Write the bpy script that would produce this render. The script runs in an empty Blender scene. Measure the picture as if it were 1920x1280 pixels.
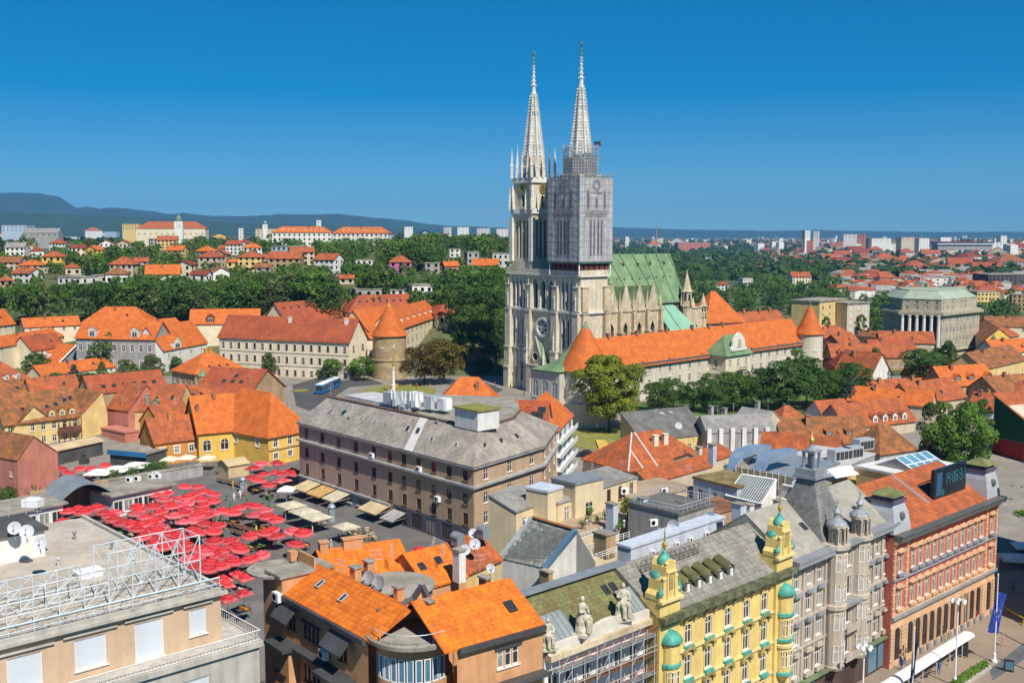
import bpy,bmesh,math,random
import numpy as np
from mathutils import Vector,Matrix
random.seed(7)
SC = bpy.context.scene
COL = SC.collection
# ------------------------------------------------------------------ camera
FPX,CAMZ = 2000.0,60.0 # focal length in photo pixels (1920 wide), eye height
PITCH = math.atan(206/FPX)
_cp,_sp = math.cos(PITCH),math.sin(PITCH)
cam = bpy.data.objects.new('camera',bpy.data.cameras.new('camera'))
COL.objects.link(cam)
cam.location = (0,0,CAMZ)
cam.rotation_euler = (math.pi/2-PITCH,0,0)
cam.data.sensor_width = 36
cam.data.lens = 36*FPX/1920
cam.data.clip_end = 60000
cam.data.clip_start = 1
SC.camera = cam
# ------------------------------------------------------------------ sky, sun, exposure
SUN_EL,SUN_AZ = math.radians(50),math.radians(152) # azimuth clockwise from +Y
w = bpy.data.worlds.new('World'); SC.world = w; w.use_nodes = True
nt = w.node_tree; nt.nodes.clear()
sky = nt.nodes.new('ShaderNodeTexSky'); sky.sky_type = 'NISHITA'; sky.sun_disc = False
sky.sun_elevation = SUN_EL; sky.sun_rotation = SUN_AZ
sky.altitude = 2500; sky.air_density = 1.0; sky.dust_density = 0.0; sky.ozone_density = 4.0
hsv = nt.nodes.new('ShaderNodeHueSaturation'); hsv.inputs['Saturation'].default_value = 1.6
hsv.inputs['Hue'].default_value = 0.495
bg = nt.nodes.new('ShaderNodeBackground'); bg.inputs[1].default_value = 0.111
wo = nt.nodes.new('ShaderNodeOutputWorld')
gam = nt.nodes.new('ShaderNodeGamma'); gam.inputs[1].default_value = .72 # the photograph's sky is graded: softer horizon, deep blue
tnt = nt.nodes.new('ShaderNodeVectorMath'); tnt.operation = 'MULTIPLY'; tnt.inputs[1].default_value = (.41,.785,1)
nt.links.new(sky.outputs[0],hsv.inputs['Color']); nt.links.new(hsv.outputs[0],gam.inputs[0]); nt.links.new(gam.outputs[0],tnt.inputs[0]); nt.links.new(tnt.outputs[0],bg.inputs[0]); nt.links.new(bg.outputs[0],wo.inputs[0])
sun = bpy.data.objects.new('sun',bpy.data.lights.new('sun','SUN')); COL.objects.link(sun)
sun.data.energy = 5.0; sun.data.angle = math.radians(0.5); sun.data.color = (1,0.94,0.84)
SDIR = Vector((math.sin(SUN_AZ)*math.cos(SUN_EL),math.cos(SUN_AZ)*math.cos(SUN_EL),math.sin(SUN_EL)))
sun.rotation_euler = SDIR.to_track_quat('Z','Y').to_euler()
sun.location = SDIR*300
SC.view_settings.view_transform = 'Standard'; SC.view_settings.look = 'None'
SC.view_settings.exposure = 0.36; SC.view_settings.gamma = 1.0
SC.cycles.max_bounces = 5; SC.cycles.diffuse_bounces = 3; SC.cycles.volume_bounces = 0
SC.cycles.transparent_max_bounces = 6
# ------------------------------------------------------------------ measuring helpers: where the ray of a photo pixel meets a height / a depth / the terrain
def ray(px,py):
 u = (px-960)/FPX; v = (640-py)/FPX
 return Vector((u,_cp+v*_sp,-_sp+v*_cp))
def G(px,py,z):
 d = ray(px,py); t = (z-CAMZ)/d.z
 return Vector((d.x*t,d.y*t,z))
def DP(px,py,y):
 d = ray(px,py); t = y/d.y
 return Vector((d.x*t,y,CAMZ+d.z*t))
def proj(p):
 z = p[2]-CAMZ; f = p[1]*_cp-z*_sp; v = p[1]*_sp+z*_cp
 return(960+FPX*p[0]/f,640-FPX*v/f)
def lerp(a,b,t):return a+(b-a)*t
def interp(x,tab):
 if x<=tab[0][0]:return tab[0][1]
 for(a,va),(b,vb)in zip(tab,tab[1:]):
  if x<=b:return va+(vb-va)*(x-a)/(b-a)
 return tab[-1][1]
def sstep(a,b,x):
 t = min(1,max(0,(x-a)/(b-a))); return t*t*(3-2*t)
_TL = [(0,0),(136,0),(150,6),(252,6),(296,9.4),(372,9.4),(400,14),(440,23),(490,35),(650,41),(950,45),(1500,36),(3000,22),(5000,30),(20000,30)]
_TR = [(0,0),(166,0),(215,4.5),(292,8.5),(320,9.4),(372,9.4),(450,5),(600,3),(1500,3),(3000,2),(20000,0)]
def tz(x,y):
 if y<330:b = sstep(-14,4,x)
 else:b = lerp(sstep(-14,4,x),sstep(-0.03,0.15,x/y),sstep(330,420,y))
 return lerp(interp(y,_TL),interp(y,_TR),b)
def T(px,py):
 d = ray(px,py); t = 120.
 while t<15000:
  p = Vector((d.x*t,d.y*t,CAMZ+d.z*t))
  if p.z<=tz(p.x,p.y):break
  t*=1.004
 return Vector((d.x*t,d.y*t,tz(d.x*t,d.y*t)))
 # ------------------------------------------------------------------ materials
MATS = {}
def M(name,c,rough=0.85,var=0.12,scale=0.35,c2=None,fine=6.0,rows=0.0,bump=0.0,metal=0.0,spec=0.3,obj=False,stain=0.0,thr=(0.42,0.62)):
 """procedural paint: two noises shift the base colour, optional tile rows along the height, optional bump"""
 if name in MATS:return MATS[name]
 m = bpy.data.materials.new(name); m.use_nodes = True; MATS[name] = m
 n = m.node_tree.nodes; l = m.node_tree.links
 b = n['Principled BSDF']
 b.inputs['Roughness'].default_value = rough; b.inputs['Metallic'].default_value = metal
 b.inputs['Specular IOR Level'].default_value = spec
 geo = n.new('ShaderNodeNewGeometry'); pos = geo.outputs['Position']
 c = tuple(c)+(1,)
 k2 = tuple(c2)+(1,)if c2 else tuple(max(0,v*(1-2.2*var))for v in c[:3])+(1,)
 n1 = n.new('ShaderNodeTexNoise'); n1.inputs['Scale'].default_value = scale; n1.inputs['Detail'].default_value = 5; n1.inputs['Roughness'].default_value = .65
 l.new(pos,n1.inputs['Vector'])
 r1 = n.new('ShaderNodeMapRange'); r1.inputs[1].default_value = thr[0]; r1.inputs[2].default_value = thr[1]
 l.new(n1.outputs[0],r1.inputs[0])
 mx = n.new('ShaderNodeMix'); mx.data_type = 'RGBA'; mx.inputs[6].default_value = k2; mx.inputs[7].default_value = c
 l.new(r1.outputs[0],mx.inputs[0])
 n2 = n.new('ShaderNodeTexNoise'); n2.inputs['Scale'].default_value = fine; n2.inputs['Detail'].default_value = 3
 l.new(pos,n2.inputs['Vector'])
 r2 = n.new('ShaderNodeMapRange'); r2.inputs[3].default_value = 1-var*1.3; r2.inputs[4].default_value = 1+var*1.3
 l.new(n2.outputs[0],r2.inputs[0])
 val = r2.outputs[0]
 if obj:
  oi = n.new('ShaderNodeObjectInfo'); r3 = n.new('ShaderNodeMapRange'); r3.inputs[3].default_value = .72; r3.inputs[4].default_value = 1.25
  l.new(oi.outputs['Random'],r3.inputs[0]); mm = n.new('ShaderNodeMath'); mm.operation = 'MULTIPLY'
  l.new(r3.outputs[0],mm.inputs[0]); l.new(val,mm.inputs[1]); val = mm.outputs[0]
 hgt = n2.outputs[0]
 if rows:
  sx = n.new('ShaderNodeSeparateXYZ'); l.new(pos,sx.inputs[0])
  fr = n.new('ShaderNodeMath'); fr.operation = 'MULTIPLY'; fr.inputs[1].default_value = 1/rows; l.new(sx.outputs[2],fr.inputs[0])
  f2 = n.new('ShaderNodeMath'); f2.operation = 'FRACT'; l.new(fr.outputs[0],f2.inputs[0])
  r4 = n.new('ShaderNodeMapRange'); r4.inputs[1].default_value = 0; r4.inputs[2].default_value = .35; r4.inputs[3].default_value = .78; r4.inputs[4].default_value = 1.03
  l.new(f2.outputs[0],r4.inputs[0]); mm = n.new('ShaderNodeMath'); mm.operation = 'MULTIPLY'
  l.new(r4.outputs[0],mm.inputs[0]); l.new(val,mm.inputs[1]); val = mm.outputs[0]
  # one tone per tile: row from the height, column along the eave
  cz = n.new('ShaderNodeVectorMath'); cz.operation = 'CROSS_PRODUCT'; cz.inputs[1].default_value = (0,0,1); l.new(geo.outputs['True Normal'],cz.inputs[0])
  nz = n.new('ShaderNodeVectorMath'); nz.operation = 'NORMALIZE'; l.new(cz.outputs[0],nz.inputs[0])
  dt = n.new('ShaderNodeVectorMath'); dt.operation = 'DOT_PRODUCT'; l.new(nz.outputs[0],dt.inputs[0]); l.new(pos,dt.inputs[1])
  cm = n.new('ShaderNodeMath'); cm.operation = 'MULTIPLY'; cm.inputs[1].default_value = 1/(rows*.9); l.new(dt.outputs['Value'],cm.inputs[0])
  f3 = n.new('ShaderNodeMath'); f3.operation = 'FLOOR'; l.new(fr.outputs[0],f3.inputs[0]); f4 = n.new('ShaderNodeMath'); f4.operation = 'FLOOR'; l.new(cm.outputs[0],f4.inputs[0])
  cb_ = n.new('ShaderNodeCombineXYZ'); l.new(f3.outputs[0],cb_.inputs[0]); l.new(f4.outputs[0],cb_.inputs[1]); wn = n.new('ShaderNodeTexWhiteNoise'); wn.noise_dimensions = '2D'; l.new(cb_.outputs[0],wn.inputs['Vector'])
  r6 = n.new('ShaderNodeMapRange'); r6.inputs[3].default_value = .80; r6.inputs[4].default_value = 1.16; l.new(wn.outputs['Value'],r6.inputs[0]); mm = n.new('ShaderNodeMath'); mm.operation = 'MULTIPLY'
  l.new(r6.outputs[0],mm.inputs[0]); l.new(val,mm.inputs[1]); val = mm.outputs[0]
 if stain:
  mp = n.new('ShaderNodeMapping'); mp.inputs['Scale'].default_value = (1.3,1.3,.09); l.new(pos,mp.inputs[0])
  n3 = n.new('ShaderNodeTexNoise'); n3.inputs['Scale'].default_value = 1.0; n3.inputs['Detail'].default_value = 4; l.new(mp.outputs[0],n3.inputs['Vector'])
  r5 = n.new('ShaderNodeMapRange'); r5.inputs[1].default_value = .35; r5.inputs[2].default_value = .6; r5.inputs[3].default_value = 1-stain; r5.inputs[4].default_value = 1
  l.new(n3.outputs[0],r5.inputs[0]); mm = n.new('ShaderNodeMath'); mm.operation = 'MULTIPLY'
  l.new(r5.outputs[0],mm.inputs[0]); l.new(val,mm.inputs[1]); val = mm.outputs[0]
 vm = n.new('ShaderNodeVectorMath'); vm.operation = 'SCALE'; l.new(mx.outputs[2],vm.inputs[0]); l.new(val,vm.inputs['Scale'])
 l.new(vm.outputs[0],b.inputs['Base Color'])
 if bump:
  bp = n.new('ShaderNodeBump'); bp.inputs['Strength'].default_value = bump; bp.inputs['Distance'].default_value = .05
  l.new(hgt,bp.inputs['Height']); l.new(bp.outputs[0],b.inputs['Normal'])
 return m
def glass(name,c,rough=.08):
 m = M(name,c,rough=rough,var=.1,scale=.15,spec=.6); return m
W_CREAM = M('cream_plaster',(.76,.67,.48),var=.06,stain=.12)
W_WHITE = M('white_plaster',(.76,.74,.69),var=.06,stain=.15)
W_YEL = M('yellow_plaster',(.78,.50,.10),var=.07,stain=.12)
W_YELP = M('pale_yellow_plaster',(.72,.53,.22),var=.07,stain=.15)
W_PINK = M('pink_plaster',(.55,.21,.15),var=.08,stain=.12)
W_OR = M('orange_plaster',(.60,.27,.06),var=.08,stain=.15)
W_TAN = M('tan_plaster',(.48,.33,.19),var=.1,stain=.2)
W_GREY = M('grey_plaster',(.38,.37,.35),var=.1,stain=.2)
W_BLUE = M('pale_blue_plaster',(.42,.52,.62),var=.06,stain=.12)
W_BEIGE = M('beige_plaster',(.60,.50,.38),var=.07,stain=.15)
W_PEACH = M('peach_plaster',(.62,.32,.155),var=.07,stain=.14)
W_MAG = M('magenta_plaster',(.50,.14,.30),var=.06)
W_BRICK = M('old_brick',(.36,.18,.10),var=.2,fine=9)
R_OR = M('orange_tile',(.57,.145,.026),rough=.8,var=.13,scale=.5,rows=.26,c2=(.44,.11,.022))
R_OR2 = M('weathered_orange_tile',(.43,.108,.034),rough=.85,var=.2,scale=.45,rows=.28,c2=(.27,.08,.032))
R_RED = M('red_tile',(.36,.085,.03),rough=.85,var=.14,scale=.25,rows=.28,c2=(.27,.065,.03))
R_BRN = M('old_brown_tile',(.34,.12,.04),rough=.9,var=.2,scale=.5,rows=.3,c2=(.17,.08,.035))
R_DRK = M('dark_red_tile',(.25,.05,.03),rough=.8,var=.12,rows=.3)
R_GREY = M('grey_sheet_roof',(.30,.29,.27),rough=.7,var=.14,scale=.3,stain=.2)
R_SLATE = M('slate_sheet',(.15,.15,.14),rough=.75,var=.15)
R_GRN = M('green_copper',(.19,.29,.155),rough=.6,var=.13,scale=.25,c2=(.13,.205,.105),stain=.12)
R_ZINC = M('zinc_sheet',(.30,.33,.35),rough=.45,var=.08,metal=.25,stain=.1)
R_GRAVEL = M('roof_gravel',(.48,.425,.355),rough=.95,var=.24,scale=.3,c2=(.37,.325,.27),fine=4.5,bump=.8)
R_BITU = M('bitumen',(.09,.088,.085),rough=.9,var=.15,scale=.4)
R_CONC = M('roof_concrete',(.33,.31,.27),rough=.9,var=.15,scale=.3,c2=(.22,.2,.16))
FRAME = M('white_window_frame',(.72,.70,.66),rough=.5,var=.04)
FRAMEB = M('brown_window_frame',(.10,.045,.03),rough=.6,var=.1)
GLASS = glass('window_glass',(.035,.04,.045))
GLASSB = glass('bluish_glass',(.10,.22,.30))
CURT = M('curtained_glass',(.30,.29,.27),rough=.25,var=.15,scale=1.2,spec=.5)
WRND = random.Random(31)
BLIND = M('red_brown_blind',(.12,.03,.03),rough=.7,var=.15)
SHUT = M('white_shutter',(.56,.60,.64),rough=.5,var=.03)
TRIM = M('light_trim',(.62,.58,.50),rough=.8,var=.08)
DARK = M('dark_metal',(.05,.05,.055),rough=.5,var=.1)
STEEL = M('galvanised_steel',(.55,.58,.60),rough=.4,metal=.3,var=.06)
WMET = M('white_metal',(.78,.79,.80),rough=.4,var=.04)
WOOD = M('brown_wood',(.16,.08,.04),var=.15)
# ------------------------------------------------------------------ object helpers
PEND = []
def link(o,parent=None):
 COL.objects.link(o)
 if parent is not None:o.parent = parent
 return o
def mesh(name,V,F,mats,fm=None,smooth=False):
 me = bpy.data.meshes.new(name)
 me.from_pydata([tuple(v)for v in V],[],F)
 for m in(mats if isinstance(mats,(list,tuple))else[mats]):me.materials.append(m)
 if fm:me.polygons.foreach_set('material_index',fm)
 if smooth:me.polygons.foreach_set('use_smooth',[True]*len(me.polygons))
 return me
def tag(o,label,cat,group=None,kind=None,px=None):
 if kind:o['kind'] = kind
 if cat:o['category'] = cat
 if group:o['group'] = group
 PEND.append((o,label,px))
 return o
def finish_labels():
 bpy.context.view_layer.update()
 by = {}
 for o,lab,px in PEND:
  x = px if px is not None else proj(o.matrix_world.translation)[0]
  by.setdefault(lab,[]).append((x,o))
 names = ['first','second','third','fourth','fifth','sixth','seventh','eighth','ninth','tenth','eleventh','twelfth','thirteenth','fourteenth','fifteenth','sixteenth','seventeenth','eighteenth','nineteenth','twentieth']
 for lab,L in by.items():
  L.sort(key=lambda t:t[0]); n = len(L)
  for i,(x,o)in enumerate(L):
   if n==1:o['label'] = lab
   elif n==2:o['label'] = lab+(', the left one' if i==0 else ', the right one')
   else:
    a = 'leftmost' if i==0 else 'rightmost' if i==n-1 else(names[i]if i<20 else str(i+1)+'th')+' from left'
    o['label'] = lab+', '+a
class Thing:
 """an Empty at the base of a thing; parts are given in world coordinates"""
 def __init__(s,name,label,cat,base,group=None,px=None,kind=None):
  s.o = link(bpy.data.objects.new(name,None)); s.b = Vector(base); s.o.location = s.b
  s.o.empty_display_size = .5
  tag(s.o,label,cat,group,kind,px)
 def part(s,name,V,F,mats,parent=None,fm=None,smooth=False):
  me = mesh(name,[(v[0]-s.b.x,v[1]-s.b.y,v[2]-s.b.z)for v in V],F,mats,fm,smooth)
  return link(bpy.data.objects.new(name,me),parent or s.o)
 def mb(s,name,m,mats,parent=None,smooth=False):
  return s.part(name,m.V,m.F,mats,parent,m.fm if isinstance(mats,(list,tuple))else None,smooth)
 def inst(s,name,me,loc,rz=0,parent=None,scale=None):
  o = bpy.data.objects.new(name,me); o.location = Vector(loc)-s.b; o.rotation_euler = (0,0,rz)
  if scale:o.scale = scale
  return link(o,parent or s.o)
def solo(name,m,mats,label,cat,base=None,group=None,kind=None,px=None,smooth=False):
 """a thing that is one mesh (world coordinates in)"""
 if base is None:
  n = len(m.V); base = (sum(v[0]for v in m.V)/n,sum(v[1]for v in m.V)/n,min(v[2]for v in m.V))
 b = Vector(base)
 me = mesh(name,[(v[0]-b.x,v[1]-b.y,v[2]-b.z)for v in m.V],m.F,mats,m.fm if isinstance(mats,(list,tuple))else None,smooth)
 o = link(bpy.data.objects.new(name,me)); o.location = b
 tag(o,label,cat,group,kind,px); return o
class MB:
 def __init__(s):s.V = []; s.F = []; s.fm = []; s.mi = 0
 def add(s,V,F):
  k = len(s.V); s.V+=[tuple(v)for v in V]; s.F+=[tuple(i+k for i in f)for f in F]; s.fm+=[s.mi]*len(F); return s
 def quad(s,a,b,c,d):return s.add([a,b,c,d],[(0,1,2,3)])
 def prism(s,poly,z0,z1,top=None):
  n = len(poly); t = top or poly
  V = [(p[0],p[1],z0)for p in poly]+[(p[0],p[1],z1)for p in t]
  F = [(i,(i+1)%n,n+(i+1)%n,n+i)for i in range(n)]+[tuple(range(n))[::-1],tuple(range(n,2*n))]
  return s.add(V,F)
 def box(s,c,ux,w,d,h):
  """box with base centre c, width w along ux, depth d across, height h"""
  u = Vector((ux[0],ux[1],0)).normalized(); v = Vector((-u.y,u.x,0)); c = Vector(c)
  P = [c-u*w/2-v*d/2,c+u*w/2-v*d/2,c+u*w/2+v*d/2,c-u*w/2+v*d/2]
  return s.prism(P,c.z,c.z+h)
 def bar(s,a,b,r,n=4):
  a = Vector(a); b = Vector(b); d = b-a
  if d.length<1e-6:return s
  q = d.normalized(); x = q.orthogonal().normalized(); y = q.cross(x)
  V = []
  for p,rr in((a,r),(b,r)):
   V+=[p+(x*math.cos(2*math.pi*(i+.5)/n)+y*math.sin(2*math.pi*(i+.5)/n))*rr for i in range(n)]
  F = [(i,(i+1)%n,n+(i+1)%n,n+i)for i in range(n)]+[tuple(range(n))[::-1],tuple(range(n,2*n))]
  return s.add(V,F)
 def lathe(s,c,prof,n=12,a0=0,a1=2*math.pi,sx=1,sy=1):
  """prof: list of (r,z) bottom to top about the vertical through c"""
  full = abs(a1-a0-2*math.pi)<1e-6; m = n if full else n+1
  V = []
  for r,z in prof:
   for i in range(m):
    a = a0+(a1-a0)*i/n
    V.append((c[0]+r*sx*math.cos(a),c[1]+r*sy*math.sin(a),c[2]+z))
  F = []
  for k in range(len(prof)-1):
   for i in range(n):
    j = (i+1)%m
    F.append((k*m+i,k*m+j,(k+1)*m+j,(k+1)*m+i))
  if full:
   if prof[0][0]>1e-3:F.append(tuple(range(m))[::-1])
   if prof[-1][0]>1e-3:F.append(tuple((len(prof)-1)*m+i for i in range(m)))
  return s.add(V,F)
 def slab(s,P,t):
  """thick sheet: polygon P (3-D, about planar) thickened downwards by t"""
  n = len(P); Q = [Vector(p)-Vector((0,0,t))for p in P]
  F = [tuple(range(n)),tuple(range(n,2*n))[::-1]]+[(i,n+i,n+(i+1)%n,(i+1)%n)for i in range(n)]
  return s.add(list(P)+Q,F)
def wall_panel(m,p0,p1,z0,z1,ops=(),rec=.18):
 """vertical panel p0->p1 (left to right seen from outside) with rectangular openings (u0,u1,v0,v1) and their reveals"""
 p0 = Vector((p0[0],p0[1])); p1 = Vector((p1[0],p1[1])); L = (p1-p0).length; d = (p1-p0)/L; nrm = Vector((d.y,-d.x))
 ops = [o for o in ops if o[0]>.01 and o[1]<L-.01 and o[2]>z0-1e-6 and o[3]<z1-.01]
 us = sorted(set([0,L]+[o[0]for o in ops]+[o[1]for o in ops])); vs = sorted(set([z0,z1]+[o[2]for o in ops]+[o[3]for o in ops]))
 def P(u,v,k=0):q = p0+d*u-nrm*k; return(q.x,q.y,v)
 for j in range(len(vs)-1):
  vm = (vs[j]+vs[j+1])/2; i = 0
  while i<len(us)-1:
   um = (us[i]+us[i+1])/2
   if any(o[0]<um<o[1]and o[2]<vm<o[3]for o in ops):i+=1; continue
   k = i
   while k<len(us)-2:
    um2 = (us[k+1]+us[k+2])/2
    if any(o[0]<um2<o[1]and o[2]<vm<o[3]for o in ops):break
    k+=1
   m.quad(P(us[i],vs[j]),P(us[k+1],vs[j]),P(us[k+1],vs[j+1]),P(us[i],vs[j+1])); i = k+1
 for u0,u1,v0,v1 in ops:
  m.quad(P(u0,v0),P(u0,v0,rec),P(u0,v1,rec),P(u0,v1)); m.quad(P(u1,v0,rec),P(u1,v0),P(u1,v1),P(u1,v1,rec))
  m.quad(P(u0,v0),P(u1,v0),P(u1,v0,rec),P(u0,v0,rec)); m.quad(P(u0,v1,rec),P(u1,v1,rec),P(u1,v1),P(u0,v1))
_WIN = {}
def win_meshes(w,h,style='plain',frame=None,gl=None,sill=True,trim=None):
 """frame mesh and pane mesh; origin bottom centre on the wall face, x along the wall, -y outwards"""
 frame = frame or FRAME; gl = gl or GLASS
 key = (round(w,2),round(h,2),style,frame.name,gl.name,sill,trim.name if trim else None)
 if key in _WIN:return _WIN[key]
 f = MB(); y0,y1 = .06,.16; t = .09
 def bx(x0,x1,z0,z1,a=y0,b=y1):f.prism([(x0,a),(x1,a),(x1,b),(x0,b)],z0,z1)
 bx(-w/2,-w/2+t,0,h); bx(w/2-t,w/2,0,h); bx(-w/2+t,w/2-t,0,t); bx(-w/2+t,w/2-t,h-t,h)
 if style in('plain','arch','trim')and w>.8:bx(-.05,.05,t,h-t)
 if style in('plain','arch','trim')and h>1.4:bx(-w/2+t,-.05,h*.66,h*.66+.08,y0+.01); bx(.05,w/2-t,h*.66,h*.66+.08,y0+.01)
 if style=='multi':
  k = max(2,round(w/.8))
  for i in range(1,k):bx(-w/2+w*i/k-.05,-w/2+w*i/k+.05,t,h-t)
 if style=='arch':
  r = w/2; n = 6;
  for sgn in(-1,1):
   P = [(sgn*r,h)]+[(sgn*r*math.cos(math.pi/2*i/n),h-r+r*math.sin(math.pi/2*i/n))for i in range(n+1)]
   f.mi = 1
   V = [(x,.01,z)for x,z in P]+[(x,.1,z)for x,z in P]; k = len(P)
   f.add(V,[tuple(range(k)),tuple(range(k,2*k))[::-1]]+[(i,k+i,k+(i+1)%k,(i+1)%k)for i in range(k)]); f.mi = 0
 if sill:bx(-w/2-.12,w/2+.12,-.14,-.01,-.14,.1)
 if trim:
  f.mi = 1
  for x0,x1,z0,z1 in((-w/2-.22,-w/2-.01,0,h),(w/2+.01,w/2+.22,0,h),(-w/2-.3,w/2+.3,h+.01,h+.3)):
   bx(x0,x1,z0,z1,-.07,.05)
  f.mi = 0
 fm = mesh('window',f.V,f.F,[frame,trim or W_CREAM],f.fm)
 p = MB(); p.prism([(-w/2+.02,.11),(w/2-.02,.11),(w/2-.02,.14),(-w/2+.02,.14)],.02,h-.02)
 pm = mesh('pane',p.V,p.F,gl)
 _WIN[key] = (fm,pm); return _WIN[key]
def place_windows(th,p0,p1,spots,style='plain',frame=None,gl=None,sill=True,pane=True,trim=None,name='window'):
 """spots: (u centre, z bottom, w, h) along the wall p0->p1"""
 p0 = Vector((p0[0],p0[1])); p1 = Vector((p1[0],p1[1])); d = (p1-p0).normalized(); rz = math.atan2(d.y,d.x)
 for s in spots:
  u,z,w_,h_ = s[:4]
  fm,pm = win_meshes(w_,h_,style,frame,s[4]if len(s)>4 else gl or(CURT if WRND.random()<.28 else GLASS),sill,trim)
  q = p0+d*u
  o = th.inst(name,fm,(q.x,q.y,z),rz)
  if pane:c = bpy.data.objects.new('pane',pm); link(c,o)
def grid_spots(L,n,rows,w,h=None,m0=None,m1=None):
 """n windows per row on a wall of length L; rows = [(z, h), ...]"""
 m0 = L/n/2 if m0 is None else m0; m1 = m0 if m1 is None else m1
 return[((m0+(L-m0-m1)*(i/(n-1)if n>1 else .5)),z,w,hh)for z,hh in rows for i in range(n)]
def facade(th,m,p0,p1,z0,z1,spots,rec=.18,**kw):
 p0 = Vector((p0[0],p0[1])); p1 = Vector((p1[0],p1[1])); L = (p1-p0).length
 ok = [s for s in spots if s[0]-s[2]/2>.1 and s[0]+s[2]/2<L-.1 and s[1]+s[3]<z1-.02]
 wall_panel(m,p0,p1,z0,z1,[(s[0]-s[2]/2,s[0]+s[2]/2,s[1],s[1]+s[3])for s in ok],rec)
 place_windows(th,p0,p1,ok,**kw)
def away(A,B):
 d = (Vector((B[0],B[1]))-Vector((A[0],A[1]))).normalized(); return Vector((-d.y,d.x))
class House:
 """four-sided building: front wall A->B (left to right, seen by the camera), going w metres back"""
 def __init__(s,label,A,B,w,z0,ze,rh,roof='x',wall=None,rmat=None,ov=.5,win=(),cat='house',name='house',group=None,th=None,winkw=None,px=None,skew=None,ridge=.5,back=False):
  A = Vector((A[0],A[1])); B = Vector((B[0],B[1])); n = skew if skew is not None else away(A,B)
  C = B+n*w; D = A+n*w
  s.A,s.B,s.C,s.D,s.z0,s.ze,s.rh,s.w,s.roof,s.n = A,B,C,D,z0,ze,rh,w,roof,n
  s.d = (B-A).normalized(); s.L = (B-A).length; s.ridge = ridge
  ctr = (A+B+C+D)/4
  s.th = th or Thing(name,label,cat,(ctr.x,ctr.y,z0),group,px)
  m = MB(); win = dict(win); sides = {'f':(A,B),'r':(B,C),'b':(C,D),'l':(D,A)}
  for k,(p,q)in sides.items():
   sp = []
   for g in(win.get(k)or()):
    if callable(g):sp+=g((q-p).length)
    else:sp+=grid_spots((q-p).length,*g)
   facade(s.th,m,p,q,z0,ze,sp,**(winkw or{}))
  if roof=='x':m.add([(*B,ze),(*C,ze),(*(lerp(B,C,ridge)),ze+rh)],[(0,1,2)]); m.add([(*D,ze),(*A,ze),(*(lerp(A,D,ridge)),ze+rh)],[(0,1,2)])
  if roof=='y':m.add([(*A,ze),(*B,ze),(*(lerp(A,B,ridge)),ze+rh)],[(0,1,2)]); m.add([(*C,ze),(*D,ze),(*(lerp(D,C,ridge)),ze+rh)],[(0,1,2)])
  s.wallo = s.th.mb('wall',m,wall or W_CREAM)
  s.planes = []
  r = MB(); d = s.d
  k = ov/max(.1,w/2)*rh if roof in('x',)else ov/max(.1,s.L/2)*rh
  if roof=='flat':
   r.prism([A-d*ov-n*ov,B+d*ov-n*ov,C+d*ov+n*ov,D-d*ov+n*ov],ze-.05,ze+rh)
  else:
   if roof in('x','hx','shed'):
    fr = ridge if roof!='shed' else 1.
    kf = ov*rh/(w*fr); kb = ov*rh/(w*(1-fr))if fr<1 else 0
    a = A-n*ov-d*ov; b = B-n*ov+d*ov; c = C+n*ov+d*ov; e = D+n*ov-d*ov
    ins = (min(s.L*.45,w*.5)if roof=='hx' else-ov)
    r0 = A+n*w*fr+d*ins; r1 = B+n*w*fr-d*ins
    a3,b3 = (*a,ze-kf),(*b,ze-kf); c3,e3 = (*c,ze-kb),(*e,ze-kb); R0,R1 = (*r0,ze+rh),(*r1,ze+rh)
    if roof=='hx':a3,b3,c3,e3 = [(p[0],p[1],ze-kf)for p in(a3,b3,c3,e3)]
    s.planes = [(a3,b3,R1,R0)]
    r.slab([a3,b3,R1,R0],.22)
    if roof!='shed':s.planes.append((c3,e3,R0,R1)); r.slab([c3,e3,R0,R1],.22)
    if roof=='hx':r.slab([b3,c3,R1],.22); r.slab([e3,a3,R0],.22); s.planes+=[(b3,c3,R1,R1),(e3,a3,R0,R0)]
    if roof=='shed':m2 = MB(); m2.add([(*B,ze),(*C,ze),(*C,ze+rh),(*D,ze),(*D,ze+rh),(*A,ze)],[(0,1,2),(3,5,4),(1,3,4,2)]); s.th.mb('wall',m2,wall or W_CREAM)
   else:
    kf = ov*rh/(s.L/2)
    a = A-n*ov-d*ov; b = B-n*ov+d*ov; c = C+n*ov+d*ov; e = D+n*ov-d*ov
    ins = (min(w*.45,s.L*.5)if roof=='hy' else-ov)
    r0 = lerp(A,B,ridge)+n*ins; r1 = lerp(D,C,ridge)-n*(ins if roof=='hy' else-ov)
    zz = ze-kf
    a3,b3,c3,e3 = (*a,zz),(*b,zz),(*c,zz),(*e,zz); R0,R1 = (*r0,ze+rh),(*r1,ze+rh)
    r.slab([b3,c3,R1,R0],.22); r.slab([e3,a3,R0,R1],.22)
    s.planes = [(e3,a3,R0,R1),(b3,c3,R1,R0)]
    if roof=='hy':r.slab([a3,b3,R0],.22); r.slab([c3,e3,R1],.22); s.planes.append((a3,b3,R0,R0))
  s.roofo = s.th.mb('roof',r,rmat or R_OR)
 def on(s,k,u,v):
  """point on roof plane k: u along the eave, v from eave to ridge; and its along / up vectors"""
  a,b,c,d = [Vector(p)for p in s.planes[k]]
  e = lerp(a,b,u); t = lerp(d,c,u); return lerp(e,t,v),(b-a).normalized(),(t-e).normalized()
 def skylight(s,k,u,v,w=.8,h=1.2,name='roof_window'):
  p,x,y = s.on(k,u,v); z = x.cross(y).normalized()
  if z.z<0:z = -z
  sheet_window(s.th,p,x,y,z,w,h,name,s.roofo)
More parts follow.
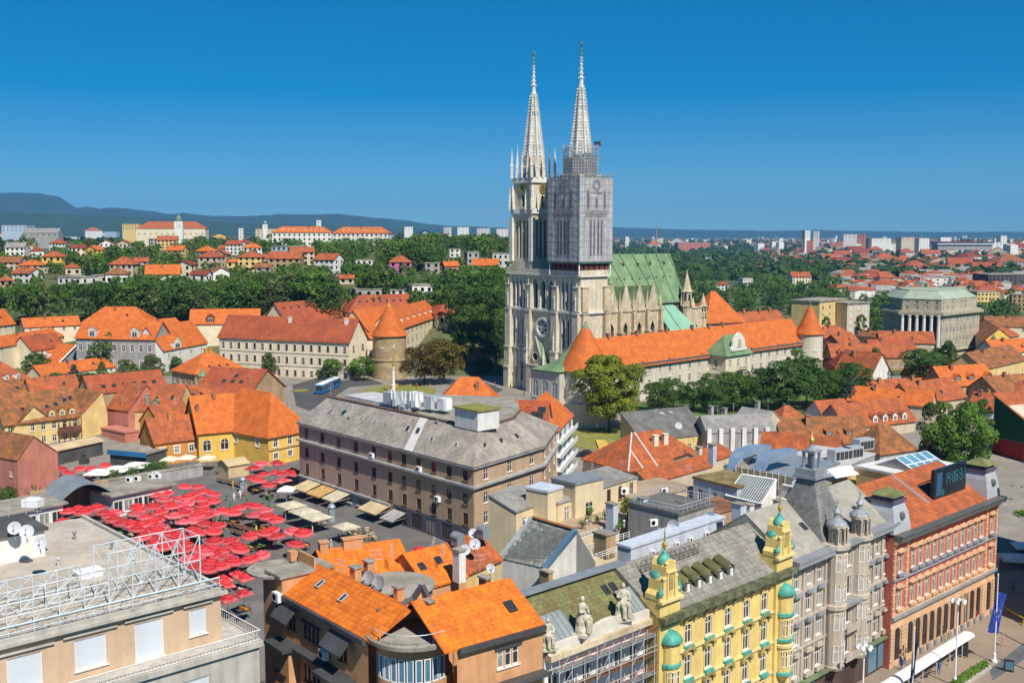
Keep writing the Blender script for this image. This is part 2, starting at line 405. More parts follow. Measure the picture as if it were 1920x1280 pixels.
 def chimney(s,k,u,v,w=.8,d=.6,h=1.6,mat=None):
  p,x,y = s.on(k,u,v); m = MB(); m.box(p-Vector((0,0,.6)),x,w,d,h+.6); m.box(p+Vector((0,0,h+.01)),x,w+.2,d+.2,.15)
  s.th.mb('chimney',m,mat or W_PEACH,parent=None)
 def dormer(s,k,u,v,w=1.6,h=1.5,wall=None,rmat=None,kind='gable'):
  p,x,y = s.on(k,u,v); up = Vector((0,0,1)); out = Vector((y.x,y.y,0));
  back = out.normalized(); sl = y.z/max(.05,out.length); dep = h/max(.2,sl)+.6
  f = p-back*.05; m = MB(); a = f-x*w/2; b = f+x*w/2
  m.add([a,b,b+up*h,a+up*h,a+back*dep,b+back*dep,b+back*dep+up*h,a+back*dep+up*h],[(0,1,2,3),(1,5,6,2),(4,0,3,7)])
  g = h+(w*.4 if kind=='gable' else .3)
  if kind=='gable':m.add([a+up*h,b+up*h,f+up*g],[(0,1,2)])
  o = s.th.mb('dormer',m,wall or W_WHITE)
  r = MB(); q = .15; a2 = a-x*q-back*q; b2 = b+x*q-back*q
  if kind=='gable':
   t0 = f-back*q+up*(g+.1); t1 = t0+back*(dep+1.2)
   r.slab([a2+up*h,t0,t1,a2+up*h+back*(dep+.6)],.1); r.slab([t0,b2+up*h,b2+up*h+back*(dep+.6),t1],.1)
  else:
   r.slab([a2+up*(h+.05),b2+up*(h+.05),b2+up*(h+.4)+back*(dep+.6),a2+up*(h+.4)+back*(dep+.6)],.12)
  s.th.mb('dormer_roof',r,rmat or s.roofo.data.materials[0],parent=o)
  fm,pm = win_meshes(w*.6,h*.75,'plain',FRAME,GLASS,False)
  rz = math.atan2(x.y,x.x); c = f-back*.14+up*.15
  wo_ = s.th.inst('window',fm,c,rz,parent=o); link(bpy.data.objects.new('pane',pm),wo_)
  return o
def sheet_window(th,p,x,y,z,w,h,name,parent=None,frame=None,gl=None):
 m = MB(); t = .1
 def P(a,b,c):return p+x*a+y*b+z*c
 for a0,a1,b0,b1 in((-w/2,w/2,-h/2,-h/2+t),(-w/2,w/2,h/2-t,h/2),(-w/2,-w/2+t,-h/2+t,h/2-t),(w/2-t,w/2,-h/2+t,h/2-t)):
  m.add([P(a0,b0,0),P(a1,b0,0),P(a1,b1,0),P(a0,b1,0),P(a0,b0,.12),P(a1,b0,.12),P(a1,b1,.12),P(a0,b1,.12)],[(4,5,6,7),(0,1,5,4),(1,2,6,5),(2,3,7,6),(3,0,4,7)])
 o = th.mb(name,m,frame or DARK)
 g = MB(); g.quad(P(-w/2+t,-h/2+t,.06),P(w/2-t,-h/2+t,.06),P(w/2-t,h/2-t,.06),P(-w/2+t,h/2-t,.06))
 th.mb('pane',g,gl or GLASS,parent=o); return o
 # ------------------------------------------------------------------ human figure (skin modifier, evaluated once per pose while the scene is empty)
def person_base(pose):
 me = bpy.data.meshes.new('person_base'); st = .16 if pose else .05
 J = [(0,0,.95),(0,0,1.2),(0,0,1.42),(0,0,1.52),(0,-.01,1.66),(.19,0,1.4),(.26,.06*pose,1.12),(.25,-.12*pose-.02,.88),(-.19,0,1.4),(-.26,-.06*pose,1.12),(-.25,.1*pose-.02,.88),(.1,0,.88),(.11,-st,.48),(.11,-st*.6+.02,.08),(.11,-st*.6-.14,.04),(-.1,0,.88),(-.11,st,.48),(-.11,st*1.6,.1),(-.11,st*1.6-.14,.05),(0,0,1.76)]
 E_ = [(0,1),(1,2),(2,3),(3,4),(2,5),(5,6),(6,7),(2,8),(8,9),(9,10),(0,11),(11,12),(12,13),(13,14),(0,15),(15,16),(16,17),(17,18),(4,19)]
 rad = [.15,.14,.15,.06,.11,.07,.05,.04,.07,.05,.04,.1,.07,.05,.045,.1,.07,.05,.045,.07]
 me.from_pydata(J,E_,[]); o = bpy.data.objects.new('tmp',me); COL.objects.link(o); md = o.modifiers.new('s','SKIN'); sv = me.skin_vertices[0].data
 for i,r in enumerate(rad):sv[i].radius = (r,r*(.75 if i<3 else 1)); sv[i].use_root = (i==0)
 ss = o.modifiers.new('b','SUBSURF'); ss.levels = 1
 dg = bpy.context.evaluated_depsgraph_get(); ev = o.evaluated_get(dg); out = bpy.data.meshes.new_from_object(ev); bpy.data.objects.remove(o)
 for i in range(4):out.materials.append(FRAME)
 for f in out.polygons:
  c = f.center; f.material_index = 3 if c.z>1.7 or(c.z>1.6 and c.y>.02)else 2 if c.z>1.5 or(abs(c.x)>.2 and c.z<1.15)else 1 if c.z<.95 else 0
  f.use_smooth = True
 return out
PBASE = [person_base(0),person_base(1)]
# ================================================================== ground, hills, haze
def structure(name,m,mats,smooth=False):
 me = mesh(name,m.V,m.F,mats,m.fm if isinstance(mats,(list,tuple))else None,smooth)
 o = link(bpy.data.objects.new(name,me)); o['kind'] = 'structure'; return o
GRASS = M('meadow_ground',(.05,.09,.025),rough=1,var=.25,scale=.02,fine=.3,c2=(.10,.11,.045))
ASPH = M('asphalt',(.085,.085,.085),rough=.9,var=.12,scale=.25,c2=(.065,.065,.066))
PAVE = M('paving',(.27,.245,.215),rough=.9,var=.1,scale=.15,c2=(.21,.19,.165),fine=3)
MPAVE = M('market_asphalt',(.15,.14,.135),rough=.9,var=.12,scale=.2,c2=(.115,.11,.105),fine=2.5)
LAWN = M('lawn',(.14,.19,.035),rough=1,var=.2,scale=.15,fine=4,c2=(.25,.21,.06))
FOREST = M('forest_hill',(.03,.065,.022),rough=1,var=.3,scale=.012,fine=.06,c2=(.02,.045,.02))
g = MB()
ys = [60]+[90+6*i for i in range(70)]+[520*1.09**i for i in range(42)]
us = [-.75+i*.03 for i in range(51)]
for y in ys:
 for u in us:
  x = u*max(y,120); g.V.append((x,y,tz(x,y)-(.7 if y<366 and-150<x<185 else 0)))
nx = len(us)
for j in range(len(ys)-1):
 for i in range(nx-1):g.F.append((j*nx+i,j*nx+i+1,(j+1)*nx+i+1,(j+1)*nx+i))
structure('ground',g,GRASS,True)
def ridge(name,prof,dist,z0,front,seed):
 m = MB(); rnd = random.Random(seed); n = 160; x0,x1 = prof[0][0],prof[-1][0]
 rows = [(-front,0),(-front*.6,.3),(-front*.3,.62),(-front*.12,.86),(0,1),(front*.15,.8),(front*.6,0)]
 cr = []
 for i in range(n+1):
  px = lerp(x0,x1,i/n); py = interp(px,prof)+rnd.uniform(-.5,.5); cr.append((px,DP(px,py,dist).z))
 jit = [[rnd.uniform(.9,1.1)for i in range(n+1)]for r in rows]
 for k,(dy,f)in enumerate(rows):
  for i,(px,zc)in enumerate(cr):
   ff = f if f in(0,1)else f*lerp(jit[k][i],jit[k][max(0,i-1)],.5)*(1+.16*math.sin(px*.045+k))
   y = dist+dy; x = (px-960)/FPX*dist
   m.V.append((x,y,z0+(zc-z0)*min(1,ff)))
 for k in range(len(rows)-1):
  for i in range(n):
   a = k*(n+1)+i; m.F.append((a,a+1,a+n+2,a+n+1))
 structure(name,m,FOREST,True)
ridge('hills',[(-420,400),(-300,380),(-150,366),(0,362),(35,361),(80,362),(100,370),(128,385),(150,390),(170,387),(200,393),(240,391),(290,396),(325,402),(345,399),(400,405),(470,405),(560,402),(600,402),(640,401),(700,408),(760,413),(800,420),(850,424),(900,425),(990,429),(1060,432)],9500,10,3000,1)
ridge('hills',[(-400,396),(0,396),(60,400),(130,401),(220,406),(300,409),(380,414),(450,419),(520,421),(640,423),(800,432)],6000,20,1800,2)
ridge('hills',[(800,430),(900,427),(1000,428),(1150,426),(1230,429),(1330,431),(1450,433),(1530,431),(1600,433),(1750,435),(2300,434)],12500,0,2500,3)
hz = MB(); hz.prism([(-16000,-50),(16000,-50),(16000,15500),(-16000,15500)],-6,480)
vm_ = bpy.data.materials.new('haze_air'); vm_.use_nodes = True; nn = vm_.node_tree.nodes; nn.remove(nn['Principled BSDF'])
pv = nn.new('ShaderNodeVolumePrincipled'); pv.inputs['Color'].default_value = (.16,.47,.97,1); pv.inputs['Density'].default_value = 6e-5; pv.inputs['Anisotropy'].default_value = 0.0
vm_.node_tree.links.new(pv.outputs[0],nn['Material Output'].inputs['Volume'])
ho = link(bpy.data.objects.new('haze',mesh('haze',hz.V,hz.F,vm_))); ho['kind'] = 'stuff'; tag(ho,'pale blue summer haze lying over the whole town',None,kind='stuff')
# ================================================================== trees
def leafmat(name,c,c2,tr=.33):
 m = M(name,c,rough=.7,var=.22,scale=.22,fine=1.6,c2=c2,obj=True,spec=.2,thr=(.36,.64))
 n = m.node_tree.nodes; l = m.node_tree.links; b = n['Principled BSDF']
 src = b.inputs['Base Color'].links[0].from_socket
 t = n.new('ShaderNodeBsdfTranslucent'); l.new(src,t.inputs[0]); mx = n.new('ShaderNodeMixShader'); mx.inputs[0].default_value = tr
 l.new(b.outputs[0],mx.inputs[1]); l.new(t.outputs[0],mx.inputs[2]); l.new(mx.outputs[0],n['Material Output'].inputs['Surface'])
 return m
L_MID = leafmat('leaf_mid',(0.135,0.235,0.032),(0.06,0.12,0.022))
L_DRK = leafmat('leaf_dark',(0.085,0.16,0.03),(0.04,0.09,0.021))
L_LIT = leafmat('leaf_light',(.27,.30,.03),(.13,.19,.02),.35)
L_OLV = leafmat('leaf_olive',(.16,.20,.055),(.085,.12,.035))
L_BRN = leafmat('leaf_brown',(.19,.12,.02),(.085,.05,.015))
L_CON = leafmat('leaf_conifer',(.022,.05,.022),(.012,.03,.016),.1)
L_BLU = leafmat('leaf_blue_spruce',(.06,.10,.09),(.03,.06,.055),.1)
BARK = M('bark',(.10,.075,.05),rough=.95,var=.25,scale=1.5)
def crown_arrays(seed,kind,nl,leaf):
 """unit crown: height 1 (0..1), half width about .5; leaf-sized quads on many lobes"""
 r = np.random.default_rng(seed); C = []; R = []
 if kind=='round':
  k = 64
  for i in range(k):
   a = r.uniform(0,6.28); z = r.uniform(.10,.90); env = math.sqrt(max(.03,1-((z-.48)/.52)**2)); q = env*.41*math.sqrt(r.uniform(.1,1))
   C.append((q*math.cos(a),q*math.sin(a),z)); R.append(r.uniform(.09,.165))
 elif kind=='lobed': # big rounded clumps round an open middle
  for i in range(30):
   u = -1+2*(i+.5)/30; a = i*2.4+r.uniform(-.3,.3); q = math.sqrt(1-u*u)*r.uniform(.17,.40)
   C.append((q*math.cos(a),q*math.sin(a),.46+u*r.uniform(.3,.42))); R.append(r.uniform(.075,.185))
 elif kind=='tall':
  for i in range(30):
   a = r.uniform(0,6.28); z = r.uniform(.12,.93); env = math.sqrt(max(.03,1-((z-.5)/.5)**2)); q = env*.36*math.sqrt(r.uniform(.05,1))
   C.append((q*math.cos(a),q*math.sin(a),z)); R.append(r.uniform(.08,.13))
 elif kind=='spread':
  for i in range(34):
   a = r.uniform(0,6.28); z = r.uniform(.3,.86); env = math.sqrt(max(.05,1-((z-.45)/.55)**2)); q = env*.42*math.sqrt(r.uniform(.1,1))
   C.append((q*math.cos(a),q*math.sin(a),z)); R.append(r.uniform(.09,.15))
 else: # conifer: drooping whorls
  for i in range(60):
   z = .06+.9*(i/60); q = .44*(1-z)**.8*r.uniform(.5,1); a = i*2.4
   C.append((q*math.cos(a),q*math.sin(a),z)); R.append(.035+.06*(1-z))
 C = np.array(C); R = np.array(R); pr_ = R**2/(R**2).sum()
 idx = r.choice(len(C),nl,p=pr_); d = r.normal(size=(nl,3)); d/=np.linalg.norm(d,axis=1)[:,None]
 d[:,2] = np.where(d[:,2]<-.35,-d[:,2],d[:,2])
 rad = R[idx]*r.uniform(.72,1.08,nl); P = C[idx]+d*rad[:,None]*(np.array([1,1,.85])if kind!='conifer' else np.array([1.2,1.2,.6]))
 nrm = d+r.normal(size=(nl,3))*.45; nrm/=np.linalg.norm(nrm,axis=1)[:,None]
 t = np.cross(nrm,r.normal(size=(nl,3))); t/=np.linalg.norm(t,axis=1)[:,None]; b = np.cross(nrm,t)
 s = leaf*r.uniform(.6,1.3,nl)[:,None]
 V = np.stack([P-t*s,P-b*s*.7+t*s*.1,P+t*s,P+b*s*.7],1).reshape(-1,3)
 return V
_CR = {}
def crown(seed,kind,nl,leaf,mat):
 k = (seed,kind,nl,leaf,mat.name)
 if k in _CR:return _CR[k]
 g0 = (seed,kind,nl,leaf)
 if g0 not in _CR:_CR[g0] = crown_arrays(*g0)
 V = _CR[g0]; n = len(V)//4
 me = bpy.data.meshes.new('crown'); me.vertices.add(n*4); me.vertices.foreach_set('co',V.astype(np.float32).ravel())
 me.loops.add(n*4); me.loops.foreach_set('vertex_index',np.arange(n*4,dtype=np.int32)); me.polygons.add(n)
 me.polygons.foreach_set('loop_start',np.arange(0,n*4,4,dtype=np.int32)); me.polygons.foreach_set('loop_total',np.full(n,4,dtype=np.int32))
 me.update(calc_edges=True); me.materials.append(mat); _CR[k] = me; return me
def trunk_mesh(seed,forks=5):
 k = ('trunk',seed)
 if k in _CR:return _CR[k]
 rnd = random.Random(seed); m = MB(); top = Vector((rnd.uniform(-.02,.02),rnd.uniform(-.02,.02),.42))
 m.lathe((0,0,-.03),[(.034,0),(.024,.12),(.02,.3),(.016,.46)],7)
 for i in range(forks):
  a = 6.28*i/forks+rnd.uniform(-.4,.4); s = Vector((0,0,rnd.uniform(.26,.42))); e = s+Vector((math.cos(a)*.24,math.sin(a)*.24,rnd.uniform(.18,.34)))
  md = lerp(s,e,.5)+Vector((0,0,-.02)); m.bar(s,md,.011,5); m.bar(md,e,.007,5)
 _CR[k] = mesh('trunk',m.V,m.F,BARK); return _CR[k]
MATWORD = {'leaf_mid':'mid green','leaf_dark':'dark green','leaf_light':'bright yellow-green','leaf_olive':'olive green','leaf_brown':'brown-tinged','leaf_conifer':'blackish green','leaf_blue_spruce':'blue-grey'}
NTREE = [0]
def tree_at(base,h,wr,kind,mat,label,group=None,nl=1500,leaf=.035,seed=None,px=None,zscale=1):
 """height h, crown width = wr*h"""
 NTREE[0]+=1
 sd = seed if seed is not None else NTREE[0]%4
 nm = {'conifer':'conifer_tree'}.get(kind,'broadleaf_tree')
 o = link(bpy.data.objects.new(nm,None)); o.location = base; o.rotation_euler = (0,0,(NTREE[0]*2.399)%6.28)
 tag(o,label,'tree',group,px=px)
 c = link(bpy.data.objects.new('crown',crown(sd,kind,nl,leaf,mat)),o); k0 = .10 if kind!='conifer' else .03
 c.location = (0,0,h*k0); c.scale = (wr*h,wr*h,h*(1-k0))
 t = link(bpy.data.objects.new('trunk',trunk_mesh(sd)),o); t.scale = (h*.8,h*.8,h*(.85 if kind!='conifer' else 1.6))
 return o
def tree_px(px,ptop,pbase,wpx,kind,mat,where,group=None,base=None,**kw):
 b = base if base is not None else T(px,pbase)
 h = (pbase-ptop)*b.y/FPX
 return tree_at(b,h,wpx/(pbase-ptop),kind,mat,f'{MATWORD[mat.name]} tree {where}',group,px=px,**kw)
 # ================================================================== far houses
WC = {'white':W_WHITE,'cream':W_CREAM,'yellow':W_YEL,'grey':W_GREY,'beige':W_BEIGE,'blue':W_BLUE,'pink':W_MAG,'tan':W_TAN,'pale yellow':W_YELP,'brick':W_BRICK,'reddish':W_PINK,'dark':R_BITU,'bluegrey':R_ZINC}
RC = {'o':('orange',R_OR),'w':('weathered orange',R_OR2),'r':('red',R_RED),'b':('brown',R_BRN),'d':('dark red',R_DRK),'f':('flat grey',R_CONC),'g':('grey',R_GREY),'s':('blue sheet',W_BLUE)}
HRECT = []
def far_house(px,py,wpx,wall,rf,hr=.45,roof=None,where='on the far hillside',yaw=None,rnd=random.Random(5),dr=.8,dist=None,cat='house',name='house',cols=None,rows=None,desc=None):
 b = DP(px,py,dist)if dist else T(px,py)
 W = wpx*b.y/FPX; ang = rnd.uniform(-.5,.5)if yaw is None else yaw
 ca = abs(math.cos(ang))+dr*abs(math.sin(ang)); W2 = W/ca; h = hr*W
 d = Vector((math.cos(ang),math.sin(ang))); n = Vector((-d.y,d.x)); c = Vector((b.x,b.y))
 A = c-d*W2/2-n*W2*dr*.2; B = A+d*W2
 rn,rm = RC[rf]; kind = roof or('flat' if rf=='f' else rnd.choice(['hx','hx','x','x','y']))
 rh = .35 if kind=='flat' else W2*min(1,dr*1.25)*rnd.uniform(.20,.28)
 if rows is None:rows = max(1,min(9,round(h/3.2)))
 if cols is None:cols = max(2,min(9,round(W2/3.4)))
 rr = [(b.z+.9+h/rows*i*.97,min(1.7,h/rows*.55))for i in range(rows)]
 ws = min(1.5,W2/cols*.45)
 win = {'f':[(cols,rr,ws)],'r':[(max(2,cols//2),rr,ws)],'l':[(max(2,cols//2),rr,ws)]}
 bo = max(0,max(b.z-tz(*(c+d*i+n*j))for i in(-W2/2,W2/2)for j in(-W2*.3,W2*.7)))
 H = House((desc or f'{wall} {cat} with {rn} roof')+' '+where,A,B,W2*dr,b.z-bo-.3,b.z+h,rh,kind,WC[wall],rm,ov=.5 if kind!='flat' else .25,win=win,cat=cat,name=name,winkw=dict(pane=False,sill=False,style='solid',frame=GLASS),px=px)
 if kind!='flat':H.chimney(0,rnd.uniform(.3,.7),.75,1,.8,1.3,W_BRICK)
 hp = (h+rh)/b.y*FPX
 HRECT.append((px-wpx/2,py-hp,px+wpx/2,py)); return H
HL = [(30,480,37,'white','g'),(57,476,27,'cream','o'),(70,482,28,'white','d'),(100,503,38,'yellow','w',.6),(107,470,32,'white','r'),(148,482,30,'cream','d',.6),(174,484,36,'yellow','o'),(137,516,34,'beige','r'),(176,452,38,'white','w',.5),(208,449,24,'blue','f',.6),(130,458,34,'white','f',.4),(260,462,27,'white','f',.8),(292,466,26,'grey','f',.7),(314,468,40,'pale yellow','w'),(348,455,34,'beige','b'),(412,460,28,'yellow','o',.6),(440,478,34,'white','r',.6),(474,481,38,'white','o'),(383,488,40,'grey','o'),(413,494,30,'tan','w',.6),(470,509,46,'pale yellow','w',.6),(438,502,26,'pale yellow','o'),(494,521,34,'grey','b',.6),(535,514,60,'tan','w',.5),(567,498,52,'beige','w',.5),(612,518,54,'white','w',.6),(537,488,64,'blue','f',.4),(347,521,36,'cream','d',.7),(393,503,44,'beige','r',.5),(374,528,36,'white','d',.4),(414,526,38,'white','w'),(306,534,70,'white','o',.3),(230,518,48,'beige','w',.5),(266,506,28,'beige','w',.6),(220,531,46,'white','b',.4),(137,534,68,'white','f',.2),(190,531,32,'beige','f',.45),(45,534,50,'white','w',.45),(12,538,30,'tan','w'),(20,508,42,'beige','b',.4),(57,514,44,'cream','o',.4),(10,453,30,'white','w'),(90,462,28,'white','w'),(232,471,30,'beige','r'),(200,470,30,'white','r'),(330,484,34,'pale yellow','o'),(505,497,30,'beige','r'),(455,466,26,'white','r'),(420,477,26,'white','w'),(751,513,46,'pink','w',.5,'hx'),(683,498,34,'white','f',.3),(810,513,32,'grey','f',.6),(846,513,32,'reddish','o',.5),(886,495,28,'grey','f',.8),(853,483,20,'white','f',.8),(910,507,52,'white','o',.2),(940,498,38,'white','f',.6),(690,558,60,'grey','f',.25),(790,551,50,'white','f',.3),(745,555,26,'white','f',.4),(650,533,30,'beige','w',.4)]
for t in HL:far_house(*t)
HR = [(1501,541,38,'cream','w',.6),(1591,527,30,'grey','r',.5),(1636,548,64,'bluegrey','f',.25),(1778,541,122,'white','f',.17),(1848,572,50,'pale yellow','f',.5),(1914,584,40,'tan','f',.8),(1719,519,46,'white','r',.45,'hx'),(1660,497,40,'cream','w',.35),(1690,505,40,'white','w',.3),(1640,516,36,'white','g',.4),(1880,545,76,'dark','f',.4),(1850,520,60,'beige','r',.3),(1800,512,50,'white','r',.35),(1895,508,60,'grey','b',.3),(1760,506,40,'beige','b',.4),(1822,497,46,'white','d',.35),(1580,492,36,'white','r',.4),(1615,486,30,'cream','d',.4),(1555,497,30,'white','w',.45),(1745,490,36,'white','w',.4),(1870,490,44,'beige','r',.4),(1910,480,40,'white','d',.4),(1700,485,30,'white','r',.4),(1780,482,34,'cream','d',.4),(1840,480,34,'white','w',.4),(1300,470,60,'reddish','f',.25),(1270,462,30,'white','w',.3),(1225,468,26,'white','o',.4),(1325,495,24,'white','f',.5),(1335,585,30,'white','w',.4),(1355,545,24,'white','r',.5),(1440,517,26,'beige','w',.5),(1400,535,26,'white','f',.5)]
for t in HR:far_house(*t,where='in the distant town on the right')
RT = random.Random(11)
for i in range(52):
 far_house(RT.uniform(1560,1935),RT.choice([466,470,474,478,484,492,500,510,522,530]),RT.uniform(18,34),RT.choice(['white','white','beige','cream','grey']),RT.choice('rrwdbwg'),RT.uniform(.3,.5),where='amid the distant red roofs',rnd=RT,rows=1,cols=2)
for px,py,wp,hp,wall,rows in[(1513,447,15,15,'white',8),(1530,447,12,14,'white',8),(1514,473,24,22,'reddish',8),(1604,481,21,24,'white',9),(1639,481,20,24,'white',9),(1668,480,21,23,'white',8),(1730,477,24,30,'white',9),(1750,474,18,26,'grey',8),(1806,476,11,28,'dark',9),(1820,476,11,27,'dark',9),(1880,459,17,17,'white',8),(1594,447,28,8,'white',4),(1615,448,16,9,'reddish',4),(1858,466,30,12,'white',5),(766,431,18,6,'white',3),(838,439,14,13,'white',7),(868,438,24,12,'white',6),(905,441,24,13,'white',6),(942,443,22,14,'white',7),(1175,468,8,24,'white',7),(1650,455,40,8,'white',3),(1700,452,30,7,'beige',3),(1770,459,34,14,'white',5)]:
 far_house(px,py,wp,wall,'f',hp/wp,'flat','standing above the far town',dist=2600 if px>1500 else 3000,cat='tower block',name='tower_block',rows=rows,cols=3)
def far_town():
 m = MB(); rnd = random.Random(3)
 for i in range(2600):
  px = rnd.uniform(1420,1990)if i%4 else rnd.uniform(-40,1420); y = 1700*(1+rnd.random()**1.5*3.6)
  if px<1420 and y<3300:y+=2600
  if px>1560 and i%3==0:y = 900+rnd.random()*1000
  x = (px-960)/FPX*y; z = tz(x,y); ww = rnd.uniform(9,26); hh = rnd.uniform(4,10)if rnd.random()<.93 or y<2200 else rnd.uniform(15,32); a = rnd.uniform(0,1.5)
  m.mi = rnd.choice([0,0,1,2]); d = (math.cos(a),math.sin(a)); m.box((x,y,z-1),d,ww,ww*.6,hh+1)
  if hh<11:
   m.mi = rnd.choice([3,3,4,5]); u = Vector((d[0],d[1],0)); v = Vector((-u.y,u.x,0)); c = Vector((x,y,z+hh)); P = [c-u*ww/2-v*ww*.33,c+u*ww/2-v*ww*.33,c+u*ww/2+v*ww*.33,c-u*ww/2+v*ww*.33]
   m.add(P+[c-u*ww*.4+Vector((0,0,3)),c+u*ww*.4+Vector((0,0,3))],[(0,1,5,4),(2,3,4,5),(1,2,5),(3,0,4)])
 solo('distant_town',m,[W_WHITE,W_CREAM,W_GREY,R_RED,R_OR2,R_GREY],'far-off town of tiny white houses and red roofs at the horizon',None,kind='stuff')
 V = []; rn = np.random.default_rng(4); cs = []
 for i in range(5200):
  px = rn.uniform(-60,1990); y = 1250+5500*rn.random()**1.6
  if px<950 and y<1500:y+=900
  x = (px-960)/FPX*y; cs.append((x,y,tz(x,y),rn.uniform(7,14),rn.uniform(9,17)))
 c = np.array(cs); k = 22; n = len(c)
 d = rn.normal(size=(n,k,3)); d/=np.linalg.norm(d,axis=2)[:,:,None]; d[:,:,2] = abs(d[:,:,2])
 P = c[:,None,:3]+d*np.stack([c[:,3],c[:,3],c[:,4]],1)[:,None,:]*rn.uniform(.7,1.05,(n,k,1))
 nr = d+rn.normal(size=d.shape)*.35; nr/=np.linalg.norm(nr,axis=2)[:,:,None]; t = np.cross(nr,rn.normal(size=d.shape)); t/=np.linalg.norm(t,axis=2)[:,:,None]; b = np.cross(nr,t)
 s = (c[:,3][:,None]*rn.uniform(.25,.5,(n,k)))[:,:,None]
 Q = np.stack([P-t*s,P-b*s,P+t*s,P+b*s],2).reshape(-1,3); nf = len(Q)//4
 me = bpy.data.meshes.new('distant_woods'); me.vertices.add(nf*4); me.vertices.foreach_set('co',Q.astype(np.float32).ravel()); me.loops.add(nf*4); me.loops.foreach_set('vertex_index',np.arange(nf*4,dtype=np.int32))
 me.polygons.add(nf); me.polygons.foreach_set('loop_start',np.arange(0,nf*4,4,dtype=np.int32)); me.polygons.foreach_set('loop_total',np.full(nf,4,dtype=np.int32)); me.update(calc_edges=True)
 me.materials.append(L_DRK); o = link(bpy.data.objects.new('distant_woods',me)); tag(o,'far-off dark woods between the distant houses',None,kind='stuff')
far_town()
# big institutional wings on the hill
for px,py,wp,lab in[(567,469,112,'long white'),(677,469,108,'long white')]:
 H = far_house(px,py,wp,'white','o',.30,'hx','along the hilltop',yaw=.12 if px<600 else-.1,dr=.3,cat='institution',name='institution_building',cols=12,rows=4,desc='long white three-storey institution with orange hipped roof')
 for i in range(8):H.dormer(0,.12+.76*i/7,.45,1.8,1.3,W_CREAM,kind='shed')
H = far_house(655,440,46,'white','o',.1,'hx','behind the hilltop institution',yaw=.2,dr=.8,desc='orange pyramid roofed hall',dist=1080)
H = far_house(322,441,128,'cream','w',.10,'hx','near the domed church',yaw=.1,dr=.3,cols=12,rows=1,dist=1500,desc='long low cream building with weathered orange roof')
H = far_house(247,432,34,'pale yellow','f',.35,'flat','on the skyline',yaw=.1,cols=6,rows=3,dist=1700,desc='pale yellow block')
H = far_house(520,447,80,'beige','f',.22,'flat','below the hills',yaw=.1,dr=.3,cols=9,rows=3,dist=1500,desc='long beige institute with flat roof')
for px,nm in((452,'white'),(598,'white')):
 far_house(px,432 if px>500 else 447,8,'white','f',2.4,'flat','on the skyline left of the institution' if px<500 else 'above the institution roofs',yaw=0,dist=1450,cat='tower',name='slender_tower',cols=1,rows=3,desc='slender white tower')
far_house(30,434,46,'blue','f',.25,'flat','at the left edge of the skyline',yaw=0,dist=1600,cols=6,rows=2,desc='pale turquoise block')
far_house(78,443,66,'grey','g',.1,'x','at the left below the mountain',yaw=.05,dr=.4,dist=1500,cols=6,rows=1,desc='long hall')
def domed_church(px,py,wpx,D,lab,dome):
 b = DP(px,py,D); W = wpx*D/FPX; t = Thing('domed_church',lab,'church',(b.x,b.y,tz(b.x,b.y)))
 m = MB(); m.box((b.x,b.y,tz(b.x,b.y)),(1,.2),W,W,b.z-tz(b.x,b.y)); t.mb('wall',m,W_WHITE)
 m = MB(); m.lathe((b.x,b.y,b.z+.01),[(W*.36,0),(W*.36,W*.25),(W*.34,W*.4),(W*.26,W*.58),(W*.12,W*.68),(W*.04,W*.72),(W*.03,W*.95),(0,W)],14); t.mb('dome',m,dome,smooth=True)
 for i in range(3):
  fm,pm = win_meshes(W*.14,W*.4,'solid',GLASS,None,False); t.inst('window',fm,(b.x-W*.3+i*W*.3,b.y-W*.56+(.0 if i==1 else .02),b.z-W*.7),.2)
domed_church(335,415,15,1450,'white church tower with pale green copper dome on the skyline',R_GRN)
domed_church(497,421,9,1450,'tiny tower with dark onion dome above the beige institute',R_ZINC)
# stadium stand
m = MB(); c = DP(1803,462,1900)
m.box((c.x,c.y,c.z-6),(1,0),95,30,9); m.mi = 1; m.box((c.x,c.y,c.z+3.1),(1,0),99,34,4); m.mi = 2; m.box((c.x,c.y,c.z+7.2),(1,0),99,36,1.5)
solo('stadium_stand',m,[W_GREY,W_BLUE,R_DRK],'distant stadium stand with blue front and dark red roof edge','stadium')
m = MB(); c = DP(1231,428,2600)
for i in range(6):m.bar((c.x,c.y,2+i*12),(c.x,c.y,14+i*12),2.0-i*.2,6)
solo('radio_mast',m,W_PINK,'slim red mast rising beyond the cathedral roof','mast')
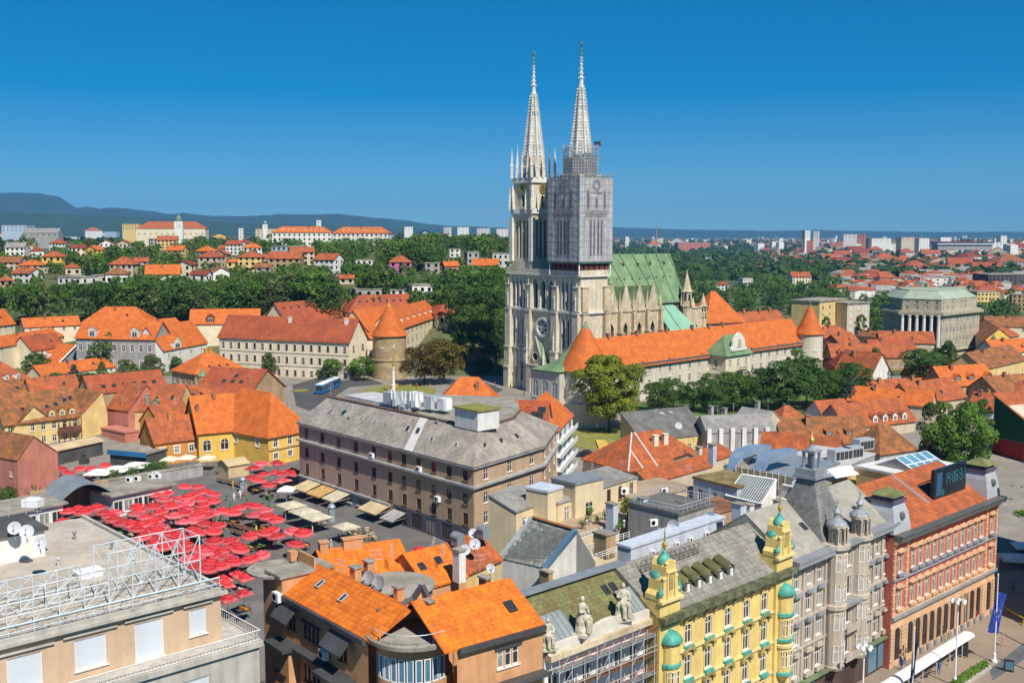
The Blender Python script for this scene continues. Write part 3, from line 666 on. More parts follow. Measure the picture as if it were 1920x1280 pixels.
# ================================================================== trees on the far hill and in the belt
HRX = sorted(HRECT)
def clear(px,top,base,wpx,frac=.72):
 for x0,y0,x1,y1 in HRECT:
  if base>y1-2 and px+wpx*.42>x0 and px-wpx*.42<x1 and top<y1-(y1-y0)*(1-frac)+0:return False
 return True
RG = random.Random(21)
STUFFV = []
def scatter(n,xr,yr,hm,where,group,mats,tries=40,kinds=('round','tall','round','spread'),stuff=False,**kw):
 k = 0
 for i in range(n*tries):
  if k>=n:break
  px = RG.uniform(*xr); pb = RG.uniform(*yr); b = T(px,pb)
  kind = RG.choice(kinds); mat = RG.choice(mats)
  if kind=='conifer':mat = L_CON
  h = RG.uniform(*hm); hp = h/b.y*FPX; wp = hp*(RG.uniform(.75,1.05)if kind in('round','spread')else .55 if kind=='tall' else .42)
  if not clear(px,pb-hp,pb,wp,.45 if stuff else .72):continue
  k+=1
  if stuff:
   g0 = (k%4,kind,kw['nl'],kw['leaf'])
   if g0 not in _CR:_CR[g0] = crown_arrays(*g0)
   a = RG.uniform(0,6.28); V = _CR[g0]*np.array([wp/hp*h,wp/hp*h,h*.95]); ca,sa = math.cos(a),math.sin(a)
   STUFFV.append((mat.name,np.stack([V[:,0]*ca-V[:,1]*sa+b.x,V[:,0]*sa+V[:,1]*ca+b.y,V[:,2]+b.z+h*.05],1)))
  else:
   tree_at(b,h,wp/hp,kind,mat,f'{MATWORD[mat.name]} {"conifer" if kind == "conifer" else "broadleaf tree"} {where}',group,px=px,**kw)
def flush_stuff():
 names = sorted({n for n,v in STUFFV}); V = []; mi = []
 for i,nm in enumerate(names):
  for n,v in STUFFV:
   if n==nm:V.append(v); mi+=[i]*(len(v)//4)
 Q = np.concatenate(V); nf = len(Q)//4
 me = bpy.data.meshes.new('hillside_woods'); me.vertices.add(nf*4); me.vertices.foreach_set('co',Q.astype(np.float32).ravel()); me.loops.add(nf*4); me.loops.foreach_set('vertex_index',np.arange(nf*4,dtype=np.int32))
 me.polygons.add(nf); me.polygons.foreach_set('loop_start',np.arange(0,nf*4,4,dtype=np.int32)); me.polygons.foreach_set('loop_total',np.full(nf,4,dtype=np.int32))
 for nm in names:me.materials.append(MATS[nm])
 me.polygons.foreach_set('material_index',np.array(mi,dtype=np.int32)); me.update(calc_edges=True)
 o = link(bpy.data.objects.new('hillside_woods',me)); tag(o,'dense small trees and bushes massed between the far houses',None,kind='stuff')
GRN = [L_MID,L_MID,L_DRK,L_DRK,L_OLV,L_MID]
scatter(58,(-20,660),(590,618),(17,23),'in the belt below the hillside','trees of the belt',[L_MID,L_MID,L_DRK,L_OLV],nl=1700,leaf=.03)
scatter(30,(-20,680),(558,590),(12,17),'just above the tree belt','trees above the belt',GRN,nl=1300,leaf=.032)
scatter(26,(-20,680),(470,548),(9,13),'among the hillside houses','trees among the hillside houses',GRN,kinds=('round','tall','round'),nl=800,leaf=.045)
scatter(22,(-20,680),(460,548),(9,15),'among the hillside houses','conifers among the hillside houses',GRN,kinds=('conifer',),nl=800,leaf=.045)
scatter(46,(640,960),(470,560),(11,17),'on the slope left of the cathedral','trees on the slope left of the cathedral',GRN,nl=1000,leaf=.04)
scatter(10,(640,820),(545,572),(12,16),'behind the old school block','trees behind the school block',[L_MID,L_DRK],nl=1500,leaf=.033)
scatter(26,(820,950),(556,630),(14,19),'between the school roofs and the cathedral','trees behind the school block',[L_MID,L_DRK,L_DRK],nl=1500,leaf=.033)
scatter(34,(1150,1560),(500,560),(15,21),'in the park right behind the cathedral','park trees behind the cathedral',GRN,nl=1000,leaf=.04)
scatter(26,(1290,1660),(560,640),(13,17),'behind the palace','trees behind the palace',[L_DRK,L_DRK,L_MID],nl=1300,leaf=.035)
ST = dict(stuff=True,nl=420,leaf=.06)
scatter(420,(-20,680),(446,565),(7,13),'',None,GRN,tries=14,**ST)
scatter(60,(-20,640),(440,470),(10,16),'',None,GRN,**ST)
scatter(230,(620,960),(450,600),(10,16),'',None,GRN,**ST)
scatter(300,(1140,1580),(468,580),(10,18),'',None,GRN,**ST)
scatter(230,(1480,1940),(462,610),(8,14),'',None,GRN,**ST)
scatter(160,(640,960),(500,575),(4,8),'',None,GRN,stuff=True,nl=260,leaf=.08)
scatter(200,(-20,660),(470,575),(4,8),'',None,GRN,stuff=True,nl=260,leaf=.08)
flush_stuff()
# ================================================================== cathedral
STONE = M('pale_limestone',(.67,.60,.47),rough=.9,var=.11,scale=.25,c2=(.54,.47,.35),stain=.16,fine=2.5)
STONE2 = M('weathered_sandstone',(.62,.52,.36),rough=.9,var=.14,scale=.4,c2=(.46,.37,.24),stain=.22,fine=2.5)
STONEW = M('new_white_stone',(.72,.69,.63),rough=.85,var=.07,scale=.4,stain=.1)
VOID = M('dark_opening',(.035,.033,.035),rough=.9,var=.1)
SHEETM = M('scaffold_sheeting',(.46,.45,.46),rough=.7,var=.1,scale=.5,c2=(.36,.35,.365),stain=.15)
PRINT = M('printed_grey_violet',(.255,.245,.265),rough=.7,var=.12,scale=.5)
PRINT2 = M('printed_dark_violet',(.11,.10,.14),rough=.7,var=.1)
GOLD = M('gilding',(.75,.48,.10),rough=.35,metal=.7,var=.05)
KO = Vector((13.95,338.5)); KE = Vector((.768,.640)); KS = Vector((.640,-.768)); KZ = 9.4
def K(a,b,z=0):p = KO+KE*a+KS*b; return Vector((p.x,p.y,z))
def K2(a,b):return KO+KE*a+KS*b
cath = Thing('cathedral','twin-spired pale stone gothic cathedral with green copper nave roof','cathedral',K(10,0,KZ))
def kbox(m,a0,a1,b0,b1,z0,z1):m.prism([K2(a0,b1),K2(a1,b1),K2(a1,b0),K2(a0,b0)],z0,z1)
def lancets(m,v,p0,p1,z0,z1,ops,rec=.7):
 """stone panel with pointed openings; the dark depth goes into v"""
 p0 = Vector((p0[0],p0[1])); p1 = Vector((p1[0],p1[1])); L = (p1-p0).length; d = (p1-p0)/L; nr = Vector((d.y,-d.x))
 wall_panel(m,p0,p1,z0,z1,ops,rec)
 for u0,u1,a,b in ops:
  um = (u0+u1)/2; hh = min((u1-u0)*.9,(b-a)*.3)
  for ue in(u0,u1):
   P = [p0+d*ue-nr*.03,p0+d*um-nr*.03]
   m.add([(P[0].x,P[0].y,b-hh),(P[1].x,P[1].y,b),(P[0].x,P[0].y,b)],[(0,1,2)if ue==u1 else(0,2,1)])
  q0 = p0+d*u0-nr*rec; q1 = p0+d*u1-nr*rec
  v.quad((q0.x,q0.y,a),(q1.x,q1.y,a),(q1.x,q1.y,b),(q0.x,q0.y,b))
def pinnacle(c,z0,h,r,mat=STONEW,name='pinnacle',n=4,crock=True):
 m = MB(); m.lathe((c.x,c.y,z0),[(r,0),(r,h*.38),(r*1.25,h*.40),(r*1.25,h*.44),(r*.8,h*.46),(r*.12,h*.95),(r*.3,h*.96),(r*.3,h*.985),(0,h)],n,a0=.7,a1=.7+2*math.pi)
 if crock:
  for k in range(4):
   for j in range(n):
    a = .7+2*math.pi*j/n; t = .52+k*.1; rr = r*.8*(1-(t-.46)/.5)+r*.12
    m.box((c.x+rr*math.cos(a),c.y+rr*math.sin(a),z0+h*t),(math.cos(a),math.sin(a)),r*.35,r*.3,r*.35)
 cath.mb(name,m,mat)
AF = -5.4 # front plane of the facade
# --- facade body with tower bases: three storeys
m = MB(); v = MB()
def W(b):return K2(AF,b) # points along the west front, left (north) to right (south): b from -17 to 17
lev = [(KZ,22.6),(22.6,35.2),(35.2,46.4)]
# north tower bay, centre bay, south tower bay
lancets(m,v,W(-17),W(-6.5),KZ,22.6,[(3.2,4.2,12,18.5),(6.2,7.2,12,18.5)],.5)
lancets(m,v,W(6.5),W(17),KZ,22.6,[(3.2,4.2,12,18.5),(6.2,7.2,12,18.5)],.5)
lancets(m,v,W(-6.5),W(6.5),KZ,22.6,[(4.2,8.8,9.5,17.4)],2.2)
lancets(m,v,W(-17),W(-6.5),22.6,35.2,[(2.6,3.6,24,33),(4.8,5.6,24,33),(6.8,7.8,24,33)],.4)
lancets(m,v,W(6.5),W(17),22.6,35.2,[(2.6,3.6,24,33),(4.8,5.6,24,33),(6.8,7.8,24,33)],.4)
wall_panel(m,W(-6.5),W(6.5),22.6,35.2)
lancets(m,v,W(-17),W(-6.5),35.2,46.4,[(2.2,3.0,36,44.5),(4.0,4.8,36,44.5),(5.8,6.6,36,44.5),(7.6,8.4,36,44.5)],.45)
lancets(m,v,W(6.5),W(17),35.2,46.4,[(2.2,3.0,36,44.5),(4.0,4.8,36,44.5),(5.8,6.6,36,44.5),(7.6,8.4,36,44.5)],.45)
lancets(m,v,W(-6.5),W(6.5),35.2,46.4,[(1.7,3.9,36,45),(5.4,7.6,36,45),(9.1,11.3,36,45)],1.2)
for p,q in((K2(AF,17),K2(6,17)),(K2(6,17),K2(6,-17)),(K2(6,-17),K2(AF,-17))):wall_panel(m,p,q,KZ,46.4)
cath.mb('facade',m,STONE); cath.mb('dark_openings',v,VOID)
m = MB()
for b in(-15.6,-13.4,-11.4,-9.4,8.6,10.4,12.4,14.4):kbox(m,AF-.22,AF,b,b+.35,10,46)
for b in(-3.55,.0,3.55):kbox(m,AF-.25,AF,b-1.6,b-1.25,35.6,45.4); kbox(m,AF-.25,AF,b+1.25,b+1.6,35.6,45.4)
cath.mb('blind_tracery',m,STONEW)
for z,o,h in((22.4,.45,.5),(35.0,.6,.7),(46.3,.7,.6)):
 m = MB(); kbox(m,AF-o,6+o*.5,-17-o,17+o,z,z+h); cath.mb('string_course',m,STONEW if z>30 else STONE)
m = MB() # balustrade
for a0,a1,b0,b1 in((AF-.6,AF-.35,-17.5,17.5),(AF-.3,6,17.2,17.5),(AF-.3,6,-17.5,-17.2)):kbox(m,a0,a1,b0,b1,46.95,48.3)
cath.mb('balustrade',m,STONE)
# stepped buttresses
def buttress(b,a=AF,south=False,steps=((KZ,16,1.9),(16,22.6,1.6),(22.6,35,1.3),(35.7,43,1.0)),w=1.25,mat=STONE):
 m = MB()
 for z0,z1,pr in steps:
  if south:kbox(m,a-w,a+w,b,b+pr,z0,z1); kbox(m,a-w-.12,a+w+.12,b,b+pr+.2,z1+.004,z1+.35)
  else:kbox(m,a-pr,a,b-w,b+w,z0,z1); kbox(m,a-pr-.2,a,b-w-.12,b+w+.12,z1+.004,z1+.35)
 cath.mb('buttress',m,mat)
for b in(-16.2,-6.3,6.3,15.9):buttress(b)
for a in(AF+1.3,5.2):buttress(17,a,True,mat=STONE2)
buttress(-18.6,AF+1.4,True)
for b in(-16.2,-6.3,6.3,15.9):pinnacle(K(AF-.7,b,0),36,9,.5)
for b in(-6.3,6.3):pinnacle(K(AF-1.0,b,0),23.2,9.5,.55)
# rose window
def disc_ring(m,c,r0,r1,z_c,out,depth=.6,n=28,mi=0):
 m.mi = mi
 P = []
 for k,(r,o)in enumerate(((r0,out),(r1,out),(r1,out-depth),(r0,out-depth))):
  for i in range(n):
   t = 2*math.pi*i/n; q = K(AF-o,c+r*math.cos(t),z_c+r*math.sin(t)); P.append(q)
 F = []
 for k in range(4):
  for i in range(n):F.append((k*n+i,k*n+(i+1)%n,((k+1)%4)*n+(i+1)%n,((k+1)%4)*n+i))
 m.add(P,F)
RZ = 30.0
m = MB(); disc_ring(m,0,2.5,3.2,RZ,.55); disc_ring(m,0,2.25,2.51,RZ,.3)
for i in range(6):
 t = math.pi/3*i; m.bar(K(AF-.15,0,RZ),K(AF-.15,2.5*math.cos(t),RZ+2.5*math.sin(t)),.14)
 disc_ring(m,1.55*math.cos(t+.52),.55,.78,RZ+1.55*math.sin(t+.52),.25,.3,10)
ro = cath.mb('rose_window',m,STONEW)
m = MB(); P = [K(AF-.06,2.5*math.cos(2*math.pi*i/24),RZ+2.5*math.sin(2*math.pi*i/24))for i in range(24)]; m.add(P,[tuple(range(24))])
cath.mb('rose_glass',m,VOID,parent=ro)
# portal with steep gable
m = MB()
for s in(-1,1):
 m.bar(K(AF-3.2,s*3.7,18.2),K(AF-3.2,0,27.4),.26,4)
 kbox(m,AF-3.6,AF,s*3.2-.9,s*3.2+.9,KZ,18.2)
m.add([K(AF-3.0,-3.5,18.2),K(AF-3.0,3.5,18.2),K(AF-3.0,0,26.9),K(AF,-3.5,18.2),K(AF,3.5,18.2),K(AF,0,25.6)],[(0,1,2)])
kbox(m,AF-3.7,AF-.01,-4.3,4.3,17.9,18.45)
po = cath.mb('portal',m,STONE)
m = MB(); m.add([K(AF-3.0,-3.5,18.3),K(AF-3.0,3.5,18.3),K(AF-3.0,0,26.7),K(AF,-3.5,18.3),K(AF,3.5,18.3),K(AF,0,24.6)],[(0,2,5,3),(1,4,5,2)]); cath.mb('portal_roof',m,R_GRN,parent=po)
m = MB()
disc_ring(m,0,1.25,1.6,20.9,3.3,.4,16)
cath.mb('portal_oculus',m,STONE,parent=po)
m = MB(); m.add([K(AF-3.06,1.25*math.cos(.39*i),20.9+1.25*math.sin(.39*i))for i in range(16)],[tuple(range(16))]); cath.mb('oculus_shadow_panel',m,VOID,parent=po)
for s in(-1,1):pinnacle(K(AF-3.3,s*4.0,0),18.4,6,.45)
m = MB();
for i in range(9):
 t = math.pi*i/8
 if i:m.bar(K(AF-3.4,2.2*math.cos(t0),14.4+3.0*math.sin(t0)),K(AF-3.4,2.2*math.cos(t),14.4+3.0*math.sin(t)),.3)
 t0 = t
cath.mb('portal_arch',m,STONE,parent=po)
# --- towers above the gallery
def tower_stage(bc,w,z0,z1,ops,mat=STONE,rec=.8,front_extra=True):
 m = MB(); v = MB(); h = w/2
 F4 = [(K2(-h,bc-h),K2(-h,bc+h)),(K2(-h,bc+h),K2(h,bc+h)),(K2(h,bc+h),K2(h,bc-h)),(K2(h,bc-h),K2(-h,bc-h))]
 for p,q in F4:lancets(m,v,p,q,z0,z1,ops,rec)
 o = cath.mb('tower_wall',m,mat); cath.mb('tower_openings',v,VOID,parent=o); return o
def tower(bc,full):
 w = 9.6; h = w/2
 m = MB(); kbox(m,-h-.3,h+.3,bc-h-.3,bc+h+.3,46.9,50.6); cath.mb('tower_plinth',m,STONE)
 tower_stage(bc,w,50.6,65.6,[(1.75,2.65,52,63.5),(3.3,4.4,51.6,64),(5.2,6.3,51.6,64),(6.95,7.85,52,63.5)])
 m = MB(); kbox(m,-h-.5,h+.5,bc-h-.5,bc+h+.5,65.6,66.1); kbox(m,-h-.35,h+.35,bc-h-.35,bc+h+.35,66.11,67.2); cath.mb('tower_gallery',m,STONEW)
 if not full:
  m = MB(); kbox(m,-h+.3,h-.3,bc-h+.3,bc+h-.3,67.2,77); cath.mb('tower_wall',m,STONE)
 else:
  tower_stage(bc,w-.7,67.2,75.4,[(3.75,5.15,68,71.8)],rec=.6)
  m = MB(); kbox(m,-h-.2,h+.2,bc-h-.2,bc+h+.2,75.4,75.9); kbox(m,-h-.05,h+.05,bc-h-.05,bc+h+.05,75.91,77); cath.mb('tower_gallery',m,STONEW)
  for k,(a,b,oa,ob)in enumerate(((-h+.35,bc,-1,0),(0,bc+h-.35,0,1))):
   c = K(a+oa*.12,b+ob*.12,73.6); ax = KS if oa else KE
   def ring(r0,r1,o0,o1,n=20):
    P = []
    for r,o in((r0,o1),(r1,o1),(r1,o0),(r0,o0)):
     for i in range(n):
      t = 2*math.pi*i/n; q = Vector((c.x,c.y))+ax*r*math.cos(t)+(-KE if oa else KS)*o; P.append((q.x,q.y,c.z+r*math.sin(t)))
    return P,[(kk*n+i,kk*n+(i+1)%n,((kk+1)%4)*n+(i+1)%n,((kk+1)%4)*n+i)for kk in range(4)for i in range(n)]
   m = MB(); m.add(*ring(.05,1.35,0,.1)); co = cath.mb('clock_face',m,R_BITU)
   m = MB(); m.add(*ring(1.25,1.5,0,.22)); m.add(*ring(.75,.9,0,.16))
   for i in range(12):
    t = math.pi/6*i; q = [Vector((c.x,c.y))+ax*r*math.cos(t)+(-KE if oa else KS)*.14 for r in(.9,1.25)]
    m.bar((q[0].x,q[0].y,c.z+.9*math.sin(t)),(q[1].x,q[1].y,c.z+1.25*math.sin(t)),.05)
   cath.mb('clock_ring',m,GOLD,parent=co)
   # corner buttresses and pinnacles
 for sa in(-1,1):
  for sb in(-1,1):
   if sa>0 and sb<0:continue
   m = MB(); kbox(m,sa*h-.75,sa*h+.75,bc+sb*h-.75,bc+sb*h+.75,50.6,64.5)
   if full:kbox(m,sa*h-.5,sa*h+.5,bc+sb*h-.5,bc+sb*h+.5,67.2,74.5)
   cath.mb('corner_pier',m,STONEW)
   if full:
    pinnacle(K(sa*(h+.6),bc+sb*(h+.6)),66.8,7,.42)
    pinnacle(K(sa*(h+.1),bc+sb*(h+.1)),76.9,9.5,.6)
 if full:
  for a,b in((-h,-2.6),(-h,2.6),(-2.6,h),(2.6,h),(h,0),(0,-h),(-h,0),(0,h),(-3.6,-3.6),(-3.6,3.6),(3.6,3.6)):pinnacle(K(a,bc+b),77,8 if abs(a)!=3.6 else 10.5,.42)
  for a,b in((-h-.9,-h+2),(-h-.9,h-2),(-h+2,h+.9),(h-2,h+.9)):pinnacle(K(a,bc+b),66.8,6.5,.3)
  # octagonal drum and openwork spire
 rb = 4.1; z0 = 77; ztop = 103.2; ang = [math.pi/8+math.pi/4*i for i in range(8)]
 def OP(r,i,z):a = ang[i%8]; return K(r*math.cos(a),bc+r*math.sin(a),z)
 def rad(z):return lerp(rb,.75,(z-z0)/(ztop-z0))if z<ztop else .75
 rib = MB(); lat = MB(); rings = MB(); cr = MB()
 zs = [77,81.5,85.2,88.4,91.3,93.9,96.3,98.6,100.9,103.2]
 for i in range(8):
  for za,zb in zip(zs,zs[1:]):rib.bar(OP(rad(za),i,za),OP(rad(zb),i,zb),lerp(.36,.2,(za-77)/26),4)
  z = 78
  while z<103:
   p = OP(rad(z)+.3,i,z); cr.box(p,(p.x-K(0,bc).x,p.y-K(0,bc).y),.55,.36,.42); z+=.95
 RL = []
 for za,zb in zip(zs,zs[1:]):
  rings = MB(); RL.append(rings)
  for i in range(8):
   rings.bar(OP(rad(za),i,za),OP(rad(za),i+1,za),.26,4)
   for t in(.22,.5,.78):
    if zb>97 and t!=.5:continue
    lat.bar(lerp(OP(rad(za),i,za),OP(rad(za),i+1,za),t),lerp(OP(rad(zb),i,zb),OP(rad(zb),i+1,zb),t),.3 if t!=.5 else .17,4)
   zt = lerp(za,zb,.72)
   lat.bar(OP(rad(zt),i,zt),OP(rad(zt),i+1,zt),.3,4)
 sp = cath.mb('spire',rib,STONEW); cath.mb('tracery',lat,STONEW,parent=sp)['kind'] = 'stuff'; [cath.mb('ring_course',r_,STONEW,parent=sp)for r_ in RL]; cath.mb('crockets',cr,STONEW,parent=sp)['kind'] = 'stuff'
 c = K(0,bc)
 m = MB(); m.lathe((c.x,c.y,0),[(.75,103.1),(1.05,103.3),(1.05,103.9),(.7,104),(.62,106),(.8,106.1),(.8,106.4),(.5,106.6),(.34,110),(.5,110.1),(.5,110.4),(.28,110.6),(.18,113)],8)
 for z,r in((106.2,.85),(107.5,.65),(108.8,.55),(111.2,.4),(112,.36)):
  for i in range(8):p = OP(r,i,z); m.box(p,(p.x-c.x,p.y-c.y),.25,.22,.3)
 cath.mb('spire_shaft',m,STONEW,parent=sp)
 m = MB(); m.lathe((c.x,c.y,0),[(.3,112.8),(.45,113.2),(.24,113.5),(.22,117.2)],6); m.bar(K(0,bc-.8,116.1),K(0,bc+.8,116.1),.22); m.lathe((c.x,c.y,113.9),[(0,0),(.5,.4),(0,.8)],6)
 cath.mb('finial_cross',m,R_GRN,parent=sp)
 if full: # lower drum windows
  m = MB(); v = MB()
  for i in range(8):
   p = OP(rb-.35,i+1,77); q = OP(rb-.35,i,77)
   L = (p-q).length; lancets(m,v,(p.x,p.y),(q.x,q.y),77,83.5,[(L/2-.5,L/2+.5,77.8,82.3)],.3)
  o = cath.mb('spire_drum',m,STONE); cath.mb('drum_openings',v,VOID,parent=o)
tower(-11,True); tower(11,False)
# --- nave, gables, roofs
m = MB(); v = MB(); NB = 14.2
ops = []
for a in(10.9,17.1,23.4,29.7):ops.append((a-6-.95,a-6+.95,21.5,31.2))
lancets(m,v,K2(6.01,NB),K2(35,NB),KZ,35,ops,.7)
wall_panel(m,K2(35,NB),K2(35,8),KZ,35); wall_panel(m,K2(35,8),K2(53,8),KZ,36.4); wall_panel(m,K2(53,8),K2(58,0),KZ,36.4); wall_panel(m,K2(58,0),K2(53,-8),KZ,36.4); wall_panel(m,K2(53,-8),K2(6,-NB),KZ,35)
o = cath.mb('nave_wall',m,STONE2); cath.mb('nave_window_glass',v,VOID,parent=o)
m = MB(); kbox(m,6.02,35.3,13.9,NB+.35,34.6,35.1); kbox(m,35.31,53.2,7.7,8.4,36.2,36.7); cath.mb('string_course',m,STONE2)
for a in(10.9,17.1,23.4,29.7):
 m = MB(); g = NB+.2; t = .6
 tri = [(a-2.5,35.1),(a+2.5,35.1),(a+.15,43),(a-.15,43)]
 P = [K(x,g,z)for x,z in tri]+[K(x,g-t,z)for x,z in tri]
 m.add(P,[(0,1,2,3),(7,6,5,4),(1,5,6,2),(0,3,7,4),(3,2,6,7)])
 for s in(-1,1):m.bar(K(a+s*2.6,g-.2,35.2),K(a,g-.2,43.3),.22)
 o = cath.mb('gable',m,STONE2)
 m = MB(); kbox(m,a-.32,a+.32,g+.005,g+.06,37,40.4); cath.mb('gable_niche',m,TRIM,parent=o)
 m = MB(); m.lathe(K(a,g-.2,43),[(.2,0),(.12,.8),(.4,1),(.12,1.25),(0,1.7)],5); cath.mb('gable_finial',m,STONE2,parent=o)
 m = MB(); q = [K(a-2.5,g-.6,35.1),K(a,g-.6,42.6),K(a+2.5,g-.6,35.1)]; r_ = K(a,8.3,42.4)
 m.add([q[0],q[1],q[2],r_,K(a-2.5,13.2,35.4),K(a+2.5,13.2,35.4)],[(0,1,3,4),(1,2,5,3)]); cath.mb('gable_roof',m,R_GRN,parent=o)
for a in(7.6,14,20.25,26.55,32.9):
 m = MB(); kbox(m,a-.65,a+.65,NB,NB+2.0,KZ,28); kbox(m,a-.6,a+.6,NB,NB+1.3,28,34.5); kbox(m,a-.85,a+.85,NB,NB+2.2,27.8,28.2)
 cath.mb('buttress',m,STONE2); pinnacle(K(a,NB+.5),35,6.2,.5,STONE2)
RW = .16
def roof_sheet(P,name='nave_roof'):
 m = MB(); m.slab(P,.3); return cath.mb(name,m,R_GRN)
rf = roof_sheet([K(5,13.6,36),K(35,13.6,36),K(35,0,52.5),K(5,0,52.5)])
rf2 = roof_sheet([K(35,9,36.4),K(52,9,36.4),K(53.5,0,52.4),K(35,0,52.4)])
roof_sheet([K(5,0,52.5),K(53.5,0,52.4),K(52,-13.6,36),K(5,-13.6,36)]); roof_sheet([K(52,9,36.4),K(59,0,36.4),K(53.5,0,52.4)]); roof_sheet([K(59,0,36.4),K(52,-9,36.4),K(53.5,0,52.4)])
for i in range(8):
 a = 9.2+6.05*i; lo = (13.4,36.4)if a<35 else(8.8,36.9)
 m = MB(); m.bar(K(a+.8,lo[0],lo[1]),K(a+.8,.1,52.75),.16); cath.mb('roof_seam',m,R_GRN,parent=rf)
def hatch(a,t,s):
 lo = (13.6,36)if a<35 else(9,36.4); b = lerp(lo[0],0,t); z = lerp(lo[1],52.5,t)
 m = MB(); kbox(m,a-s/2,a+s/2,b-s,b+s*.35,z,z+s*1.1); o = cath.mb('roof_hatch',m,R_GRN,parent=rf)
 m = MB(); kbox(m,a-s*.35,a+s*.35,b+s*.36,b+s*.42,z+s*.12,z+s*.95); cath.mb('hatch_opening',m,VOID,parent=rf)
for i in range(6):hatch(13+7*i,.77,.9)
for i in range(12):hatch(9.8+3.55*i,.5,.5)
# sacristy roof, choir turrets
m = MB(); m.slab([K(36,17,27),K(50,17,27),K(46,8.1,35.6),K(36,8.1,35.6)],.3); so = cath.mb('sacristy_roof',m,M('fresh_green_copper',(.22,.43,.30),rough=.55,var=.06,scale=.3))
m = MB(); kbox(m,36.2,49,8.1,16.3,KZ,27); cath.mb('sacristy_wall',m,STONE2)
m = MB(); m.bar(K(41,16.8,27.4),K(41,8.2,36),.1); cath.mb('roof_seam',m,R_GRN,parent=so)
for a,b,z1,r,h in((50.5,10.5,36.5,1.9,10.5),(58,11.5,32.5,1.4,6.5),(55,9.5,32,1.1,5.5)):
 c = K(a,b); m = MB(); m.lathe((c.x,c.y,KZ),[(r,0),(r,z1-KZ-2),(r*1.15,z1-KZ-1.9),(r*1.15,z1-KZ-1.4),(r*.95,z1-KZ-1.3),(r*.95,z1-KZ+h*.28),(r*1.15,z1-KZ+h*.29),(r*1.15,z1-KZ+h*.33),(r*.9,z1-KZ+h*.34),(.12,z1-KZ+h*.93),(.3,z1-KZ+h*.95),(0,z1-KZ+h)],8)
 o = cath.mb('stair_turret',m,STONE2)
 m = MB()
 for i in range(8):
  t = math.pi/4*i+math.pi/8; m.box((c.x+r*.9*math.cos(t),c.y+r*.9*math.sin(t),z1+.3),(-math.sin(t),math.cos(t)),r*.35,.2,h*.2)
 cath.mb('turret_opening',m,VOID,parent=o)
 for i in range(4):t = math.pi/2*i+.6; pinnacle(Vector((c.x+r*1.25*math.cos(t),c.y+r*1.25*math.sin(t),0)),z1-1.4,h*.42,.3,STONE2,'turret_pinnacle',crock=False)
m = MB(); v = MB(); lancets(m,v,K2(50,12),K2(59.5,12),KZ,34,[(3.5,4.6,25,28.5)],.4); wall_panel(m,K2(59.5,12),K2(59.5,0),KZ,34); kbox(m,50,59.7,11.6,12.3,34.01,34.6); o = cath.mb('apse_wall',m,STONE2); cath.mb('apse_window',v,VOID,parent=o)
# --- scaffold wrap round the south tower
wrap = Thing('scaffold_wrap','grey sheeting printed with the tower facade, wrapped round the right tower','scaffold cover',K(0,11,49))
h = 7.0; bc = 11; Z0,Z1 = 50.9,76.3
WF = [(K2(-h,bc-h),K2(-h,bc+h)),(K2(-h,bc+h),K2(h,bc+h)),(K2(h,bc+h),K2(h,bc-h)),(K2(h,bc-h),K2(-h,bc-h))]
for p,q in WF:
 d = (q-p).normalized(); nr = Vector((d.y,-d.x)); zz = [Z0,55.5,60,64.3,67.6,71.8,Z1]
 for i in range(3):
  for z0_,z1_ in zip(zz,zz[1:]):
   a = p+d*(14*i/3+.03); b = p+d*(14*(i+1)/3-.03); n_ = 6; m = MB(); rn = random.Random(int(z0_*7+i))
   for k in range(n_+1):
    c = lerp(a,b,k/n_)+nr*(.05*math.sin(k*math.pi/n_*2)+rn.uniform(-.02,.02))*(0 if k in(0,n_)else 1)
    m.V+=[(c.x,c.y,z0_+.03),(c.x,c.y,z1_-.03)]
   for k in range(n_):m.F.append((2*k,2*k+2,2*k+3,2*k+1)); m.fm.append(0)
   wrap.mb('sheet',m,SHEETM)
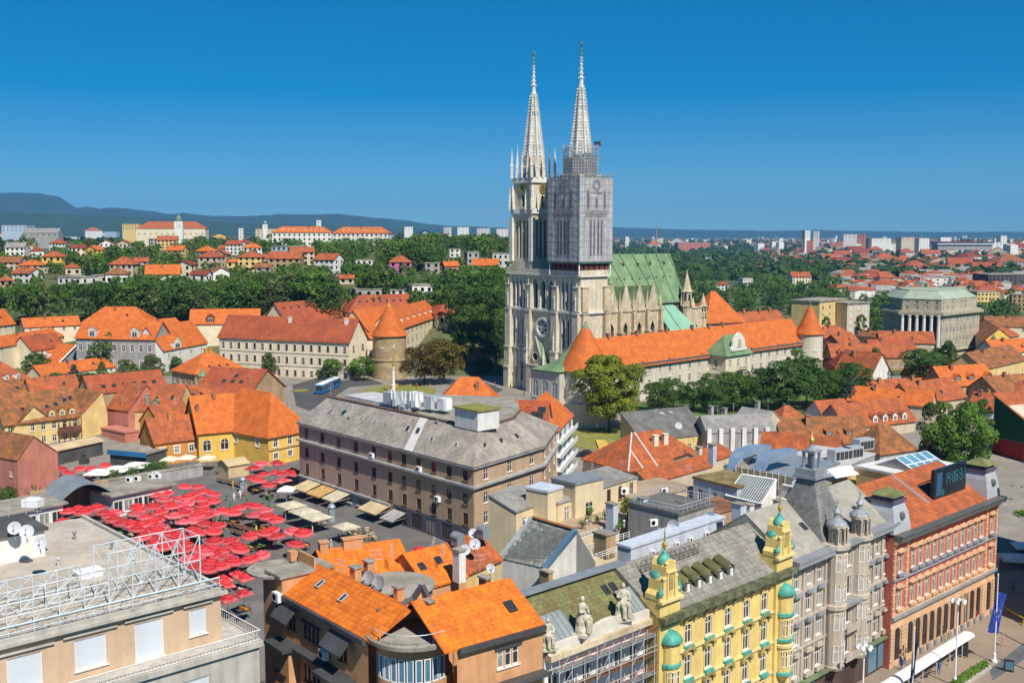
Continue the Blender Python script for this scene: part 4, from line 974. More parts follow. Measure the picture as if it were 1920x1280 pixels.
for fi in(0,1):
 p,q = WF[fi]; d = (q-p).normalized(); nr = Vector((d.y,-d.x))
 def S(u,z,o=.12):c = p+d*u+nr*o; return(c.x,c.y,z)
 def strip(m,u0,u1,z0_,z1_,pt=False,o=.12):
  if pt:um = (u0+u1)/2; m.add([S(u0,z0_,o),S(u1,z0_,o),S(u1,z1_-(u1-u0),o),S(um,z1_,o),S(u0,z1_-(u1-u0),o)],[(0,1,2,3,4)])
  else:m.quad(S(u0,z0_,o),S(u1,z0_,o),S(u1,z1_,o),S(u0,z1_,o))
 m = MB()
 for u in(3.1,10.0):strip(m,u,u+.9,66.8,73,True)
 for u in(4.4,5.8,7.5,8.9):strip(m,u,u+.7,52.8,64,True)
 strip(m,2.6,11.4,65.2,66.4); strip(m,4.6,9.4,71.4,71.7); strip(m,6.4,7.6,67.2,70.8,True)
 for i in range(16):strip(m,2.8+i*.54,3.1+i*.54,64.3,65.1)
 n = 18
 for r0,r1 in((.75,1.0),(1.35,1.7)):
  for i in range(n):
   t0,t1 = 2*math.pi*i/n,2*math.pi*(i+1)/n
   m.quad(S(7+r0*math.cos(t0),73.9+r0*math.sin(t0)),S(7+r1*math.cos(t0),73.9+r1*math.sin(t0)),S(7+r1*math.cos(t1),73.9+r1*math.sin(t1)),S(7+r0*math.cos(t1),73.9+r0*math.sin(t1)))
 for i in range(8):t = math.pi/4*i; m.quad(S(7+.95*math.cos(t-.12),73.9+.95*math.sin(t-.12),.13),S(7+1.4*math.cos(t-.1),73.9+1.4*math.sin(t-.1),.13),S(7+1.4*math.cos(t+.1),73.9+1.4*math.sin(t+.1),.13),S(7+.95*math.cos(t+.12),73.9+.95*math.sin(t+.12),.13))
 wrap.mb('printed_facade',m,PRINT)
 m = MB()
 strip(m,6.75,7.25,67.6,70,True,.14); strip(m,5.9,6.4,53,63.2,True,.14); strip(m,7.6,8.1,53,63.2,True,.14); strip(m,4.5,4.9,53,63.2,True,.14); strip(m,9.1,9.5,53,63.2,True,.14); strip(m,3.3,3.8,67.2,72,True,.14); strip(m,10.2,10.7,67.2,72,True,.14)
 wrap.mb('printed_windows',m,PRINT2)
m = MB(); m.mi = 0
for p,q in WF:
 for i in range(8):c = lerp(p,q,i/8); m.bar((c.x,c.y,Z1-1),(c.x,c.y,Z1+1.1),.06)
 m.bar((p.x,p.y,Z1+.6),(q.x,q.y,Z1+.6),.05); m.bar((p.x,p.y,Z1+1.1),(q.x,q.y,Z1+1.1),.05)
wrap.mb('top_railing',m,STEEL)
m = MB()
for p,q in WF:
 d,nr = (q-p).normalized(),Vector(((q-p).normalized().y,-(q-p).normalized().x))
 for i in range(8):c = p+d*(14*i/7)+nr*.1; m.bar((*c,Z0-.3),(*c,Z1+.4),.03)
 for k in range(13):z = Z0+2.1*k; m.bar((*(p+nr*.1),z),(*(q+nr*.1),z),.026)
wrap.mb('scaffold_tubes',m,M('dull_tube',(.36,.35,.36),rough=.5))
m = MB(); kbox(m,-h-.1,h+.1,bc-h-.1,bc+h+.1,50.3,50.8); kbox(m,-h+.3,h-.3,bc-h+.3,bc+h-.3,76.35,76.5); wrap.mb('scaffold_platform',m,M('green_netting',(.05,.13,.09),var=.15))
m = MB()
for i in range(6):
 u = -5.6+i*2.2; kbox(m,u-.8,u+.8,bc+5.6,bc+6.4,48.2,50.3); kbox(m,-6.2,-5.6,bc+u-.8,bc+u+.8,48.2,50.3)
wrap.mb('support_timbers',m,M('red_oxide_timber',(.16,.05,.045),var=.2))
m = MB()
for i in range(5):u = -5+i*2.5; kbox(m,u-.22,u+.22,bc+5.9,bc+6.3,46.9,48.19)
for a,b in((-6.6,bc+6.6),(6.6,bc+6.6),(-6.6,bc-6.6)):m.bar(K(a,b,46.8),K(a,b,51),.22,6)
wrap.mb('support_posts',m,WMET)
cage = Thing('scaffold_cage','tall tube scaffold cage round the base of the right spire','scaffold',K(0,11,76.5))
R8 = 5.7; NETM = M('grey_scaffold_net',(.24,.23,.22),var=.2,scale=.5,fine=3)
m = MB(); net = MB(); PO = [(R8*(1 if abs(math.cos(t))<2 else 1)*math.cos(t),R8*math.sin(t))for t in[math.pi/4*i+math.pi/8 for i in range(8)]]
for i in range(8):
 (a0,b0),(a1,b1) = PO[i],PO[(i+1)%8]
 for k in range(5):
  a,b = lerp(a0,a1,k/5),lerp(b0,b1,k/5); m.bar(K(a,bc+b,76.5),K(a,bc+b,86.3),.07)
 for z in(78,79,80,81,82,83,84,85.3):m.bar(K(a0,bc+b0,z),K(a1,bc+b1,z),.07); m.bar(K(a0,bc+b0,z+.5),K(a1,bc+b1,z+.5),.05)
 net.quad(K(a0*.97,bc+b0*.97,76.6),K(a1*.97,bc+b1*.97,76.6),K(a1*.97,bc+b1*.97,82.2),K(a0*.97,bc+b0*.97,82.2))
 m.bar(K(a0,bc+b0,80.6),K(a1,bc+b1,84.5),.06)
for z in(81,83,85):
 for i in range(8):m.quad(K(PO[i][0],bc+PO[i][1],z-.2),K(PO[(i+1)%8][0],bc+PO[(i+1)%8][1],z-.2),K(PO[(i+1)%8][0]*.8,bc+PO[(i+1)%8][1]*.8,z-.2),K(PO[i][0]*.8,bc+PO[i][1]*.8,z-.2))
cage.mb('tubes',m,STEEL); cage.mb('net',net,NETM)
m = MB()
for i in range(3):kbox(m,3.2+i*.7,3.7+i*.7,bc+2.6,bc+3.4,86.35,87.3)
kbox(m,2.8,5.4,bc+2.4,bc+3.6,86.1,86.33); cage.mb('hoist',m,DARK)
# ================================================================== archbishop's palace and its towers
def V2(p):return Vector((p[0],p[1]))
def HP(label,a,b,ze,w,z0,rh,roof='x',wall=None,rmat=None,win=(),**kw):
 return House(label,V2(G(a[0],a[1],ze)),V2(G(b[0],b[1],ze)),w,z0,ze,rh,roof,wall,rmat,win=win,**kw)
def RW(z0,n,fl=3.3,h=1.7,sill=1.0):return[(z0+sill+fl*i,h)for i in range(n)]
PAL_W = M('palace_plaster',(.62,.57,.46),var=.06,stain=.14); PAL_G = M('palace_grey_panel',(.50,.47,.40),var=.06)
D_MET = M('gutter_metal',(.13,.14,.14),rough=.5,metal=.2,var=.1)
def round_tower(label,c,r,z0,ze,zt,wall,rm,tip=None,ov=.6,win=()):
 t = Thing('round_tower',label,'tower',(c[0],c[1],z0))
 m = MB(); m.lathe((c[0],c[1],z0),[(r*1.04,0),(r*1.02,(ze-z0)*.42),(r*1.07,(ze-z0)*.43),(r*1.07,(ze-z0)*.455),(r,(ze-z0)*.46),(r,ze-z0+.3)],36); t.mb('wall',m,wall,smooth=False)
 m = MB(); H = zt-ze; m.lathe((c[0],c[1],ze),[(r+ov,-.15),(r+ov,0),(r*.86,H*.20),(r*.70,H*.36),(r*.52,H*.55),(r*.34,H*.75),(r*.17,H*.93),(0,H)],36); ro = t.mb('roof',m,rm,smooth=False)
 m = MB(); m.lathe((c[0],c[1],zt-.8),[(r*.22,-.9),(r*.14,0),(.1,1.6),(.35,1.9),(0,2.4)],10); t.mb('finial',m,tip or R_GRN,parent=ro)
 for ang,z,w_,h_ in win:
  fm,pm = win_meshes(w_,h_,'plain'); x = c[0]+(r+.06)*math.cos(ang); y = c[1]+(r+.06)*math.sin(ang)
  o = t.inst('window',fm,(x,y,z),ang+math.pi/2); link(bpy.data.objects.new('pane',pm),o)
 return t
PT = G(1099,800,8.2)
round_tower('stout round palace tower with orange cone roof beside the cathedral front',(PT.x,PT.y+5.5),7.0,7.2,23.2,34.6,PAL_W,R_OR,win=[(-2.0,17.5,1.3,2.4),(-1.2,17.5,1.3,2.4),(-2.3,12,.9,.6)])
PA = Vector((25.5,305.5)); PB = Vector((105,381)); pd = (PB-PA).normalized(); pn = Vector((-pd.y,pd.x)); PL = (PB-PA).length
pal = House('long pale archbishop palace with bright orange roof between two round towers',PA,PB,13,7.5,21,7.6,'x',PAL_W,R_OR,ov=.9,cat='palace',name='palace',ridge=.5,win={'f':[(22,[(9.2,2.2),(13.1,2.2),(17.0,2.4)],1.15)]},winkw=dict(trim=TRIM))
m = MB(); q0,q1 = PA-pn*.75,PB-pn*.75; m.prism([q0,q1,q1+pn*.5,q0+pn*.5],19.9,20.75); pal.th.mb('eaves_moulding',m,D_MET)
for i in range(22):pal.skylight(0,.04+.92*i/21+.01*math.sin(i*5),.12+.05*(i%3),.5,.6,'roof_hatch')if i%3==0 else None
for u in(.1,.22,.35,.47,.55,.62):pal.chimney(0,u,.97,.9,.9,1.3,W_BRICK)
# entrance pavilion
u0 = 52.5; f0 = PA+pd*u0-pn*6.5; f1 = f0+pd*13.5
pav = House('cream palace entrance pavilion with green hip roof and white baroque gable',f0,f1,7.6,7.5,21.6,5.2,'hx',M('pavilion_cream',(.68,.61,.43),var=.05,stain=.1),R_GRN,ov=.7,cat='pavilion',name='palace_pavilion',win={'f':[(3,[(9.5,2.2),(16.6,2.6)],1.3)],'l':[(1,[(9.5,2.2),(16.6,2.6)],1.3)],'r':[(1,[(16.6,2.6)],1.3)]},winkw=dict(style='arch',trim=STONEW))
for z in(14.6,20.6):
 m = MB(); a,b,c,d = f0-pn*.3-pd*.3,f1-pn*.3+pd*.3,f1+pn*7.4+pd*.3,f0+pn*7.4-pd*.3; m.prism([a,b,c,d],z,z+.5); pav.th.mb('cornice',m,STONEW)
m = MB(); mid = (f0+f1)/2-pn*.3; prof = [(-4.2,21.9),(4.2,21.9),(4.2,22.8),(3.4,23.4),(3.1,25.2),(2.2,26.2),(1.7,27),(0,27.8),(-1.7,27),(-2.2,26.2),(-3.1,25.2),(-3.4,23.4),(-4.2,22.8)]
P = [(*(mid+pd*x),z)for x,z in prof]+[(*(mid+pd*x+pn*.8),z)for x,z in prof]; n = len(prof)
m.add(P,[tuple(range(n)),tuple(range(n,2*n))[::-1]]+[(i,n+i,n+(i+1)%n,(i+1)%n)for i in range(n)]); gb = pav.th.mb('baroque_gable',m,STONEW)
m = MB(); m.box((*(mid-pn*.06),23),pd,1.8,.16,2.6); pav.th.mb('coat_of_arms',m,STONE2,parent=gb)
m = MB(); m.box((*(mid-pn*1.1),15.4),pd,4.5,1.6,.3)
for i in range(9):q = mid-pn*1.8+pd*(-2.1+i*.52); m.bar((q.x,q.y,15.7),(q.x,q.y,16.7),.05)
q = mid-pn*1.8; m.bar((*(q-pd*2.2),16.7),(*(q+pd*2.2),16.7),.08); pav.th.mb('balcony',m,DARK)
c = PB+pd*2.6-pn*.4
round_tower('round palace corner tower with orange cone roof at the far right end',(c.x,c.y),4.7,7,23.6,33.6,PAL_W,R_OR,win=[(-2.2,17.6,1.2,2.4),(-1.35,17.6,1.2,2.4),(-.6,17.6,1.2,2.4)])
# pyramid tower and ranges behind the palace
q = DP(1357,600,396); sq = House('square white tower house with tall orange pyramid roof behind the palace',(q.x-7.5,q.y-6),(q.x+7.5,q.y+1.5),15,6,27.6,10.2,'hx',W_WHITE,R_OR,ov=.8,win={'f':[(2,[(23,2)],1.2)]},cat='tower',name='tower_house')
q = DP(1400,605,410); HPx = House('dark orange roofed palace range in the courtyard behind the long roof',(q.x-5,q.y-6),(q.x+18,q.y+10),10,6,24,5,'x',W_PINK,R_OR2,cat='range',name='palace_range')
for u in(.3,.6,.8):HPx.chimney(0,u,.9,1,1,1.6,W_BRICK)
q = DP(1318,600,420); House('small orange roof tucked behind the cathedral choir',(q.x-5,q.y),(q.x+3,q.y+2),9,6,27,4,'hx',W_WHITE,R_OR)
# chapel with green roof in front of the cathedral
ca = Vector(V2(G(1000,775,9.2)));
cA = V2(G(995,690,23)); cB = V2(G(1049,697,23))
chap = House('grey arcaded chapel with bell-curved green copper roof at the cathedral foot',cA,cB,9,8.8,22.6,.3,'flat',PAL_G,R_GRN,ov=.05,cat='chapel',name='chapel',win={'f':[(3,[(9.6,3.0)],1.9),(3,[(15.5,4.6)],2.1)]},winkw=dict(style='arch',frame=STONEW,gl=M('blue_niche',(.22,.28,.33),var=.08)))
m = MB(); n = chap.n; d = chap.d
base = [cA-n*.6-d*.5,cB-n*.6+d*.5,cB+n*9.6+d*.5,cA+n*9.6-d*.5]; ctr = (base[0]+base[1]+base[2]+base[3])/4+n*2+d*4
rings = [(0,22.95),(.25,23.5),(.5,24.5),(.7,26),(.86,28),(.96,30)]
for(t0,z0_),(t1,z1_)in zip(rings,rings[1:]):
 for i in range(4):
  a,b = base[i],base[(i+1)%4]; m.quad((*lerp(a,ctr,t0),z0_),(*lerp(b,ctr,t0),z0_),(*lerp(b,ctr,t1),z1_),(*lerp(a,ctr,t1),z1_))
chap.th.mb('curved_roof',m,R_GRN)
# ================================================================== Kaptol: cream block, round tower, school
A = (411,629); B = (654,639)
kap = HP('long cream three-storey block with red tile roof on the cathedral square',A,B,23,13,8.6,7,'x',W_CREAM,R_RED,cat='block',name='office_block',ov=.6,win={'f':[(16,[(10.2,1.7),(14.6,1.9),(19.0,1.9)],1.0)],'r':[(2,[(14.6,2),(19,2)],1.2)]},winkw=dict(frame=FRAMEB,trim=TRIM))
m = MB(); dA,dB = kap.A-kap.n*.18,kap.B-kap.n*.18
for z in(13.4,17.9,22.2):m.prism([dA,dB,dB+kap.n*.17,dA+kap.n*.17],z,z+.28)
kap.th.mb('string_course',m,TRIM)
for u in(.5,.92):kap.chimney(0,u,.8,1.2,.9,1.4,W_WHITE)
pt = G(728,711,9.4)
round_tower('medieval round stone tower with orange cone roof on the cathedral square',(pt.x,pt.y+5),5.8,9.2,24.3,35.0,M('rubble_stone',(.42,.32,.18),var=.22,scale=.5,fine=1.6,c2=(.30,.22,.12)),R_OR,tip=GOLD,win=[(-1.9,20,.6,.8),(-1.2,20.5,.6,.8)])
sch = HP('cream school wing with orange roof and dormers behind the round tower',(752,613),(822,590),25.5,11,9,6.2,'x',W_CREAM,R_OR,cat='school',name='school_wing',win={'f':[(9,[(15,1.9),(19,1.9),(22.8,1.9)],1.1)]},winkw=dict(frame=FRAMEB))
for i in range(6):sch.dormer(0,.12+.15*i,.3,1.4,1.2,W_CREAM,R_OR2,'shed')
HP('cream school end block with dark red hipped roof',(821,588),(882,586),27,16,9,5,'hx',W_CREAM,R_RED,cat='school',name='school_wing',win={'f':[(4,[(15,2),(19,2),(23.4,2)],1.2)]},winkw=dict(frame=FRAMEB))
b1 = HP('long red roofed school range with row of dormers behind the cream block',(536,600),(668,588),26,12,10,6.5,'x',W_CREAM,R_RED,cat='school',name='school_wing',win={'f':[(10,[(22,1.8)],1.2)]})
for i in range(9):b1.skylight(0,.08+.1*i,.7,.9,1.1)
b2 = HP('red roofed back range of the school below the trees',(655,583),(800,578),28,12,10,6,'hx',W_CREAM,R_RED,cat='school',name='school_wing')
for i in range(8):b2.skylight(0,.08+.11*i,.6,.9,1.1)
b3 = HP('orange roofed link building beside the round tower',(668,634),(702,631),22.5,14,9,7,'x',W_CREAM,R_OR,cat='school',name='school_wing',win={'f':[(2,[(12,1.8),(16,1.8)],1)]})
HP('cream gabled school link with white coping behind the orange roof',(690,618),(760,606),25,12,10,7,'x',W_CREAM,R_OR,cat='school',name='school_wing')
# stone garden wall between school and cathedral
m = MB(); a,b = V2(G(845,695,9.4)),V2(G(935,690,9.4)); m.prism([a,b,b+Vector((0,.9)),a+Vector((0,.9))],9,17); solo('garden_wall',m,M('rubble_wall',(.34,.25,.15),var=.25,fine=1.5,c2=(.24,.18,.11)),'tall rough stone wall between the school and the cathedral','wall')
HP('tiny orange roofed hut in front of the stone wall',(897,672),(918,668),13.5,5,9.3,3.4,'shed',W_YEL,R_OR2)
# ================================================================== old houses, left of the market and up to the square
ww = dict(winkw=dict(trim=None))
a1 = HP('salmon pink house with bare gable wall by the market',(32,861),(108,846),14.4,22,5.5,4.2,'y',W_PINK,R_BRN,ov=.15,win={'l':[(5,[(7,1.4),(10.6,1.4)],1)]},ridge=.42,winkw=dict(frame=TRIM))
a1.chimney(0,.35,.5,.7,.7,2.2,W_BRICK); a1.chimney(0,.65,.4,.6,.6,2.0,W_BRICK)
a2 = HP('yellow gabled house behind the pink house, brown tiled roof',(25,799),(102,789),12.4,18,6,4.6,'y',W_YELP,R_BRN,ov=.3,win={'f':[(1,[(10,1.0)],.7)]},ridge=.5)
for u in(.55,.75):a2.dormer(0,u,.25,1.5,1.4,TRIM)
a3 = HP('long brown roofed house with dormers and wooden balcony',(8,793),(150,777),13.4,13,6,6.2,'x',W_YELP,R_BRN,win={'f':[(7,[(7.4,1.7),(10.6,1.6)],1.1)]})
for u in(.62,.75,.88):a3.dormer(0,u,.12,1.5,1.3,W_YELP,R_OR2)
for u,v in((.3,.45),(.42,.5),(.72,.5),(.85,.62),(.93,.66),(.6,.45)):a3.skylight(0,u,v,.9,1.1)
m = MB(); p,q = lerp(a3.A,a3.B,.68),lerp(a3.A,a3.B,.985); n = a3.n
m.prism([p-n*1.6,q-n*1.6,q-n*.02,p-n*.02],9.6,9.85); m.prism([p-n*1.6,q-n*1.6,q-n*1.48,p-n*1.48],9.86,11.0)
for i in range(5):r = lerp(p,q,i/4)-n*1.5; m.bar((r.x,r.y,6),(r.x,r.y,13.2),.12)
a3.th.mb('balcony',m,M('balcony_wood',(.17,.07,.05),var=.15))
m = MB(); p = a3.B+a3.d*.12; q = p+n*13.4; r = p+n*6.7
m.add([(*(x+a3.d*k),z)for k in(0,.5)for x,z in((p-n*.6,5.8),(q,5.8),(q,14.4),(r,20.4),(p-n*.6,14.2))],[(0,1,2,3,4),(9,8,7,6,5),(0,4,9,5),(4,3,8,9),(3,2,7,8)])
g0 = V2(G(148,779,13)); g1 = V2(G(200,770,13))
fw = HP('blank yellow firewall house with stepped gable next to the balcony',(149,780),(201,772),13.2,12,6,5.6,'y',W_YELP,R_BRN,ov=.1,ridge=.85)
a4 = HP('pink walled house under wide red roof',(201,763),(240,768),14,12,6.5,6.0,'x',W_PINK,R_OR2,ov=.25)
a4b = HP('tan and yellow house under the same wide red roof',(240.5,768.5),(333,770),13.6,12,6.5,6.2,'x',W_YELP,R_OR2,ov=.2)
for u,v in((.2,.4),(.5,.45),(.8,.5)):a4b.skylight(0,u,v)
a4b.chimney(0,.35,.3,.9,.7,2.2,W_GREY); a4b.dormer(0,.52,.2,1.6,1.0,R_GRN,R_GRN)
an = HP('low pink annexe roofed with salmon tiles',(190,803),(234,812),9.6,4,6.2,.3,'flat',W_PINK,W_PINK,ov=.2)
a5 = HP('long dull red roof with a row of dark roof windows',(170,737),(312,723),15,10,8,4.4,'x',W_TAN,R_RED,ov=.3)
for i in range(6):a5.skylight(0,.2+.13*i,.35,1.3,1.2)
a6 = HP('small red roofed house right of the long dull red roof',(342,760),(410,748),14,9,7,4.2,'x',W_TAN,R_OR2,ov=.3)
for i in range(3):a6.skylight(0,.25+.2*i,.5,.8,1)
a7 = HP('small bright orange house with tan side wall',(290,829),(372,819),11.6,10,6,4.9,'x',W_OR,R_OR2,ov=.35,win={'f':[(3,[(8.4,1.6)],1.2)]},winkw=dict(trim=FRAME))
a7.chimney(0,.5,.85,.8,.7,1.6,W_OR)
a7b = HP('upper orange roofed house behind the bright orange house',(300,793),(362,782),12.5,8,6,4,'x',W_OR,R_OR2,ov=.3)
a8 = HP('yellow inn with arched windows and huge bright orange roof',(372,809),(490,799),13.4,16,6,7.4,'x',W_YEL,R_OR,ov=.5,cat='inn',name='inn',win={'f':[lambda L:[(1.9+i*4.1,8.6,1.9,2.6)for i in range(4)]]},winkw=dict(style='arch',trim=None))
for u,v in((.08,.6),(.36,.88)):a8.chimney(0,u,v,.7,.7,1.3,W_BRICK)
a8w = HP('yellow corner wing of the inn with steep orange hip roof',(503,815),(582,800),13.4,24,6,8.6,'hy',W_YEL,R_OR,ov=.5,cat='inn',name='inn_wing',win={'f':[(3,[(7.4,1.4),(10.2,1.9)],1.25)],'l':[(3,[(10.2,1.9)],1.1)]},winkw=dict(trim=FRAME))
m = MB(); z = 9.6; m.prism([a8w.A-a8w.n*.25,a8w.B-a8w.n*.25,a8w.B-a8w.n*.01,a8w.A-a8w.n*.01],z,z+.25); a8w.th.mb('string_course',m,W_TAN)
# glazed pavilion before the inn
gp = HP('glazed white conservatory before the yellow inn',(410,835),(478,822),9.6,4.5,6,1.2,'shed',M('conservatory_glass',(.33,.38,.36),rough=.15,var=.1),M('conservatory_roof',(.45,.47,.44),rough=.3,var=.1),ov=.2,cat='pavilion',name='conservatory')
m = MB()
for i in range(13):p = lerp(gp.A,gp.B,i/12)-gp.n*.05; m.bar((p.x,p.y,6),(p.x,p.y,9.6),.09); m.bar((p.x,p.y,9.66),(*(p+gp.n*4.6),10.9),.08)
for z in(7.2,9.5):m.bar((*(gp.A-gp.n*.05),z),(*(gp.B-gp.n*.05),z),.1)
gp.th.mb('glazing_bars',m,FRAME)
a9 = HP('tan corner house with orange hipped roof and green bay roof',(366,699),(459,689),16.5,14,8.5,5.2,'hx',W_TAN,R_OR,ov=.5,win={'f':[(5,[(12.4,2)],1.2)],'l':[(4,[(12.4,2)],1.2)]})
for u in(.3,.55,.75):a9.skylight(0,u,.3,.8,.9)
for u in(.3,.6):a9.chimney(0,u,.95,1.2,.8,1.4,W_OR)
m = MB(); p = lerp(a9.A,a9.B,.12)-a9.n*.6; m.lathe((p.x,p.y,12.6),[(1.5,0),(1.5,2.8)],8); bo = a9.th.mb('bay',m,W_TAN); m = MB(); m.lathe((p.x,p.y,15.45),[(1.8,0),(.9,1.0),(.15,2.2),(0,2.8)],8); a9.th.mb('bay_roof',m,R_GRN,parent=bo)
a10 = HP('red-brown gabled house with cross-shaped roof windows',(466,741),(534,723),14.6,18,7.5,6.2,'y',W_TAN,R_RED,ov=.4,win={'f':[(2,[(10,1.5)],1)]})
for u,v in((.4,.5),(.55,.5),(.55,.7),(.7,.5)):a10.skylight(0,u,v,1.2,1.3)
a10b = HP('low red-brown roofed house with satellite dish below the tan corner house',(398,734),(468,738),14,12,7.5,4.2,'x',W_TAN,R_RED,ov=.4); a10b.dormer(0,.35,.3,2,1.6,W_TAN)
a14 = HP('grey townhouse with two ornate white dormers and orange roof',(142,631),(288,634),22.5,12,9.5,5.6,'x',W_GREY,R_OR,ov=.5,win={'f':[(9,[(12,2.2),(17.5,2.4)],1.3)]},winkw=dict(trim=TRIM))
for u in(.22,.75):a14.dormer(0,u,.1,3.2,2.6,TRIM)
a15 = HP('white gabled house with big orange roof left of the cream block',(306,655),(388,640),18.5,13,9,8,'x',W_WHITE,R_OR,ov=.4,win={'f':[(4,[(11,1.8),(15,1.6)],1.1)]}); a15.dormer(0,.3,.02,5,2.2,W_WHITE)
a16 = HP('orange roofed building behind the left end of the cream block',(356,606),(486,604),25,12,12,5,'x',W_CREAM,R_OR,ov=.4); a16.dormer(0,.3,.1,3,2.2,WOOD)
for lab,a,b,ze,w_,rh,kw in[('long low orange roof at the foot of the trees',(46,612),(150,607),24,8,3,{}),('orange hipped roof rising behind the grey townhouse',(150,606),(278,606),25,14,6,dict(roof='hx')),('orange roofed house with white wall near the left edge',(-30,612),(28,605),24,10,5.5,{}),('plain brick-red roofed house left of the grey townhouse',(60,655),(122,647),18,10,4.5,dict(rmat=R_RED)),('long orange roof strip above the brick-red roof',(-10,650),(118,628),20,7,3,{}),('orange roofed link house right of the grey townhouse',(290,628),(352,620),22,12,5,{}),('small orange cottage roof at the bottom of the brick-red house',(74,668),(140,660),15,8,3,{}),('low orange roofed building behind garden trees',(78,703),(222,684),12.5,8,3,{}),('brown roofed house at the left edge below the garden',(-40,752),(76,736),13.5,12,4,dict(rmat=R_BRN)),('brown and orange roofed house beside the garden',(60,738),(150,730),14,10,4,dict(rmat=R_OR2))]:
 kw = dict(kw); r_ = kw.pop('roof','x'); H = HP(lab,a,b,ze,w_,min(9,ze-3)if ze<20 else 10,rh,r_,W_CREAM,kw.get('rmat',R_OR),ov=.4,win={'f':[(5,[(ze-2.2,1.4)],1)]}); H.chimney(0,.4,.8,.9,.7,1.3,W_BRICK); H.skylight(0,.7,.5)
a18 = HP('blue-grey gabled house with orange roof and white trim',(106,681),(181,671),13,20,9,6,'y',M('blue_grey_plaster',(.27,.31,.36),var=.08),R_OR,ov=.4,win={'f':[(4,[(10.2,1.4)],.9)]}); a18.skylight(0,.5,.5); a18.dormer(0,.6,.3,2,1.5)
m = MB(); p0_,p1_ = a18.A-a18.n*.45,a18.B-a18.n*.45; pm_ = lerp(p0_,p1_,.5); m.bar((*p0_,12.7),(*pm_,19),.25); m.bar((*p1_,12.7),(*pm_,19),.25); m.bar((*p0_,12.7),(*p1_,12.7),.25); a18.th.mb('gable_trim',m,FRAME)
a19 = HP('orange hipped house with white arched dormers at the left edge',(-60,724),(59,708),12.4,14,8.5,6.4,'hx',W_WHITE,R_OR2,ov=.5,win={'f':[(8,[(9.6,1.6)],1.1)]})
for u in(.62,.8):a19.dormer(0,u,.12,1.4,1.4,W_WHITE)
# ---- clusters on the right: roofs between park and Vlaska street
for lab,a,b,ze,w_,z0,rh,roof,wl,rm,win in[('long low bright orange roof in front of the park trees',(1590,748),(1745,760),13,9,4,3.4,'x',W_BEIGE,R_OR,{'f':[(6,[(9.5,1.4)],1)]}),('long orange roof with four white dormers',(1470,0),(0,0),0,0,0,0,None,None,None,None),('white gabled house with brick end and red roof right of the park',(1632,705),(1672,700),14,14,4,7,'y',W_WHITE,R_OR2,{'f':[(2,[(10,1.6)],1)]}),('orange roofed row with three arched dormers',(1772,722),(1868,716),15,10,4,5,'x',W_TAN,R_OR,{}),('orange roofed house behind the big dark tree',(1715,755),(1812,742),13,10,4,5,'x',W_BEIGE,R_OR2,{}),('red-orange roofs left of the arched dormers',(1640,742),(1715,738),13,9,4,4,'x',W_WHITE,R_OR2,{}),('weathered orange roofed row behind the palace tower',(1560,668),(1700,668),13,10,3,4.5,'x',W_TAN,R_OR2,{'f':[(8,[(9,1.5)],1)]}),('orange roofed row below the colonnaded bank',(1650,640),(1752,642),16,9,3,4,'x',W_BEIGE,R_OR2,{'f':[(7,[(12,1.6)],1)]}),('salmon roofed row just in front of the bank',(1636,655),(1718,653),15,8,3,3.5,'x',W_BEIGE,R_RED,{}),('orange roofed corner house in front of the apartment block',(1545,632),(1602,628),17,10,3,4,'hx',W_TAN,R_OR2,{'f':[(4,[(9,1.6),(12.5,1.6)],1)]}),('brick courtyard house beside the palace tower',(1576,645),(1612,640),17,8,3,3.5,'x',W_BRICK,R_OR2,{'f':[(3,[(7,1.6),(11,1.6),(14,1.4)],1)]}),('beige flat fronted house in front of the apartment block',(1608,628),(1650,632),17.5,8,3,2,'x',W_BEIGE,R_BRN,{'f':[(4,[(13.5,1.7)],1.1)]}),('dark red roofed house right of the palace tower',(1545,672),(1572,690),11,10,3,4,'x',W_PINK,R_DRK,{}),('yellow house with brown roof and small bell turret',(1845,690),(1925,672),17,12,3,4.5,'x',W_YELP,R_BRN,{'f':[(6,[(12.5,1.7)],1)]}),('orange roofed house at the right edge behind the bell turret',(1868,660),(1960,655),17,10,3,4,'x',W_WHITE,R_OR,{}),('orange roofed house left of the green and red wall',(1815,765),(1862,770),13,10,2,4,'x',W_WHITE,R_OR2,{}),]:
 if roof is None:continue
 H = HP(lab,a,b,ze,w_,z0,rh,roof,wl,rm,ov=.4,win=win); H.chimney(0,.3,.8,.9,.7,1.4,W_BRICK); H.skylight(0,.6,.4)
 if 'three arched' in lab:
  for u in(.3,.55,.88):H.dormer(0,u,.25,2.4,1.0,WOOD)
